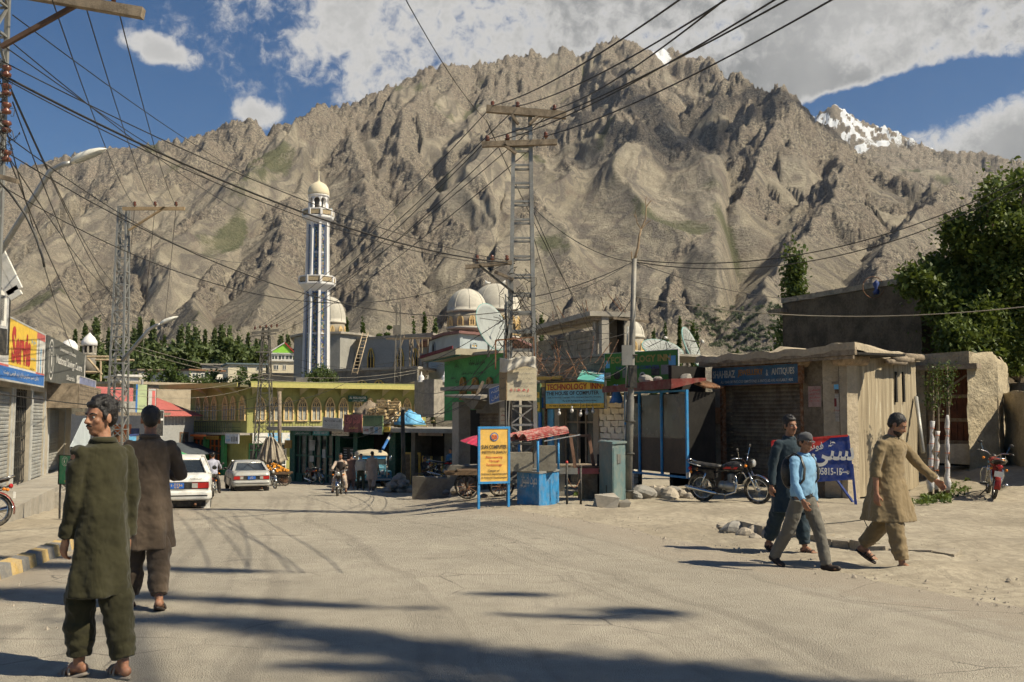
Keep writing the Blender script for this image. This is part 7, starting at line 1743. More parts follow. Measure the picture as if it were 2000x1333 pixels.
 for x in(-1.30,1.28):
  for sy in(-1,1):
   w_=MB().lathe([(.02,-.1),(.22,-.1),(.285,-.085),(.30,-.05),(.30,.05),(.285,.085),(.22,.1),(.02,.1)],24).build('wheel',rub,r,(x,sy*.73,.295),(math.pi/2,0,0));MB().lathe([(.02,-.11),(.16,-.108),(.19,-.09),(.19,.09),(.16,.108),(.02,.11)],16).build('rim',alu,w_)
   MB().tube([(x+.345*math.cos(a),sy*.835,.30+.345*math.sin(a))for a in[math.pi*k/10 for k in range(11)]],.022,6).build('wheel_arch',blackp,r)
 return r
sedan('white saloon with red window sticker driving off behind the brown clad man',at(352,27.2,-.0),(-.285,.957),carw,[('RAJ',.735,.028),('1-1136',.70,.055),('G.B.',.645,.03)],True,1.0)
sedan('dusty silver saloon driving away in the middle of the street',at(482,46.5),(-.36,.933),cars_,[('GLT',.73,.025),('5721',.675,.05)])
def jeep():
 """front at +x"""
 r=thing('jeep','old blue jeep with canvas top parked facing the street','jeep',at(726,50.5),math.atan2(-.95,.20));jb=M('jeep_blue',(.04,.17,.24),.2,4,.5,.1,dust=.3);cv=M('canvas',(.42,.36,.26),.12,3,.9,bump=.3,bsc=6);br=paint('bright_blue',(.03,.30,.62))
 MB().box(-1.9,.55,-.72,.72,.55,1.10,.01).build('tub',jb,r)
 MB().loft([[(x,-w_,.62),(x,-w_*.97,z),(x,-w_*.7,z+.08),(x,w_*.7,z+.08),(x,w_*.97,z),(x,w_,.62)]for x,w_,z in((.5,.60,1.12),(1.2,.55,1.08),(1.62,.50,1.02))]).build('hood',jb,r)
 MB().box(1.62,1.68,-.52,.52,.58,1.08).build('grille',jb,r)
 for k in range(7):MB().box(1.675,1.69,-.27+k*.085,-.23+k*.085,.68,1.0).build('grille_slot',dark,r)
 for sy in(-1,1):
  MB().lathe([(.115,0),(.115,.05),(.10,.07),(.02,.085)],16).build('headlight',lclear,r,(1.66,sy*.40,.86),(0,math.pi/2,0))
  MB().box(.75,1.66,min(sy*.55,sy*.86),max(sy*.55,sy*.86),.84,.90,.01).build('fender',jb,r);MB().box(1.58,1.68,min(sy*.55,sy*.86),max(sy*.55,sy*.86),.62,.88).build('fender_front',jb,r)
  for x in(1.15,-1.25):
   w_=MB().lathe([(.02,-.1),(.25,-.1),(.35,-.08),(.365,0),(.35,.08),(.25,.1),(.02,.1)],20).build('wheel',rub,r,(x,sy*.66,.36),(math.pi/2,0,0));MB().lathe([(.02,-.105),(.17,-.104),(.17,.104),(.02,.105)],14).build('rim',lgrey,w_)
  MB().tube([(.55,sy*.72,1.3),(.62,sy*.86,1.45)],.015,5).build('mirror_stalk',iron,r);MB().ell((.62,sy*.90,1.5),(.02,.08,.12),8,6).build('mirror',chrome,r)
  MB().tube([(1.78,sy*.62,.45),(1.78,sy*.62,1.15)],.035,8).build('marker_post',cream,r);MB().ell((1.70,sy*.70,.78),(.03,.05,.05),8,5).build('indicator',lamb,r)
 MB().box(1.74,1.84,-.88,.88,.46,.62).build('bumper',jb,r);MB().box(1.845,1.85,-.8,.8,.50,.57).build('bumper_face',lgrey,r);MB().box(1.70,1.72,-.35,.35,.64,.74).build('bull_bar',lgrey,r)
 # screen
 MB().box(.48,.53,-.70,.70,1.12,1.18).build('screen_frame',jb,r);MB().box(.46,.50,-.70,.70,1.62,1.70).build('screen_frame',br,r);MB().box(.503,.51,-.68,.68,1.48,1.62).build('sun_strip',br,r)
 for y in(-.71,-.02,.67):MB().box(.47,.52,y,y+.045,1.15,1.66).build('screen_post',white if abs(y)>.1 else jb,r)
 MB().box(.485,.495,-.68,.68,1.18,1.49).build('windscreen',win,r)
 rings=[[(x,-.76,1.1 if x<.3 else 1.62),(x,-.76,z-.08),(x,-.6,z),(x,0,z+.05+.02*math.sin(x*5)),(x,.6,z),(x,.76,z-.08),(x,.76,1.1 if x<.3 else 1.62)]for x,z in((.56,1.74),(.3,1.80),(-.3,1.84),(-1.0,1.84),(-1.8,1.80),(-1.92,1.74))]
 MB().loft(rings).build('canvas_top',cv,r)
jeep()
# carts
def pushcart(label,p,wheels=((-.5,0),(.5,0)),L=1.4,z=.65,load=None,rz=0.):
 r=thing('pushcart',label,'pushcart',p,rz);wm=M('cart_wood',(.13,.085,.05),.3,5,.85)
 for k in range(5):MB().box(-L/2,L/2,-.4+k*.165,-.4+k*.165+.15,z,z+.04).build('board',wm,r)
 for sy in(-1,1):MB().box(-L/2-.3,L/2,sy*.42-.03,sy*.42+.03,z-.07,z).build('side_beam',wm,r)
 for x in(-L*.32,L*.32):
  for sy in(-1,1):
   w_=MB().tube(torus(.27,.03,22),.028,6,cap=False).build('wheel',rub,r,(x,sy*.36,.30))
   for k in range(6):a=math.pi*k/6;MB().tube([(.26*math.cos(a),0,.26*math.sin(a)),(-.26*math.cos(a),0,-.26*math.sin(a))],.008,4).build('spoke',rust,w_)
   MB().box(x-.02,x+.02,sy*.36-.02,sy*.36+.02,.3,z-.07).build('axle_post',iron,r)
 return r
pushcart('dark wooden pushcart on wire wheels behind the amber board',at(945,24.5),L=1.3,rz=.1)
c=pushcart('pushcart loaded with a heap of orange fruit by the timber pole',at(533,53),L=2.0,z=.7,rz=.1)
def fruitheap(par,z,n,mat,Lx=.8,Ly=.35,h=.35):
 m=MB()
 for k in range(n):t=rnd.random()**.5;a=rnd.uniform(0,6.3);x,y=t*Lx*math.cos(a),t*Ly*math.sin(a);m.ell((x,y,z+h*(1-t)+.03),(.05,.05,.05),6,4)
 m.build('fruit',mat,par,kind='stuff')
fruitheap(c,.74,160,paint('fruit_orange',(.6,.25,.02)),.9,.4,.45)
tm_=M('tarpaulin',(.30,.26,.20),.3,3,.9,bump=.8,bsc=5)
def tarp():
 o=W(527,920,54);r=thing('tarpaulin','bundled beige tarpaulin hung over a stall between the corner pylon and timber pole','tarpaulin',o);n,k_=40,14;vs=[]
 for j in range(k_):
  v=j/(k_-1)
  for i in range(n):
   u=i/(n-1)*2-1;w_=.28+.62*v**.7;vs.append((u*w_+.12*v,-.35*(1-u*u)*(.4+v)+.07*math.sin(u*13+v*4)+.04*math.sin(u*29),1.85-1.35*v-.25*abs(u)**3*(1-v)+.08*math.sin(u*9)*v))
 m=MB();m.smooth=True;m.add(vs,[(j*n+i,(j+1)*n+i,(j+1)*n+i+1,j*n+i+1)for j in range(k_-1)for i in range(n-1)]);ob=m.build('cloth',tm_,r);ob.modifiers.new('s','SOLIDIFY').thickness=.02
 MB().tube([(0,0,-.6),(0,0,1.8)],.05,6).build('post',owood,r);MB().box(-.9,.9,-.1,.5,-.6,.1).build('counter',dark,r)
tarp()
def umbrella(label,px,py,Y,R,cols,h=1.9,tilt=0.):
 o=W(px,py,Y);r=thing('umbrella',label,'umbrella',o);n=8;r.rotation_euler=(0,tilt,0)
 for k in range(n):
  a0,a1=2*math.pi*k/n,2*math.pi*(k+1)/n;vs=[]
  for j in range(5):
   t=j/4;
   for a in(a0,(a0+a1)/2,a1):sc=1 if a!=(a0+a1)/2 else .95;vs.append((R*t*math.cos(a)*sc,R*t*math.sin(a)*sc,-R*.5*t**1.6))
  ob=MB().add(vs,[(j*3+i,j*3+i+1,(j+1)*3+i+1,(j+1)*3+i)for j in range(4)for i in range(2)]).build('panel',cols[k%len(cols)],r)
  MB().tube([(0,0,-.02),(R*.5*math.cos(a0),R*.5*math.sin(a0),-R*.17),(R*math.cos(a0),R*math.sin(a0),-R*.5)],.01,4).build('rib',iron,r)
 MB().tube([(0,0,.08),(0,0,-h)],.02,8).build('pole',iron,r)
umbrella('red green and yellow street umbrella over a stall behind the white saloon',343,880,38,.95,[paint('u_red',(.55,.06,.08)),paint('u_green',(.04,.30,.12)),paint('u_yellow',(.55,.42,.05))],2.4)
umbrella('small crimson parasol behind the amber board',950,850,25.5,.62,[paint('u_crimson',(.5,.03,.08))],1.9,.25)
# table, planks, chair frame and bollards between kiosk and cabinet
def tables():
 g=G(1.6,23.5)
 r=thing('vendor_table','rough planked vendor table with pale drawers behind the blue kiosk','table',on(1085,24.3),.05)
 for k in range(4):MB().box(-.9,1.0,-.35+.18*k,-.19+.18*k,.72,.76).build('board',owood,r)
 for k in range(4):MB().box(-.88+.47*k,-.44+.47*k,-.36,-.33,.54,.70).build('drawer',tinm,r)
 for x in(-.85,.0,.92):MB().box(x,x+.06,-.3,-.24,0,.72).build('leg',owood,r)
 MB().box(-.8,.2,-.2,.3,0,.5).build('front_panel',tinm,r)
 r=thing('work_stand','brown wooden work stand with two uprights and a red edged top','table',on(1140,22.6),.02);wb=M('stand_wood',(.16,.09,.06),.3,5,.8)
 for k in range(3):MB().box(-.15,.62,-.3+.2*k,-.12+.2*k,.70,.74).build('board',wb,r)
 MB().box(-.16,.64,-.34,-.30,.58,.70).build('red_edge',pinkr,r)
 for x in(-.2,.22):MB().beam((x,-.1,.7),(x-.1,.0,1.45),.07).build('upright',wb,r)
 MB().beam((-.3,.0,1.42),(.16,0,1.42),.06).build('cross_bar',wb,r);MB().box(-.12,.28,-.28,.2,0,.58).build('box_front',wood,r)
 MB().box(.34,.62,-.28,.2,.05,.10).build('foot_board',wb,r)
 for px,Y,h_,lab in((1107,20.6,.85,'thin black bollard with a red tip left of the work stand'),(1134,20.9,.75,'second thin black bollard linked by a chain'),(1203-35,22.6,.95,'black post just left of the blue grey cabinet')):
  p=on(px,Y);b=thing('bollard',lab,'bollard',p);MB().tube([(0,0,-.05),(0,0,h_)],.024,8).build('post',iron,b);MB().ell((0,0,h_+.02),(.03,.03,.035),8,6).build('tip',red if px==1107 else iron,b)
 a,c_=on(1107,20.6,.6),on(1134,20.9,.55);m=MB();pts=[a.lerp(c_,t)-a-Vector((0,0,.9*t*(1-t)))for t in[i/10 for i in range(11)]];tag(MB().tube(pts,.01,5).build('chain',rust,None,a),'thin chain hanging between the two black bollards','chain')
tables()
# ---------------------------------------------------------------- people
def skin_mat():
 m=newmat('skin');t=NT(m);pos=t.n('ShaderNodeNewGeometry').outputs['Position'];a=t.noise(pos,18,4,.6);b=t.noise(pos,120,3,.6)
 c=t.mix(t.rng(a,.35,.65),(.235,.115,.065),(.33,.17,.10));c=t.mix(t.rng(t.noise(pos,9,3,.5),.5,.7,0,.35),c,(.36,.14,.09))
 t.done(c,.55,0,t.bump(b,.2,.003),.35,Subsurface_Weight=.08);return m
skinm=skin_mat();hairm=M('hair_black',(.012,.010,.009),.4,40,.45,bump=.7,bsc=160,bd=.008,spec=.4);eyew=M('eye_white',(.5,.47,.42),.02,5,.3,bump=0)
def clothm(name,col,var=.13):
 if name in MATS:return MATS[name]
 m=newmat(name);t=NT(m);pos=t.n('ShaderNodeTexCoord').outputs['Object']
 a=t.noise(pos,3,5,.6);w_=t.noise(t.mul(pos,(5,5,2.2)),1,3,.55,1.2);f=t.noise(pos,420,2,.6)
 c=t.mix(t.rng(a,.35,.65),tuple(x*(1-var)for x in col),tuple(min(1,x*(1+var))for x in col));c=t.mix(t.rng(f,.4,.6,0,.25),c,tuple(x*.6 for x in col))
 n=t.bump(w_,.4,.04);n=t.bump(f,.15,.002,n);t.done(c,.88,0,n,.15,Sheen_Weight=.15);return m
def rotx(v,a):return Vector((v[0],v[1]*math.cos(a)-v[2]*math.sin(a),v[1]*math.sin(a)+v[2]*math.cos(a)))
def capsule(m,p,q,r1,r2,n=10):
 p,q=Vector(p),Vector(q);d=(q-p);L=d.length
 if L<1e-5:m.ell(p,(r1,r1,r1),n,6);return
 d.normalize();pts=[];rs=[]
 for k in range(4):a=math.pi/2*(1-k/4);pts.append(p-d*r1*math.sin(a));rs.append(max(.0008,r1*math.cos(a)))
 pts.append(p);rs.append(r1);pts.append(q);rs.append(r2)
 for k in range(1,5):a=math.pi/2*k/4;pts.append(q+d*r2*math.sin(a));rs.append(max(.0008,r2*math.cos(a)))
 m.tube(pts,rs,n)
def remesh(o,vox,smooth=3,factor=.6):
 r=o.modifiers.new('skin','REMESH');r.mode='VOXEL';r.voxel_size=vox;r.use_smooth_shade=True
 if smooth:s=o.modifiers.new('soft','SMOOTH');s.iterations=smooth;s.factor=factor
 return o
FTEX={}
def folds(o,strength,scale,vox=None):
 k=round(scale,3)
 if k not in FTEX:t=bpy.data.textures.new('fold_noise','CLOUDS');t.noise_scale=scale;t.noise_depth=2;FTEX[k]=t
 d=o.modifiers.new('folds','DISPLACE');d.texture=FTEX[k];d.strength=strength;d.mid_level=.5;return o
def person(label,loc,heading,H=1.72,det=.01,lean=0.,head=(0,0),legs=None,arms=None,kameez=None,trousers=None,shirt=None,hem=.27,shoe='sandal',shoem=None,hair='short',beard=False,mous=True,cap=None,vest=None,group=None,hip=.0,curl=.5,girth=1.0,cuffs=True,sit=None,side=0.):
 """local frame: x to the person's right, y forward, z up; legs/arms: (swing forward, outward, bend) in degrees for left, right"""
 r=thing('person',label,'person',loc,math.atan2(heading[1],heading[0])-math.pi/2,group);rad=math.radians;s=H/1.75
 def seg(o,L,sw,out,side):sw,out=rad(sw),rad(out);return o+Vector((side*math.sin(out),math.sin(sw)*math.cos(out),-math.cos(sw)*math.cos(out)))*L
 pel=Vector((0,0,0));tl=rad(lean);up=Vector((0,math.sin(tl),math.cos(tl)))
 chest=pel+up*.38*s;neck=pel+up*.52*s;hb=neck+Vector((0,math.sin(tl)*.05+.012,.054))*s
 J={}
 for i,sd_ in enumerate((-1,1)):
  a=legs[i];hp=pel+Vector((sd_*.088*s*girth,0,-.06*s));kn=seg(hp,.43*s,a[0],a[1],sd_);an=seg(kn,.41*s,a[0]-a[2],a[1]*.6,sd_);J['L',sd_]=(hp,kn,an,a)
 def sole(sd_):
  hp,kn,an,a=J['L',sd_];pt=rad(a[3]if len(a)>3 else 0);f=Vector((sd_*.12,math.cos(pt),-math.sin(pt))).normalized();return an,f,pt
 low=min(min((an-Vector((0,0,.085*s))).z,(an+f*.17*s-Vector((0,0,.07*s))).z)for an,f,pt in(sole(-1),sole(1)))if sit is None else-sit
 dz=Vector((0,0,-low));B=MB();det_=det
 P=lambda v:v+dz
 # trunk
 capsule(B,P(pel+Vector((-.055*s,0,0))),P(pel+Vector((.055*s,0,0))),.085*s*girth,.085*s*girth);B.ell(P(pel+up*.18*s),(.135*s*girth,.10*s*girth,.18*s),14,8);B.ell(P(chest),(.155*s*girth,.104*s*girth,.12*s),14,8)
 capsule(B,P(neck-up*.115*s+Vector((-.12*s,0,0))),P(neck-up*.115*s+Vector((.12*s,0,0))),.05*s,.05*s);capsule(B,P(neck-up*.05*s),P(hb),.056*s,.052*s)
 # head: yaw to the person's left is positive
 yaw,pit=rad(head[0]),rad(head[1]);RH=Matrix.Rotation(yaw,3,'Z')@Matrix.Rotation(-pit,3,'X')@Matrix.Scale(s,3)
 hc=P(hb)+RH@Vector((0,.012,.085));h=lambda x,y,z:hc+RH@Vector((x,y,z));RN=RH.to_quaternion().to_matrix()
 B.ell(h(0,-.008,.035),(.074*s,.094*s,.085*s),20,12,RN);B.ell(h(0,.022,-.03),(.060*s,.068*s,.078*s),18,10,RN);B.ell(h(0,.045,-.085),(.036*s,.036*s,.030*s),12,8,RN)
 B.ell(h(0,.068,.028),(.055*s,.022*s,.018*s),12,6,RN);capsule(B,h(0,.082,.022),h(0,.106,-.022),.009*s,.014*s,8);
 for q in(-1,1):B.ell(h(q*.014,.094,-.028),(.010*s,.010*s,.008*s),8,6,RN);B.ell(h(q*.077,-.005,-.005),(.010*s,.022*s,.033*s),10,8,RN);B.ell(h(q*.042,.058,-.018),(.020*s,.022*s,.020*s),8,6,RN)
 B.ell(h(0,.086,-.054),(.024*s,.012*s,.0065*s),10,6,RN);B.ell(h(0,.083,-.067),(.021*s,.012*s,.007*s),10,6,RN)
 # legs and feet
 for sd_ in(-1,1):
  hp,kn,an,a=J['L',sd_];an_,f,pt=sole(sd_);capsule(B,P(hp),P(kn),.070*s*girth,.056*s);capsule(B,P(kn),P(an),.056*s,.036*s);B.ell(P(kn.lerp(an,.3)+Vector((0,-.018*s,0))),(.05*s,.052*s,.11*s),10,6)
  dn=Vector((0,0,-1));heel=P(an)-f*.04*s-Vector((0,0,.045*s));ball=P(an)+f*.125*s-Vector((0,0,.062*s));capsule(B,heel,P(an)+f*.05*s-Vector((0,0,.03*s)),.034*s,.035*s);capsule(B,P(an)+f*.03*s-Vector((0,0,.035*s)),ball,.036*s,.030*s);sx_=f.cross(Vector((0,0,1))).normalized()
  capsule(B,ball-sx_*.022*s,ball+sx_*.022*s,.020*s,.018*s)
  for t in range(5):u=(t-2)*.0175*s;k=(1.0-.10*t if sd_<0 else 1.0-.10*(4-t));capsule(B,ball+sx_*u,ball+sx_*u+f*(.052*s*k),(.0125 if(t==(0 if sd_>0 else 4))else .0095)*s,.008*s,6)
  J['F',sd_]=(heel,ball,f,sx_)
  # arms and hands
 for i,sd_ in enumerate((-1,1)):
  a=arms[i];sh=neck-up*.085*s+Vector((sd_*.185*s*(.5+.5*girth),0,0));el=seg(sh,.29*s,a[0],a[1],sd_);inw=a[3]if len(a)>3 else 0;wr=seg(el,.26*s,a[0]+a[2],a[1]*.4-inw,sd_)
  capsule(B,P(sh)-Vector((0,0,.012*s)),P(el),.046*s,.040*s);capsule(B,P(el),P(wr),.041*s,.026*s);d=(wr-el).normalized();J['A',sd_]=(sh,el,wr)
  pn=Vector((-sd_,0,0));pn=(pn-d*pn.dot(d)).normalized();wd_=d.cross(pn).normalized()  # pn: out of the palm, towards the thigh
  if wd_.y<0:wd_=-wd_
  c0=P(wr)+d*.02*s;c1=P(wr)+d*.085*s
  for t in range(4):u=(t-1.5)*.0195*s;capsule(B,c0+wd_*u*.7,c1+wd_*u,.0155*s,.0115*s,8)
  for t in range(4):
   u=(t-1.5)*.0205*s;Lf=(.062,.076,.080,.070)[t]*s;bd=curl*(1.0+.12*(3-t));a0=c1+wd_*u;d1=(d*math.cos(bd*.6)+pn*math.sin(bd*.6));a1=a0+d1*Lf*.45;d2=(d*math.cos(bd*1.5)+pn*math.sin(bd*1.5));a2=a1+d2*Lf*.32;d3=(d*math.cos(bd*2.2)+pn*math.sin(bd*2.2));a3=a2+d3*Lf*.25
   capsule(B,a0,a1,.0098*s,.0088*s,8);capsule(B,a1,a2,.0088*s,.0080*s,8);capsule(B,a2,a3,.0080*s,.0068*s,8)
  t0=P(wr)+d*.03*s+wd_*.022*s;t1=t0+(d*.65+wd_*.6+pn*.35).normalized()*.045*s;t2=t1+(d*.9+wd_*.15+pn*.35).normalized()*.03*s;capsule(B,t0,t1,.0135*s,.0105*s,8);capsule(B,t1,t2,.0102*s,.008*s,8)
 body=remesh(B.build('body',skinm,r),det,2,.5)
 # hair, brows, eyes
 if det<.02:
  for q in(-1,1):
   MB().ell(h(q*.031,.0755,.008),(.0125*s,.008*s,.0065*s),10,6,RN).build('eye',eyew,r);MB().ell(h(q*.031,.0825,.008),(.0058*s,.003*s,.0058*s),8,5,RN).build('iris',blackp,r)
   m=MB();capsule(m,h(q*.014,.088,.027),h(q*.036,.084,.033),.0050*s,.0050*s,6);capsule(m,h(q*.036,.084,.033),h(q*.055,.070,.025),.0048*s,.003*s,6);m.build('eyebrow',hairm,r)
  if mous:m=MB();capsule(m,h(-.026,.086,-.050),h(0,.097,-.043),.004*s,.0062*s,6);capsule(m,h(0,.097,-.043),h(.026,.086,-.050),.0062*s,.004*s,6);m.build('moustache',hairm,r)
  if beard:
   m=MB();m.ell(h(0,.030,-.070),(.058*s,.063*s,.040*s),16,8,RN);m.ell(h(0,.060,-.092),(.034*s,.028*s,.026*s),10,6,RN);remesh(m.build('beard',M('beard',(.035,.026,.02),.4,60,.8,bump=.8,bsc=200,bd=.006),r),.006,1)
 if hair:
  m=MB();m.ell(h(0,-.022,.052),(.083*s,.098*s,.086*s),20,12,RN);m.ell(h(0,-.060,.015),(.070*s,.056*s,.078*s),16,10,RN);
  for q in(-1,1):m.ell(h(q*.071,.012,.018),(.012*s,.022*s,.036*s),8,6,RN)
  if hair=='full':
   for k in range(26):a=rnd.uniform(0,6.28);e=rnd.uniform(.2,1.5);m.ell(h(.074*math.cos(a)*math.cos(e),-.02+.088*math.sin(a)*math.cos(e),.065+.075*math.sin(e)),(.022*s,.026*s,.02*s),8,6,RN)
   m.ell(h(0,.055,.088),(.055*s,.035*s,.025*s),12,6,RN)
  hm_=remesh(m.build('hair',hairm,r),max(.006,det),1);folds(hm_,.012 if det<.02 else .0,.02)
 if cap:
  m=MB();rings=[]
  for z,rr in((.030,1.0),(.055,1.03),(.085,.99),(.110,.84),(.128,.55),(.136,.12)):rings.append([h(.084*rr*math.cos(a),-.004+.102*rr*math.sin(a),z+.01*math.sin(a))for a in[2*math.pi*k/20 for k in range(20)]])
  m.loft(rings).build('cap_crown',cap,r);m=MB();rings=[[h(.075*c*math.cos(a),.06+(.085*c)*max(0,math.sin(a))*1.0+.0,.034+dz_-.018*(max(0,math.sin(a))))for a in[math.pi*k/14 for k in range(15)]]for c,dz_ in((.4,.003),(1.0,.0),(1.0,-.004),(.4,-.001))]
  m.loft(rings,closed=False).build('cap_visor',cap,r)
  # clothes
 A=lambda sd_:J['A',sd_];cm=kameez or shirt;vox=max(det*1.1,.008)
 m=MB();base=P(pel);N_=40
 def ring(c,rx,ry,tw=0.,amp=0.,ph=0.,nf=7):return[Vector((c.x+rx*math.cos(a)*(1+amp*math.sin(nf*a+ph)),c.y+ry*math.sin(a)*(1+amp*math.sin(nf*a+ph)),c.z))for a in[2*math.pi*k/N_ for k in range(N_)]]
 g_=girth;rings=[]
 if kameez:
  hk=(J['L',-1][1]+J['L',1][1])/2;zhem=P(pel).z-(P(pel).z-hem*H);zh=hem*H;sp=abs(J['L',-1][1].y-J['L',1][1].y);spx=abs(J['L',-1][1].x-J['L',1][1].x)
  n=12
  for k in range(n+1):
   t=k/n;z=zh+(base.z+.05*s-zh)*t;cy=hk.y*.6*(1-t)+side*(1-t);rings.append(ring(Vector((0,cy,z)),(.192+.030*(1-t)+spx*.12*(1-t))*s*g_,(.148+.035*(1-t)+sp*.20*(1-t))*s*g_,0,.075*(1-t)**.6+.01,1.3+t*1.2,6))
 else:
  rings.append(ring(base+Vector((0,0,-.02*s)),.168*s*g_,.128*s*g_));rings.append(ring(base+Vector((0,0,.04*s)),.182*s*g_,.138*s*g_,0,.03,0,9))
 for t,rx,ry in((.18,.178,.134),(.30,.182,.136),(.38,.188,.134),(.425,.190,.122)):c=P(pel+up*t*s);rings.append(ring(c,rx*s*(.35+.65*g_),ry*s*g_,0,.012,t*20,5))
 c=P(neck-up*.055*s);rings.append(ring(c,.160*s,.100*s));c=P(neck-up*.028*s);rings.append(ring(c,.105*s,.082*s));c=P(neck-up*.004*s);rings.append(ring(c,.074*s,.072*s));c=P(neck+up*.006*s)+Vector((0,-.004,0));rings.append(ring(c,.066*s,.066*s))
 m.loft(rings)
 slv=None
 for sd_ in(-1,1):
  sh,el,wr=A(sd_);sh_=P(sh)+Vector((-sd_*.035*s,0,.004));roll=(a_:=arms[0 if sd_<0 else 1])and(len(a_)>4 and a_[4])
  pts=[sh_,P(sh.lerp(el,.25)),P(sh.lerp(el,.5)),P(sh.lerp(el,.75)),P(el),P(el.lerp(wr,.2)),P(el.lerp(wr,.4))];rs=[.064,.066,.062,.061,.060,.058,.056]
  if roll:pts[-1]=P(el.lerp(wr,.3));rs[-1]=.056
  else:pts+=[P(el.lerp(wr,.6)),P(el.lerp(wr,.8)),P(el.lerp(wr,.93))];rs+=[.055,.052,.046]
  if not kameez:rs=[x*.88 for x in rs]
  rs=[x*s*(1+.05*math.sin(i*2.4))for i,x in enumerate(rs)];m.tube(pts,rs,16);m.ell(sh_+Vector((sd_*.026*s,0,-.004*s)),(.062*s,.062*s,.056*s),14,8)
  d=(pts[-1]-pts[-2]).normalized();m.tube([pts[-1]-d*.05*s,pts[-1]+d*.012*s],[rs[-1]*1.06]*2,16)
 top=remesh(m.build('kameez' if kameez else 'shirt',cm,r),vox,2,.5)
 folds(top,.030*s,.16);folds(top,.014*s,.055)
 # collar
 co=MB();c=P(neck+up*.01*s);n=20
 rings=[[c+RHn for RHn in[Vector((rr*math.cos(a),rr*math.sin(a)*1.0,zz-.018*s*max(0,math.sin(a))))for a in[math.radians(100+340*k/(n-1))for k in range(n)]]]for rr,zz in((.066*s,-.02*s),(.064*s,.004*s),(.074*s,.000*s),(.086*s,-.026*s))]
 o=co.loft(rings,cap=False,closed=False).build('collar',cm,r);md=o.modifiers.new('s','SOLIDIFY');md.thickness=.006
 # trousers
 m=MB();lw=1.0 if kameez else .80
 m.ell(P(pel)+Vector((0,0,-.05*s)),(.145*s*g_,.11*s*g_,.12*s),18,8)
 for sd_ in(-1,1):
  hp,kn,an,a=J['L',sd_];w1,w2,w3,w4=((.086,.098,.094,.074)if kameez else(.098,.082,.076,.070));e=P(an)+Vector((0,0,.035*s if kameez else-.015*s));pts=[P(hp),P(hp.lerp(kn,.5)),P(kn),P(kn.lerp(an,.35)),P(kn.lerp(an,.65)),e+(P(kn)-P(an)).normalized()*.04*s,e]
  rs=[w1*g_,w1*.97,w2,w3,w3*.97,w4,w4*.98];k2=[];p2=[]
  for i in range(len(pts)-1):
   for t in(0,.33,.66):p2.append(pts[i].lerp(pts[i+1],t));k2.append((rs[i]+(rs[i+1]-rs[i])*t)*s*(1+(.05*math.sin(len(k2)*2.1+sd_)if kameez else .03*math.sin(len(k2)*2.6))))
  p2.append(pts[-1]);k2.append(rs[-1]*s);m.tube(p2,k2,18)
 tr=remesh(m.build('shalwar' if kameez else 'trousers',trousers or cm,r),vox,2,.5);folds(tr,.034*s if kameez else .02*s,.14);folds(tr,.016*s,.05)
 if not kameez and det<.012:
  m=MB();m.loft([ring(base+Vector((0,0,z)),.158*s*g_,.124*s*g_)for z in(-.012,.022)],cap=False);o=m.build('belt',blackp,r);md=o.modifiers.new('s','SOLIDIFY');md.thickness=.006;MB().box(-.022,.022,base.y+.123*s*g_,base.y+.135*s*g_,base.z-.014,base.z+.024).build('buckle',chrome,r)
 if vest:
  m=MB();rings=[ring(P(pel+up*t*s),rx*s*g_*1.07,ry*s*g_*1.10,0,.01)for t,rx,ry in((-.02,.155,.125),(.18,.162,.128),(.30,.174,.132),(.40,.176,.132),(.46,.150,.112))];remesh(m.loft(rings).build('waistcoat',vest,r),vox,1)
  # footwear
 for sd_ in(-1,1):
  heel,ball,f,sx_=J['F',sd_];fl=Vector((f.x,f.y,f.z));mid=(heel+ball)/2;L=(ball-heel);dn=(sx_.cross(L.normalized())).normalized();dn=-dn if dn.z>0 else dn
  if shoe=='sandal':
   rings=[];
   for zz,k in((.030,1.0),(.046,1.02),(.050,.96)):
    rings.append([mid+L.normalized()*(.138*s*math.cos(a)*k+.012*s)+sx_*(.047*s*math.sin(a)*(1+.18*math.cos(a))*k)+dn*zz*s for a in[2*math.pi*q/24 for q in range(24)]])
   MB().loft(rings).build('sandal_sole',shoem,r)
   for u,rr in((.40,.043),(.66,.045),(.88,.042)):c=heel+L*u+f*.02*s;MB().tube([c+sx_*rr*s*math.cos(a)-dn*(.040*s*math.sin(a)-.012*s)for a in[math.pi*q/10 for q in range(-1,12)]],.0075*s,6,flat=1).build('strap',shoem,r)
  else:
   m=MB();capsule(m,heel-dn*.005,mid-dn*.012,.044*s,.047*s);capsule(m,mid,ball+f*.035*s-dn*.004,.045*s,.037*s);remesh(m.build('shoe',shoem,r),vox,1)
 return r,J,dz
olivec=clothm('cloth_olive',(.036,.033,.0155));brownc=clothm('cloth_brown',(.080,.058,.040));beigec=clothm('cloth_khaki',(.215,.16,.088));tealc=clothm('cloth_teal',(.024,.040,.052));bluec=clothm('cloth_sky',(.19,.35,.51));greyc=clothm('cloth_grey',(.13,.12,.10));palec=clothm('cloth_pale',(.38,.30,.24));rustc=clothm('cloth_rust',(.24,.14,.105));whitec=clothm('cloth_white',(.50,.47,.40));darkc=clothm('cloth_dark',(.03,.025,.025));lavc=clothm('cloth_lavender',(.42,.42,.50));mossc=clothm('cloth_moss',(.07,.07,.045))
sandw=M('sandal_pale',(.33,.28,.22),.2,9,.8);sandk=M('sandal_dark',(.035,.025,.02),.2,9,.6);capm=clothm('cap_grey',(.085,.085,.09))
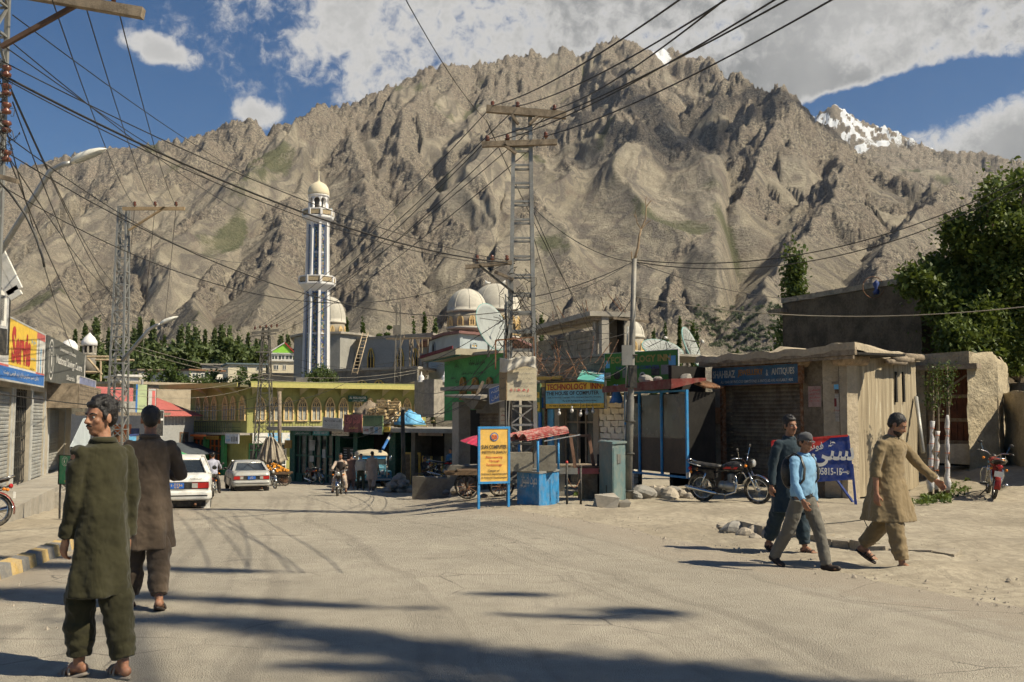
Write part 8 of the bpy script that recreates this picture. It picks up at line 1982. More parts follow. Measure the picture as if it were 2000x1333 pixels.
person('man in a dark olive shalwar kameez looking back over his left shoulder at the left',on(205,6.42),(-.80,.60),1.74,.0065,lean=3,head=(96,2),girth=.82,legs=[(16,0,18,12),(-8,0,6,0)],arms=[(4,1,14),(-6,3,12)],kameez=olivec,hem=.30,shoem=sandw,hair='full',curl=.45)
person('man in a brown shalwar kameez seen from behind with arms folded in front',on(292,8.75),(-.30,.95),1.73,.009,lean=2,head=(4,0),legs=[(4,4,4,0),(-9,3,14,14)],arms=[(12,16,75,30),(12,18,78,32)],kameez=brownc,girth=.92,hem=.30,shoem=sandk,hair='short',mous=False)
person('heavy bearded man in a khaki shalwar kameez walking with bowed head',on(1732,11.35),(.62,-.78),1.76,.009,lean=7,head=(18,28),legs=[(-20,4,22,26),(20,3,8,-4)],arms=[(32,22,14,0,0),(-8,12,12,0,1)],kameez=beigec,hem=.30,shoem=sandk,hair='short',beard=True,girth=1.16)
person('schoolboy in a light blue shirt and grey cap with backpack straps',on(1566,11.25),(.60,-.80),1.53,.008,lean=3,head=(-6,2),legs=[(22,3,10,-6),(-20,3,14,16)],arms=[(-10,12,14,0,0),(12,16,22,0,0)],shirt=bluec,trousers=greyc,shoe='shoe',shoem=sandk,hair='short',cap=capm,mous=False)
BOY=bpy.data.objects['person.003']if 'person.003' in bpy.data.objects else None
person('man in a dark teal shalwar kameez walking behind the schoolboy',on(1540,12.7),(.45,-.89),1.70,.009,lean=2,head=(-4,0),legs=[(12,3,6,0),(-14,3,10,12)],arms=[(2,10,12),(-10,12,10)],kameez=tealc,hem=.30,shoem=sandk,hair='full')
def backpack():
 if BOY is None:return
 H=1.53;s=H/1.75;z=.50*H
 t=bpy.data.objects.new('backpack',None);COL.objects.link(t);t.location=BOY.location;t.rotation_euler=BOY.rotation_euler;tag(t,"dark backpack on the schoolboy's shoulders",'backpack')
 m=MB();m.ell((0,-.17,z+.30),(.13,.08,.19),14,8);m.build('bag',blackp,t)
 for q in(-1,1):o=MB().tube([(q*.10,-.12,z+.46),(q*.105,-.02,z+.52),(q*.105,.07,z+.48),(q*.12,.125,z+.36),(q*.13,.12,z+.24),(q*.13,.03,z+.14),(q*.11,-.12,z+.14)],.02,8,flat=.45).build('strap',blackp,t)
backpack()
# small figures further off
k_=dict(det=.022)
person('motorcycle rider in a dark waistcoat with a hand at his mouth',RB1.location+Vector((-.0,.18,0)),(.06,-1),1.70,lean=4,head=(4,8),legs=[(66,14,78,0),(66,14,78,0)],arms=[(40,16,105,22),(52,14,14)],kameez=palec,trousers=palec,vest=darkc,hem=.40,sit=.86,shoem=sandk,**k_)
person('rider in a pale lavender shirt seen from behind',RB2.location+Vector((.04,-.18,0)),(-.25,1),1.68,lean=8,head=(0,0),legs=[(64,14,76,0),(64,14,76,0)],arms=[(52,14,14),(52,14,14)],shirt=lavc,trousers=darkc,sit=.86,shoe='shoe',shoem=sandk,mous=False,**k_)
person('man in a reddish brown kameez beside the jeep with his back turned',on(686,47.5),(-.2,.98),1.70,legs=[(5,3,4,0),(-6,3,6,0)],arms=[(6,8,10),(16,10,40)],kameez=rustc,shoem=sandk,hair='short',mous=False,**k_)
person('man in a pale shirt and dark trousers standing before the jeep',on(705,46.6),(.1,-1),1.66,legs=[(3,5,0,0),(-4,5,4,0)],arms=[(-8,14,40,20),(-8,14,40,20)],shirt=whitec,trousers=mossc,shoe='shoe',shoem=sandk,**k_)
person('man in a long pale grey kameez walking away towards the jeep',on(727,46.0),(.1,1),1.78,legs=[(12,3,8,0),(-14,3,14,20)],arms=[(-8,10,10),(12,10,10)],kameez=palec,shoem=sandk,hair='short',mous=False,**k_)
person('dark clad man sitting in the shade before the display shop',on(829,49,.35),(.7,-.7),1.68,legs=[(82,8,86,0),(82,8,86,0)],arms=[(30,8,60),(30,8,60)],kameez=darkc,hem=.42,sit=.45,shoem=sandk,**k_)
person('man in a blue shirt half hidden in the shade of the shop passage',on(880,47,.25),(-.5,-.8),1.66,legs=[(4,4,4,0),(-4,4,4,0)],arms=[(10,8,30),(4,8,30)],shirt=clothm('cloth_blue',(.05,.16,.30)),trousers=darkc,shoe='shoe',shoem=sandk,**k_)
for(px,Y,h_)in((829,49.0,.8),):
 p=on(px,Y);t=thing('bench','low dark bench in front of the display shop','bench',p,.3);MB().box(-.6,.6,-.2,.2,.7,.75).build('seat',owood,t)
 for x in(-.5,.44):MB().box(x,x+.07,-.15,.15,0,.7).build('leg',owood,t)
 # ---------------------------------------------------------------- trees, plants, stones
def leafm(name,a,b,tr=.25):
 m=newmat(name);t=NT(m);pos=t.n('ShaderNodeNewGeometry').outputs['Position'];rn=t.n('ShaderNodeNewGeometry').outputs['Random Per Island']
 c=t.mix(rn,a,b);c=t.mix(t.rng(t.noise(pos,1.3,3),.4,.65,0,.5),c,tuple(x*.6 for x in a));p=t.done(c,.55,0,None,.3)
 ts=t.n('ShaderNodeBsdfTranslucent');t.l(t.mix(.5,c,(.20,.25,.03)),ts.inputs['Color']);mx_=t.n('ShaderNodeMixShader');mx_.inputs[0].default_value=tr;o=[n for n in m.node_tree.nodes if n.type=='OUTPUT_MATERIAL'][0];t.l(p.outputs[0],mx_.inputs[1]);t.l(ts.outputs[0],mx_.inputs[2]);t.l(mx_.outputs[0],o.inputs['Surface']);return m
lf_dark=leafm('leaves_dark',(.055,.085,.018),(.13,.17,.034));lf_mid=leafm('leaves_mid',(.045,.075,.018),(.085,.12,.030));lf_far=leafm('leaves_far',(.060,.088,.028),(.115,.145,.048),.2);lf_scrub=leafm('leaves_scrub',(.07,.10,.045),(.12,.15,.075),.1);grassm=leafm('grass',(.06,.10,.02),(.12,.16,.035));barkm=M('bark',(.13,.10,.07),.35,8,.95,bump=.7)
def leafmesh(name,C,size,mat,rng,flat=.0,smax=None,tri=False):
 """a leaf-sized lozenge at every centre in C"""
 n=len(C);sz=size*rng.uniform(.6,1.35,n)[:,None];a=rng.normal(size=(n,3));a/=np.linalg.norm(a,axis=1)[:,None];b=np.cross(a,rng.normal(size=(n,3))+[0,0,flat]);b/=np.linalg.norm(b,axis=1)[:,None]
 V=np.stack([C-a*sz,C+b*sz*.55,C+a*sz,C-b*sz*.55],1).reshape(-1,3).astype(np.float32);me=bpy.data.meshes.new(name);me.vertices.add(4*n);me.vertices.foreach_set('co',V.ravel());me.loops.add(4*n);me.loops.foreach_set('vertex_index',np.arange(4*n,dtype=np.int32));me.polygons.add(n);me.polygons.foreach_set('loop_start',np.arange(n,dtype=np.int32)*4);me.materials.append(mat);me.update(calc_edges=True);return me
def crown_pts(kind,H,Wd,n,rng):
 if kind=='poplar':
  ncl=max(14,n//55);t=rng.uniform(0,1,ncl);r_=Wd*np.sin(np.clip(t*.93+.10,0,1)*np.pi)**.8*(1-.35*t)*rng.uniform(.45,1.05,ncl);a=rng.uniform(0,6.283,ncl)
  cc=np.stack([r_*np.cos(a),r_*np.sin(a),H*(.12+.86*t)],1);k=rng.integers(0,ncl,n);P=cc[k]+rng.normal(size=(n,3))*[Wd*.20,Wd*.20,H*.045];return P
 ncl=max(12,n//60);u=rng.normal(size=(ncl,3));u/=np.linalg.norm(u,axis=1)[:,None];rr=rng.uniform(.35,1.0,ncl)[:,None]**.6;cc=u*rr*[Wd,Wd,H*.42]+[0,0,H*.58];cc[:,2]=np.maximum(cc[:,2],H*.12)
 k=rng.integers(0,ncl,n);return cc[k]+rng.normal(size=(n,3))*Wd*.16
TP={}
def tree(kind,label,loc,H,Wd,var=0,mat=None,n=2600,leaf=.16,group=None,name=None):
 key=(kind,var,mat.name,n,leaf)
 if key not in TP:
  rng=np.random.default_rng(100+var);cr=leafmesh('crown',crown_pts(kind,1.,Wd/H,n,rng),leaf/H,mat,rng)
  m=MB();m.tube([(0,0,-.06),(.01,0,.25),(0,.01,.55),(0,0,.9 if kind=='poplar' else .6)],[.018,.014,.009,.002],6)
  for k in range(7):a=k*2.4;z=.2+.08*k;m.tube([(0,0,z),(Wd/H*.5*math.cos(a),Wd/H*.5*math.sin(a),z+(.16 if kind=='poplar' else .12))],.006,4,.002)
  TP[key]=(cr,m.mesh('trunk',barkm))
 cr,tk=TP[key];r=thing(name or(kind+'_tree'),label,'tree',loc,rnd.uniform(0,6.28),group);sc=H;
 c=link('crown',cr,r);c.scale=(sc,sc,sc);c['kind']='stuff';b=link('trunk',tk,r);b.scale=(sc,sc,sc);return r
def hz(px,Y):
 x=W(px,700,Y).x;return float(foot(np.hypot(x,Y)))if Y>125 else G(x,Y)
def spot(px,Y):return Vector((W(px,700,Y).x,Y,hz(px,Y)))
def treebelt():
 PL=['pencil thin','tall','slender','bushy topped','short','leaning','dense']
 pos=[(146,655,3),(165,640,5),(186,632,6),(212,648,5),(262,640,6),(272,632,5),(297,632,5),(352,648,4),(366,640,5),(381,637,6),(400,655,8),(418,648,8),(432,645,9),(447,645,9),(466,655,9),(484,660,9),(562,660,8),(548,665,8),(602,660,8),(240,655,8),(320,665,9),(338,670,8),(376,668,9),(410,672,9),(455,675,9),(500,672,9),(285,668,9),(225,672,9),(200,678,9)]
 for i,(px,py,wpx)in enumerate(pos):
  Y=215+(i*37%60);p=spot(px,Y);H=W(px,py,Y).z-p.z;tree('poplar','%s poplar in the belt under the mountain, %s'%(PL[i%7],['above the left shops','behind the slim pylon','right of the slim pylon','over the ochre house','above the white house','above the cream house','just left of the minaret'][min(6,max(0,(px-140)//66))]),p,H,wpx*(1.5+.9*(i*7%5)/4)*Y/FPX,i%5,lf_far,2400,.42,'poplars in the belt below the mountain')
 bush=[(160,705,60),(200,700,40),(262,690,40),(300,688,42),(340,690,40),(380,684,44),(415,682,44),(450,680,46),(480,684,40),(505,690,30),(330,722,34),(365,705,30),(290,712,30),(255,705,30),(610,700,30),(590,690,30)]
 for i,(px,py,w_)in enumerate(bush):
  Y=185+(i*13%30);p=spot(px,Y);H=max(5,W(px,py-12,Y).z-p.z);tree('round','broad dark willow crown in the belt %s'%['at its far left end','behind the left lattice pylon','between pylon and street lamp','above the ochre mud house','next to the ochre mud house','above the white framed windows','over the stepped roof','above the cream house','right of the cream house','beside the lime gable','low before the belt','low over the white house','low above the ochre house','low behind the lamp head','at the foot of the minaret','left of the minaret shaft'][i],p,H,w_*.7*Y/FPX,i%4,lf_far,3200,.5,'broad trees in the belt below the mountain')
 for i,(px,py,w_,Y,lab)in enumerate([(340,738,44,118,'large pale green shrub left of the white house'),(420,745,36,112,'bushy shrub under the white framed windows'),(464,738,42,115,'round leafy tree right of the white house'),(395,758,26,100,'low shrub over the olive roof'),(500,752,30,104,'small shrub behind the tapering pylon'),(295,742,36,122,'pale willow above the red roof'),(252,752,24,108,'small shrub beside the hanging boards')]):
  p=spot(px,Y);H=W(px,py-18,Y).z-p.z;tree('round',lab,p,max(H,3),w_*.8*Y/FPX,5+i%3,lf_mid,3000,.22,None,'shrub')
 p=W(628,752,92);tree('round','bright green bush at the foot of the minaret above the olive roof',p-Vector((0,0,.8)),2.4,1.5,9,lf_mid,2600,.11,None,'bush')
 for i,(px,py,w_)in enumerate([(676,636,8),(708,634,12),(748,622,17),(758,630,14),(808,638,10),(829,626,12),(849,634,8),(1044,622,10),(1058,618,12),(1300,640,10),(1328,634,12),(1354,640,13),(1362,655,13),(1277,648,9),(1440,688,8),(1506,690,10),(1520,690,9)]):
  Y=150;p=spot(px,Y);tree('poplar' if i not in(2,3)else 'round','distant small tree '+['just right of the minaret dome','with two crowns behind the ladder','round and dark behind the mosque wing','beside the round dark one','left of the octagonal hall','rising over the scaffold deck','near the left dome','low behind the block room roof','second behind the block room roof','between the dishes','tallest behind the dishes','right of the edge on dish','far right behind the dishes','next to the steel pole','over the mud shop roof','left of the dark block building','touching the dark block building'][i],p,W(px,py,Y).z-p.z,w_*.75*Y/FPX,i%5,lf_mid,1500,.28,'small distant trees')
 Y=62;p=spot(1556,Y);tree('poplar','upright poplar standing over the left end of the dark block building',p,W(1556,502,Y).z-p.z,44*Y/FPX,7,lf_mid,9000,.15,None,'poplar_tree')
treebelt()
def scrub():
 rng=np.random.default_rng(5);R=np.hypot(MX,MY);C=[]
 for(x0,x1,y0,y1,n)in((1360,1540,600,640,500),(1385,1530,640,680,700),(1420,1545,680,700,300),(1340,1420,630,660,80)):
  for _ in range(n):
   px,py=rng.uniform(x0,x1),rng.uniform(y0,y1)
   if fbm(np.array(px/28.),np.array(py/12.),3,77)<.02:continue
   j=int(round((px+420)/2840*999));d=pdir(px,py);e=d.z/math.hypot(d.x,d.y);el=(MZ[:,j]-EYE)/R[:,j];i=int(np.argmax(el>e))if(el>e).any()else-1
   if i<0 or R[i,j]>2400:continue
   C.append((MX[i,j],MY[i,j],MZ[i,j],R[i,j]))
 if not C:return
 C=np.array(C);rep=34;s=C[:,3]/FPX*1.9;P=np.repeat(C[:,:3],rep,0)+rng.normal(size=(len(C)*rep,3))*np.repeat(s,rep)[:,None]*[1.1,1.1,.7];P[:,2]+=np.repeat(s,rep)*.7
 link('scrub',leafmesh('scrub',P,.8,lf_scrub,rng),kind='stuff')
scrub()
def big_tree():
 """the large tree at the right: limbs first, leaf clusters along the twigs"""
 Y=29.6;o=Vector((W(1995,800,Y).x,Y,G(W(1995,800,Y).x,Y)));r=thing('broadleaf_tree','large dark broadleaf tree overhanging the mud walls at the right','tree',o);rr=random.Random(4);rng=np.random.default_rng(8);m=MB();tips=[]
 def f(px,py,y=Y):return W(px,py,y)-o
 def limb(p,q,r0,depth):
  d=q-p;pts=[p];n=5
  for i in range(1,n+1):pts.append(p+d*i/n+Vector((rr.uniform(-1,1),rr.uniform(-1,1),rr.uniform(-.6,1)))*d.length*.05)
  m.tube(pts,[r0*(1-.75*i/n)for i in range(n+1)],6)
  for i in range(1,n+1):tips.append((pts[i],.30 if depth else .5))
  if depth:
   for i in range(2,n+1):
    for _ in range(2):v=(d.normalized()*.6+Vector((rr.uniform(-1,1),rr.uniform(-1,1),rr.uniform(-.5,1)))).normalized();limb(pts[i],pts[i]+v*d.length*rr.uniform(.07,.14),r0*.3,depth-1)
 base=Vector((0,0,0));fork=Vector((-.1,0,2.4));m.tube([base,fork*.5,fork],[.34,.28,.24],10)
 outline=[(1775,545),(1800,600),(1818,640),(1815,490),(1830,435),(1880,360),(1850,520),(1925,345),(1915,400),(1965,352),(1990,380),(1900,470),(1950,450),(1990,470),(1880,560),(1930,540),(1980,560),(1850,600),(1900,640),(1960,640),(1990,700),(1930,700),(1870,660),(1800,560),(1830,610),(1820,680),(1790,520),(2060,360),(2080,480),(2090,600),(2040,420),(2020,520),(1850,700),(2030,660)]
 for i,(px,py)in enumerate(outline):q=f(px+45,py+22,Y+rr.uniform(-1.2,1.4));st=fork.lerp(Vector((0,0,5.5)),rr.uniform(0,1));limb(st,q,.09,2 if i%2==0 else 1)
 m.build('trunk',barkm,r);C=[]
 for p,s in tips:
  k=26;C.append(np.array(p)[None,:]+rng.normal(size=(k,3))*s*.42)
 C=np.concatenate(C)
 px_=[f(px,py,Y+.6)for px,py in((1860,690),(1880,610),(1920,530),(1890,700),(1900,700),(1960,700),(1870,650),(1930,640),(1985,600),(1950,560),(1900,600),(2040,640),(2060,560),(1990,500),(2030,470),(1950,500))]
 fill=np.concatenate([np.array(p)[None]+rng.normal(size=(520,3))*[.42,.6,.4]for p in px_]);C=np.concatenate([C,fill]);C=C[C[:,2]>2.6]
 c=link('crown',leafmesh('crown',C,.085,lf_dark,rng),r);c['kind']='stuff'
big_tree()
def shade_tree(label,spots,seed):
 """a tall poplar just outside the frame whose crown throws the soft shade on the road"""
 rng=np.random.default_rng(seed);C=[];base=None
 for px,py,rx,ry,dist in spots:
  g=W(px,py,8);Yg=EYE*FPX/(py-HZ);g=Vector(((px-1000)/FPX*Yg,Yg,0));c=g+SUNV*dist
  side=Vector((-SUNV.y,SUNV.x,0)).normalized();upv=side.cross(SUNV).normalized();sx_=rx;sy_=ry
  n=int(75*rx*ry/.05)+50;q=rng.normal(size=(n,3))*.5;ax=Vector((1,-.12,0)).normalized();vv=Vector((0,1,0))
  # spread so that the shadow on the ground is rx long across and ry deep
  P=np.array(c)[None]+q[:,:1]*np.array(ax)[None]*rx+q[:,1:2]*np.array(vv)[None]*ry+q[:,2:]*np.array(SUNV)[None]*.5;C.append(P)
  base=c if base is None else base
 C=np.concatenate(C);cen=C.mean(0);o=Vector((cen[0],cen[1],0));r=thing('poplar_tree',label,'tree',o);link('crown',leafmesh('crown',C-np.array(o)[None],.11,lf_mid,rng),r)['kind']='stuff'
 zt=C[:,2].max();m=MB();m.tube([(3,-11,-.2),(3,-11,zt*.5),(2,-8,zt*.85),(0,0,zt*.95)],[.3,.24,.12,.04],8)
 for i in range(0,len(C),max(1,len(C)//7)):p=Vector(C[i])-o;m.tube([(2,-8,zt*.85),p],.025,4,.006)
 m.build('trunk',barkm,r)
shade_tree('tall roadside poplar out of view on the right shading the road',[(400,1205,.8,.2,27),(600,1225,.8,.22,27),(790,1250,.8,.26,27),(960,1275,.8,.3,26),(1130,1290,.8,.34,26),(1300,1300,.8,.3,26),(1480,1325,.8,.28,26),(1650,1345,.8,.28,26),(1850,1365,.8,.26,26),(1000,1325,.9,.2,26),(700,1290,.6,.12,26),(60,1150,1.5,.3,28),(1250,1182,.45,.16,25),(1150,1192,.6,.06,25),(990,1148,.4,.08,25),(620,1172,.9,.07,26),(400,1160,1.0,.1,27)],21)
shade_tree('second roadside poplar out of view casting the near band of shade',[(80,1090,1.4,.3,30),(40,1070,1.4,.2,30),(1700,1380,1.3,.12,24),(1350,1325,1.0,.10,24),(420,1100,.8,.16,28)],22)
# wrapped saplings
def sapling(label,base,top,wraph,pts2):
 o=on(base[0],base[1]);f=lambda px,py:W(px,py,base[1])-o;r=thing('sapling',label,'tree',o);MB().tube([(0,0,-.1),f((base[0]+top[0])/2+3,(900+top[1])/2),f(*top)],[.05,.035,.012],7).build('trunk',barkm,r)
 wm=M('wrap_white',(.50,.49,.48),.25,9,.7,bump=.8,bsc=18,bd=.02);m=MB();z0,z1=.12,wraph;a=f(*top);n=12
 p=lambda z:Vector((a.x*z/max(a.z,.1),a.y*z/max(a.z,.1),z));m.tube([p(z0+(z1-z0)*k/n)+Vector((.01*math.sin(k*2.3),0,0))for k in range(n+1)],[.046+.012*math.sin(k*1.9+base[0])+.03*(k in(1,2))for k in range(n+1)],12);m.build('plastic_wrap',wm,r)
 for k in range(5):z=z0+(z1-z0)*(k+.7+.35*math.sin(k*2.7+base[0]))/5.4;MB().tube([p(z-.004),p(z+.008)],.058,12).build('orange_tie',orange,r)
 rng=np.random.default_rng(int(base[0]));C=[]
 for q in pts2:v=f(*q);m=MB().tube([p(z1*.95),(p(z1)+v)/2+Vector((.03,0,0)),v],[.018,.012,.004],5);m.build('branch',barkm,r);C.append(np.concatenate([np.array(p(z1).lerp(v,t))[None]+rng.normal(size=(26,3))*.07 for t in(.35,.5,.65,.8,.9,1)]))
 link('leaves',leafmesh('leaves',np.concatenate(C),.032,lf_mid,rng),r)['kind']='stuff'
sapling('white wrapped sapling with orange ties left of the timber door',(1814,22.8),(1823,730),1.75,[(1820,720),(1832,712),(1812,745)])
sapling('second wrapped sapling in front of the timber door',(1848,23.2),(1850,716),1.85,[(1852,712),(1862,722),(1842,735)])
sapling('thinner wrapped stem close behind the left sapling',(1826,23.4),(1832,760),1.5,[(1836,740)])
def grass(px0,px1,Y0,Y1,n,seed,lab=None):
 rng=np.random.default_rng(seed);Y=rng.uniform(Y0,Y1,n);px=rng.uniform(px0,px1,n);X=(px-1000)/FPX*Y;k=fbm(X*1.5,Y*1.5,2,seed)>-.05;X,Y=X[k],Y[k];Z=gz(X,Y)+rng.uniform(.01,.09,len(X));link('grass',leafmesh('grass',np.stack([X,Y,Z],1),.045,grassm,rng,3),kind='stuff')
grass(1790,1850,21.0,23.4,1500,1);grass(1765,1810,19.8,21.5,350,2);grass(1120,1160,23.5,25,350,3);grass(1850,1890,22.5,24.5,300,4)
# stones, rubble
SL2=[(1258,965,22.6,.34),(1290,960,22.9,.34),(1275,950,23.3,.30),(1307,967,22.2,.32),(1318,945,23.6,.28),(1332,963,22.9,.22),(1344,968,22.6,.16),(1240,972,22.4,.22),(1300,942,24,.25),(1352,962,22.9,.14)]
SLab=['tall rounded boulder at the foot of the steel pole','large pale boulder in the middle of the heap before the glass kiosk','grey boulder at the back of the heap before the glass kiosk','big flat boulder at the front of the heap','boulder under the kiosk bottom rail','stone at the right side of the heap','small stone near the motorcycle rear wheel','stone leaning on the steel pole','boulder half hidden behind the heap','smallest stone at the right of the heap']
for(px,py,Y,s),lab in zip(SL2,SLab):p=on(px,Y);p.z+=s*.3;stone(p,s,lab,'boulders before the glass kiosk')
rnd.seed(99);nr=0
PARTS_=['at its left foot','on the lower left slope','near its middle','on the crest','on the right slope','at its right foot']
for k in range(120):
 u=rnd.random();px=738+70*u;h_=max(0,1-abs(u-.62)/.42);Y=rnd.uniform(42.2,44.2);p=on(px,Y);t=rnd.random()**.6;p.z+=h_*.75*t;s=rnd.uniform(.10,.27)*(1 if h_>.05 else .6)
 stone(p,s,'%s angular stone of the rubble heap before the jeep, %s'%(['small','middling','large'][min(2,int((s-.06)/.075))],PARTS_[min(5,int(u*6))]),'stones of the rubble heap')
for k in range(60):
 u=rnd.random();px=825+120*u;Y=38-12*u+rnd.uniform(-1,1);p=on(px,Y);p.z+=rnd.random()*.25*(u<.7);stone(p,rnd.uniform(.06,.20),'grey %s of broken masonry %s'%(['lump','chip','block','slab'][k%4],['left of','under','right of','in front of'][int(u*4)%4]+' the concrete canopy'),'broken masonry along the shaded verge')
st=thing('concrete_wall','low broken concrete kerb wall in the shade left of the pushcart','wall',on(905,33));MB().box(-.5,.6,-.2,.3,-.1,.95,.07).build('block',dconc,st);MB().box(-1.6,-.5,0,.6,-.1,.55,.1).build('block',dconc,st);MB().box(-.5,1.9,.3,1.2,-.1,.8,.05).build('slab',dconc,st)
# pebbles strewn on verge and road edge: nobody could count them
def pebbles():
 if SM[0]is None:stone_meshes()
 rng=random.Random(12);m=MB();
 for k in range(1500):
  Y=4.5+20*rng.random()**1.4;rightside=rng.random()<.72
  x=(float(road_r(Y))+rng.expovariate(.55)-.3)if rightside else float(road_l(Y))+.25+abs(rng.gauss(0,.7));s=rng.uniform(.004,.018)*(1.8 if rng.random()<.05 else 1);p=Vector((x,Y,G(x,Y)+s*.3+(.02 if rightside else .012)))
  v=[p+Vector((math.cos(a)*s*rng.uniform(.7,1.2),math.sin(a)*s*rng.uniform(.7,1.2),-s*.4))for a in(0,1.26,2.5,3.8,5)]+[p+Vector((rng.uniform(-.3,.3)*s,rng.uniform(-.3,.3)*s,s*.7))];m.add(v,[(0,1,5),(1,2,5),(2,3,5),(3,4,5),(4,0,5)])
 m.build('pebbles',M('pebble',(.33,.285,.225),.25,30,.95),None,kind='stuff')
pebbles()
def dirt_ledge():
 """broken edge of the side road, with earth banked behind it"""
 pts=[(1422,15.5),(1450,15.0),(1490,14.6),(1530,14.2),(1570,13.9),(1620,13.5),(1690,13.0),(1770,12.6),(1860,12.2)];P=[on(a,b)for a,b in pts];r=thing('broken_kerb','broken stone edging along the side road behind the walking men','kerb',P[0]);o=P[0];sm_=M('edge_stone',(.30,.26,.20),.25,6,.95,bump=.7)
 L=0
 for i,(a,b)in enumerate(zip(P,P[1:])):
  n=max(2,int((b-a).length/.34))
  for k in range(n):
   p=a.lerp(b,k/n)-o;d=(b-a).normalized();h_=max(.035,.16-.016*i)*rnd.uniform(.8,1.2);ln=(b-a).length/n*.94;q=MB().box(0,ln,0,rnd.uniform(.2,.32),-.08,h_,.018).build('edge_stone',sm_,r,p);q.rotation_euler=(rnd.uniform(-.06,.06),rnd.uniform(-.05,.05),math.atan2(d.y,d.x)+rnd.uniform(-.08,.08))
 for k,(px,Y,s)in enumerate(((1432,15.2,.26),(1450,14.7,.16),(1470,14.9,.22),(1500,14.5,.18),(1412,15.6,.14),(1472,14.2,.10),(1520,14.6,.2))):p=on(px,Y);p.z+=.03;stone(p,s,['squared','flat','thick','dusty','small','tiny','rounded'][k]+' stone beside the broken end of the side road edging','stones at the end of the edging')
 w_=on(1640,15.2);tag(MB().tube([(-.42,0,0),(-.40,0,.10),(0,.02,.13),(.36,.05,.17),(.42,.06,.05)],.009,5).build('bent_rod',iron,None,w_+Vector((.0,0,.01))),'bent thin steel rod lying on the side road behind the boy','rod')
dirt_ledge()
# kiosk mosque dome and clutter on the far left, hanging boards, orange stall
def left_far():
 Y=62;o=W(174,700,Y);g=o.z;r=thing('minaret','small unfinished concrete minaret head with a pointed white cap above the left shops','minaret',o);s=Y/FPX
 z=lambda py:W(174,py,Y).z-g
 MB().lathe([(13*s,z(676)),(15*s,z(675)),(14.6*s,z(668)),(10*s,z(660)),(4*s,z(654)),(.02,z(650))],20).build('cap',mqt,r);MB().lathe([(13.5*s,z(695)),(13.5*s,z(692)),(13*s,z(690))],16).build('ring',conc,r)
 for k in range(8):a=k*math.pi/4+.2;MB().box(-1.9*s,1.9*s,-1.5*s,1.5*s,z(692),z(676)).build('column',conc,r,(11.5*s*math.cos(a),11.5*s*math.sin(a),0),(0,0,a))
 MB().lathe([(9*s,z(692)),(9*s,z(676))],8).build('core',dark,r);MB().lathe([(14*s,z(730)),(14*s,z(695))],8).build('shaft',dconc,r)
 for k,(a,b)in enumerate((((170,697),(212,697)),((165,727),(196,727)),((172,700),(200,732)),((197,704),(197,745)),((186,703),(262,704)))):p,q=W(*a,Y-1.2),W(*b,Y-1.2);tag(MB().tube([(0,0,0),q-p],.07,5).build('scaffold_pole',M('ladder_wood',()),None,p),['upper level','lower level','slanting','upright','long pale level'][k]+' scaffold pole round the small minaret head','pole','scaffold poles at the small minaret head')
 o=W(140,690,Y);c=thing('dome','small white dome tip showing behind the dark grey board','dome',W(136,672,60));MB().lathe([(.5,-.6),(.48,-.1),(.3,.15),(.02,.28)],14).build('shell',mqt,c)
 # hanging boards right of the lattice pylon
 F=Fac(W(236,780,45),W(300,780,47))
 x=lambda px,py:F.hit(px,py)
 def b(px0,py0,px1,py1,mat,lab,**k):(x0,z1),(x1,z0)=x(px0,py0),x(px1,py1);return sign(F,lab,x0,z0,x1,z1,0,mat,k.pop('frame',None),th=.15,**k)
 b(266,751,286,811,M('board_pale_green',(.36,.42,.24),.1,2,.6),'tall pale green hanging board with a bright blue edge',patches=[(0,0,.16,1,blue)],texts=[(urdu('ڈاکٹر'),.6,.7,.06,.5,greyp),(urdu('کلینک'),.6,.3,.06,.5,greyp)])
 b(290,759,304,802,lgrey,'narrow pale pink hanging board beside the green one',frame=brown,fw=.03,patches=[(.5,.1,.9,.9,pinkr)])
 b(290,803,318,852,black,'black framed hanging board with a white strip below the pink one',frame=lgrey,fw=.03,patches=[(0,.62,1,.70,white)])
 b(236,784,265,812,M('slats_board',(.30,.29,.26),.2,6,.8),'grey slatted board above the small stalls behind the brown clad man')
 F=Fac(W(180,850,40),W(300,850,50));g=-1.8;s2=F.root('stall','shadowed market stall with orange blue and white crates under a canopy','stall',0,0,g)
 X=lambda px,py=850:F.hit(px,py)[0];MB().box(0,F.L,.6,.8,0,2.4).build('back_wall',dark,s2);MB().box(-.2,F.L,-.8,.6,F.hit(240,812)[1]-g,F.hit(240,806)[1]-g).build('canopy',owood,s2)
 for px0,py0,px1,py1,mt_ in((233,830,252,848,orange),(250,838,268,852,navy),(245,852,268,866,skyb),(228,850,246,880,brown),(262,850,300,884,owood)):(x0,z1),(x1,z0)=F.hit(px0,py0),F.hit(px1,py1);MB().box(x0,x1,-.1,.3,z0-g,z1-g).build('crate',mt_,s2)
 F2=Fac(W(318,880,66),W(372,880,69));t=F2.root('stall','dim row of fruit stalls below the sagging awning','stall',0,-1.2,-2.9)
 for k in range(7):MB().box(k*.27,k*.27+.24,0,.4,.6+.08*(k%3),1.0+.1*(k%3)).build('fruit_box',[owood,orange,gold,brown][k%4],t)
 MB().box(0,1.9,0,.5,0,.6).build('counter',dark,t)
left_far()
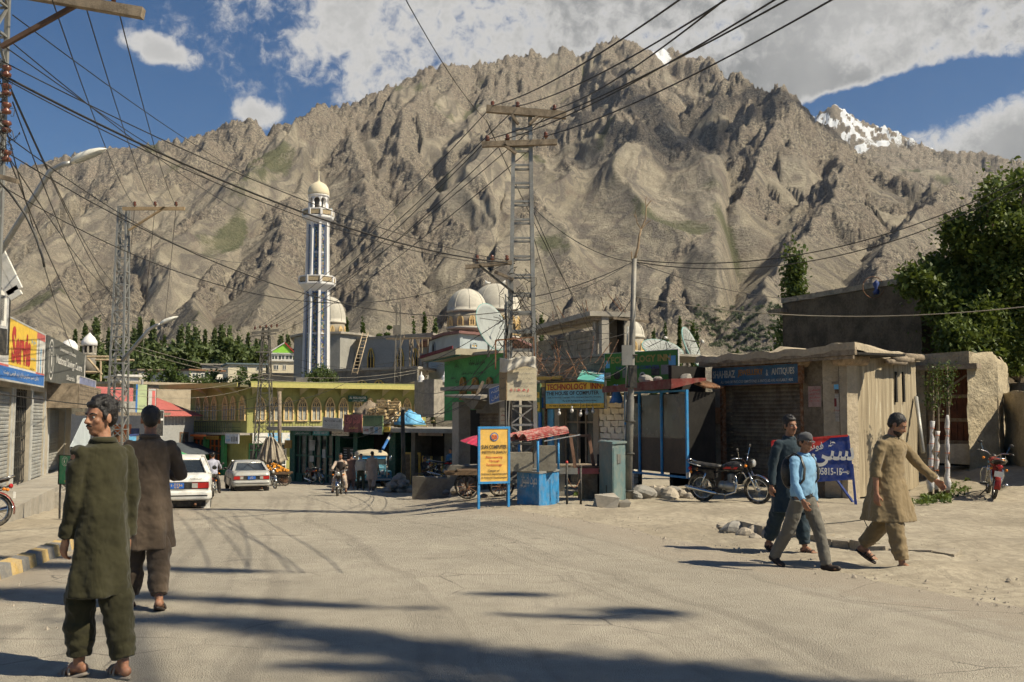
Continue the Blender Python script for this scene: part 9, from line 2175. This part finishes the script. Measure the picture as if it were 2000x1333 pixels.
# ---------------------------------------------------------------- overhead wires
wire_m=M('wire',(.03,.027,.024),.2,1,.6,bump=0);wire_l=M('wire_pale',(.25,.22,.17),.2,1,.6,bump=0)
def wire(lab,a,b,sag,r=.009,mat=None,wob=0.,group=None):
 p,q=W(*a),W(*b);n=26;pts=[]
 for i in range(n+1):t=i/n;v=p.lerp(q,t);v.z-=sag*4*t*(1-t)-wob*math.sin(t*19)*.5;pts.append(v-p)
 tag(MB().tube(pts,r*(.75 if r>.011 and a[2]>20 else 1),5).build('wire',mat or wire_m,None,p),lab,'wire',group or 'overhead wires')
def wires():
 PA=[(962,207,21.7),(1011,208,21.7),(1083,214,21.7),(952,273,21.7),(991,271,21.7),(1066,266,21.7)]
 top=[(1333,-4,9),(1424,-4,9),(1420,-4,9),(1545,-4,9),(1520,-4,9),(1632,-4,9)]
 for i,(a,b)in enumerate(zip(PA,top)):wire('thick power line from the %s insulator of the %s crossarm up out of the picture'%(['left','middle','right'][i%3],'upper' if i<3 else 'lower'),a,b,.15,.011)
 end=[(498,643,59.7),(508,641,59.7),(520,640,59.7),(530,639,59.7),(541,638,59.7),(545,650,59.7)]
 for i,(a,b)in enumerate(zip(PA,end)):wire('power line from the %s insulator of the %s crossarm down to the small corner pylon'%(['left','middle','right'][i%3],'upper' if i<3 else 'lower'),a,b,.5,.014)
 L=[((100,-6,11),(263,403,37.7),.3),((165,4,11.3),(303,403,37.7),.3),((230,14,11.3),(344,403,37.7),.3),((25,30,11.6),(620,375,60),.8),((2,66,11.6),(640,430,60),1.3),((10,92,11.6),(600,385,60),1.0),((4,120,11.6),(1005,512,21.9),.35),((2,146,11.6),(1005,515,21.9),.45),((0,150,11.6),(1003,518,21.9),.5),((0,256,11.6),(520,505,40),.7),((0,290,11.6),(1237,510,22.3),1.6),((14,370,14),(1005,505,21.9),1.3),((20,170,11.6),(232,560,37.8),.4),((22,180,11.6),(232,600,37.8),.2),((25,200,11.6),(225,640,37.8),.5),((5,225,11.6),(150,700,36),.3),((0,280,11.6),(232,580,37.8),.3),((14,300,11.6),(228,660,37.8),.9),
 ((263,405,37.7),(236,700,58),.3),((303,405,37.7),(272,700,58),.3),((344,405,37.7),(315,690,58),.3)]
 labs=['steep power line from the top left crossarm, leftmost of three','steep power line from the top left crossarm, middle of three','steep power line from the top left crossarm, rightmost of three','topmost thin line from the left edge to the minaret side','second thin line across the blue sky','third thin line across the blue sky','upper strand of the thick cable bundle crossing before the minaret','thick black cable crossing the picture from the left edge to the middle pylon','lower strand of the thick cable bundle','pale line dropping from the insulators to the slope','long sagging line passing below the upper minaret balcony','long sagging cable passing at the lower minaret balcony','line to the slim pylon, uppermost','line to the slim pylon, second','sagging line to the slim pylon, third','line running down behind the grey savings board','line crossing the street lamp arm','lowest sagging line to the slim pylon','line below the slim pylon arm, left','line below the slim pylon arm, middle','line below the slim pylon arm, right']
 for i,(a,b,s)in enumerate(L):wire(labs[i],a,b,s,.016 if i in(7,)else .008 if a[2]<15 else .014)
 wire('thin curved line falling from the top centre to the upper crossarm',(790,-5,12),(950,235,21.5),.15,.007);wire('thin line falling on from the lower crossarm behind the pylon',(950,235,21.5),(1165,650,33),.3,.009)
 wire('upper of two lines rising from the steel pole to the right edge',(1240,508,22.3),(2060,316,20),.75,.011);wire('lower of two lines rising from the steel pole to the right edge',(1240,512,22.3),(2060,328,20),.85,.011)
 wire('pale cable slanting across the dark block building',(1240,580,22.3),(2080,590,18),.35,.014,wire_l);wire('cable looping from the steel pole to the block room roof',(1236,580,22.3),(1168,632,31),.25,.013);wire('line from the steel pole to the middle pylon mast',(1236,512,22.3),(1030,582,21.9),.1,.010)
 wire('line from the steel pole to the dark building corner',(1240,512,22.3),(1590,584,33),.25,.009);wire('line from the pylon shaft across the slope to the steel pole',(1035,400,21.9),(1235,512,22.3),.25,.008);wire('line fanning right from the pylon to the block room',(1036,400,21.9),(1160,660,32),.12,.008);wire('steep line from the pylon to the parapet',(1036,440,21.9),(1120,700,30),.2,.008)
 for i in range(16):a=(1010+rnd.uniform(-8,20),rnd.uniform(560,700),21.8);b=[(1180+rnd.uniform(-10,50),rnd.uniform(640,760),26),(rnd.uniform(700,860),rnd.uniform(700,840),46),(rnd.uniform(1060,1180),rnd.uniform(700,745),29)][i%3];wire('tangled service line %s, %s'%(['from the pylon to the green banner','from the pylon towards the roof clutter','from the pylon to the shop parapet'][i%3],['uppermost','second','third','fourth','fifth','lowest'][i//3]),a,b,rnd.uniform(.1,.6),.007 if i%3!=1 else .010)
 for i,(a,b,s)in enumerate([((0,770,20),(700,735,58),1.0),((318,745,60),(820,700,60),.3),((238,760,38),(520,730,60),.4),((238,770,38),(520,745,60),.5),((234,665,38),(940,690,46),1.3),((238,675,38),(900,705,46),1.2),((350,800,58),(520,770,60),.2),((380,815,60),(560,795,58),.2),((540,700,60),(800,745,62),.5),((540,690,60),(830,720,62),.5),((545,770,57),(520,820,60),.3),((548,780,57),(640,845,58),.3),((786,800,47),(640,845,58),.5),((786,800,47),(925,780,36),.4),((786,805,47),(870,822,40),.3),((640,842,56),(786,800,47),.8)]):wire(['service line over the left shops','line above the olive roof','line from the slim pylon to the corner pylon, upper','line from the slim pylon to the corner pylon, lower','pale long line to the green building, upper','pale long line to the green building, lower','line before the shaded olive windows','line at the olive balcony','line over the lit olive facade','line under the minaret base','short line at the timber pole','black cable from the timber pole to the boards','cable from the dark pole left over the boards','cable from the dark pole to the canopy','cable from the dark pole to the shutter bay','sagging cable under the cluttered roof'][i],a,b,s,.016 if i>9 else .012,wire_l if i in(4,5,2,3)else None)
 # the black drop cable curving down at the left edge
 pts=[(-5,352),(20,378),(50,420),(70,462),(84,505),(87,522)];p=W(*pts[0],11.5);tag(MB().tube([W(*c,11.5)-p for c in pts],.014,6).build('cable_end',blackp,None,p),'thick black cable end curving down across the street lamp arm','cable')
wires()
# a high cloud out of the frame to the right: its shadow darkens the upper right shoulder of the mountain
def cloud():
 m=newmat('cloud');t=NT(m);pos=t.n('ShaderNodeNewGeometry').outputs['Position'];b=t.n('ShaderNodeBsdfDiffuse');b.inputs[0].default_value=(.85,.85,.85,1);tr=t.n('ShaderNodeBsdfTransparent');mx_=t.n('ShaderNodeMixShader');t.l(t.rng(t.noise(t.mul(pos,(.004,.004,.004)),1,4),.3,.6,.1,.42),mx_.inputs[0]);t.l(tr.outputs[0],mx_.inputs[1]);t.l(b.outputs[0],mx_.inputs[2]);o=t.n('ShaderNodeOutputMaterial');t.l(mx_.outputs[0],o.inputs['Surface'])
 rng=random.Random(3)
 for P_,n,a,c in(((1470,235,2850),12,210,2400),((1180,250,3500),7,130,2600)):
  k=MB()
  for _ in range(n):k.ell((rng.gauss(0,a),rng.gauss(0,a*.7),rng.gauss(0,30)),(rng.uniform(.5,.9)*a,rng.uniform(.4,.7)*a,50),14,8)
  k.build('cloud',m,None,Vector(P3(*P_))+SUNV*c,kind='structure')
cloud()
def haze():
 m=newmat('haze');t=NT(m);v=t.n('ShaderNodeVolumePrincipled');v.inputs['Color'].default_value=(.80,.87,1,1);v.inputs['Density'].default_value=.000018;v.inputs['Anisotropy'].default_value=.3
 o=t.n('ShaderNodeOutputMaterial');t.l(v.outputs[0],o.inputs['Volume'])
 b=MB().box(-9000,9000,-300,8600,-8,2300);ob=b.build('haze',m);tag(ob,kind='stuff')
haze()
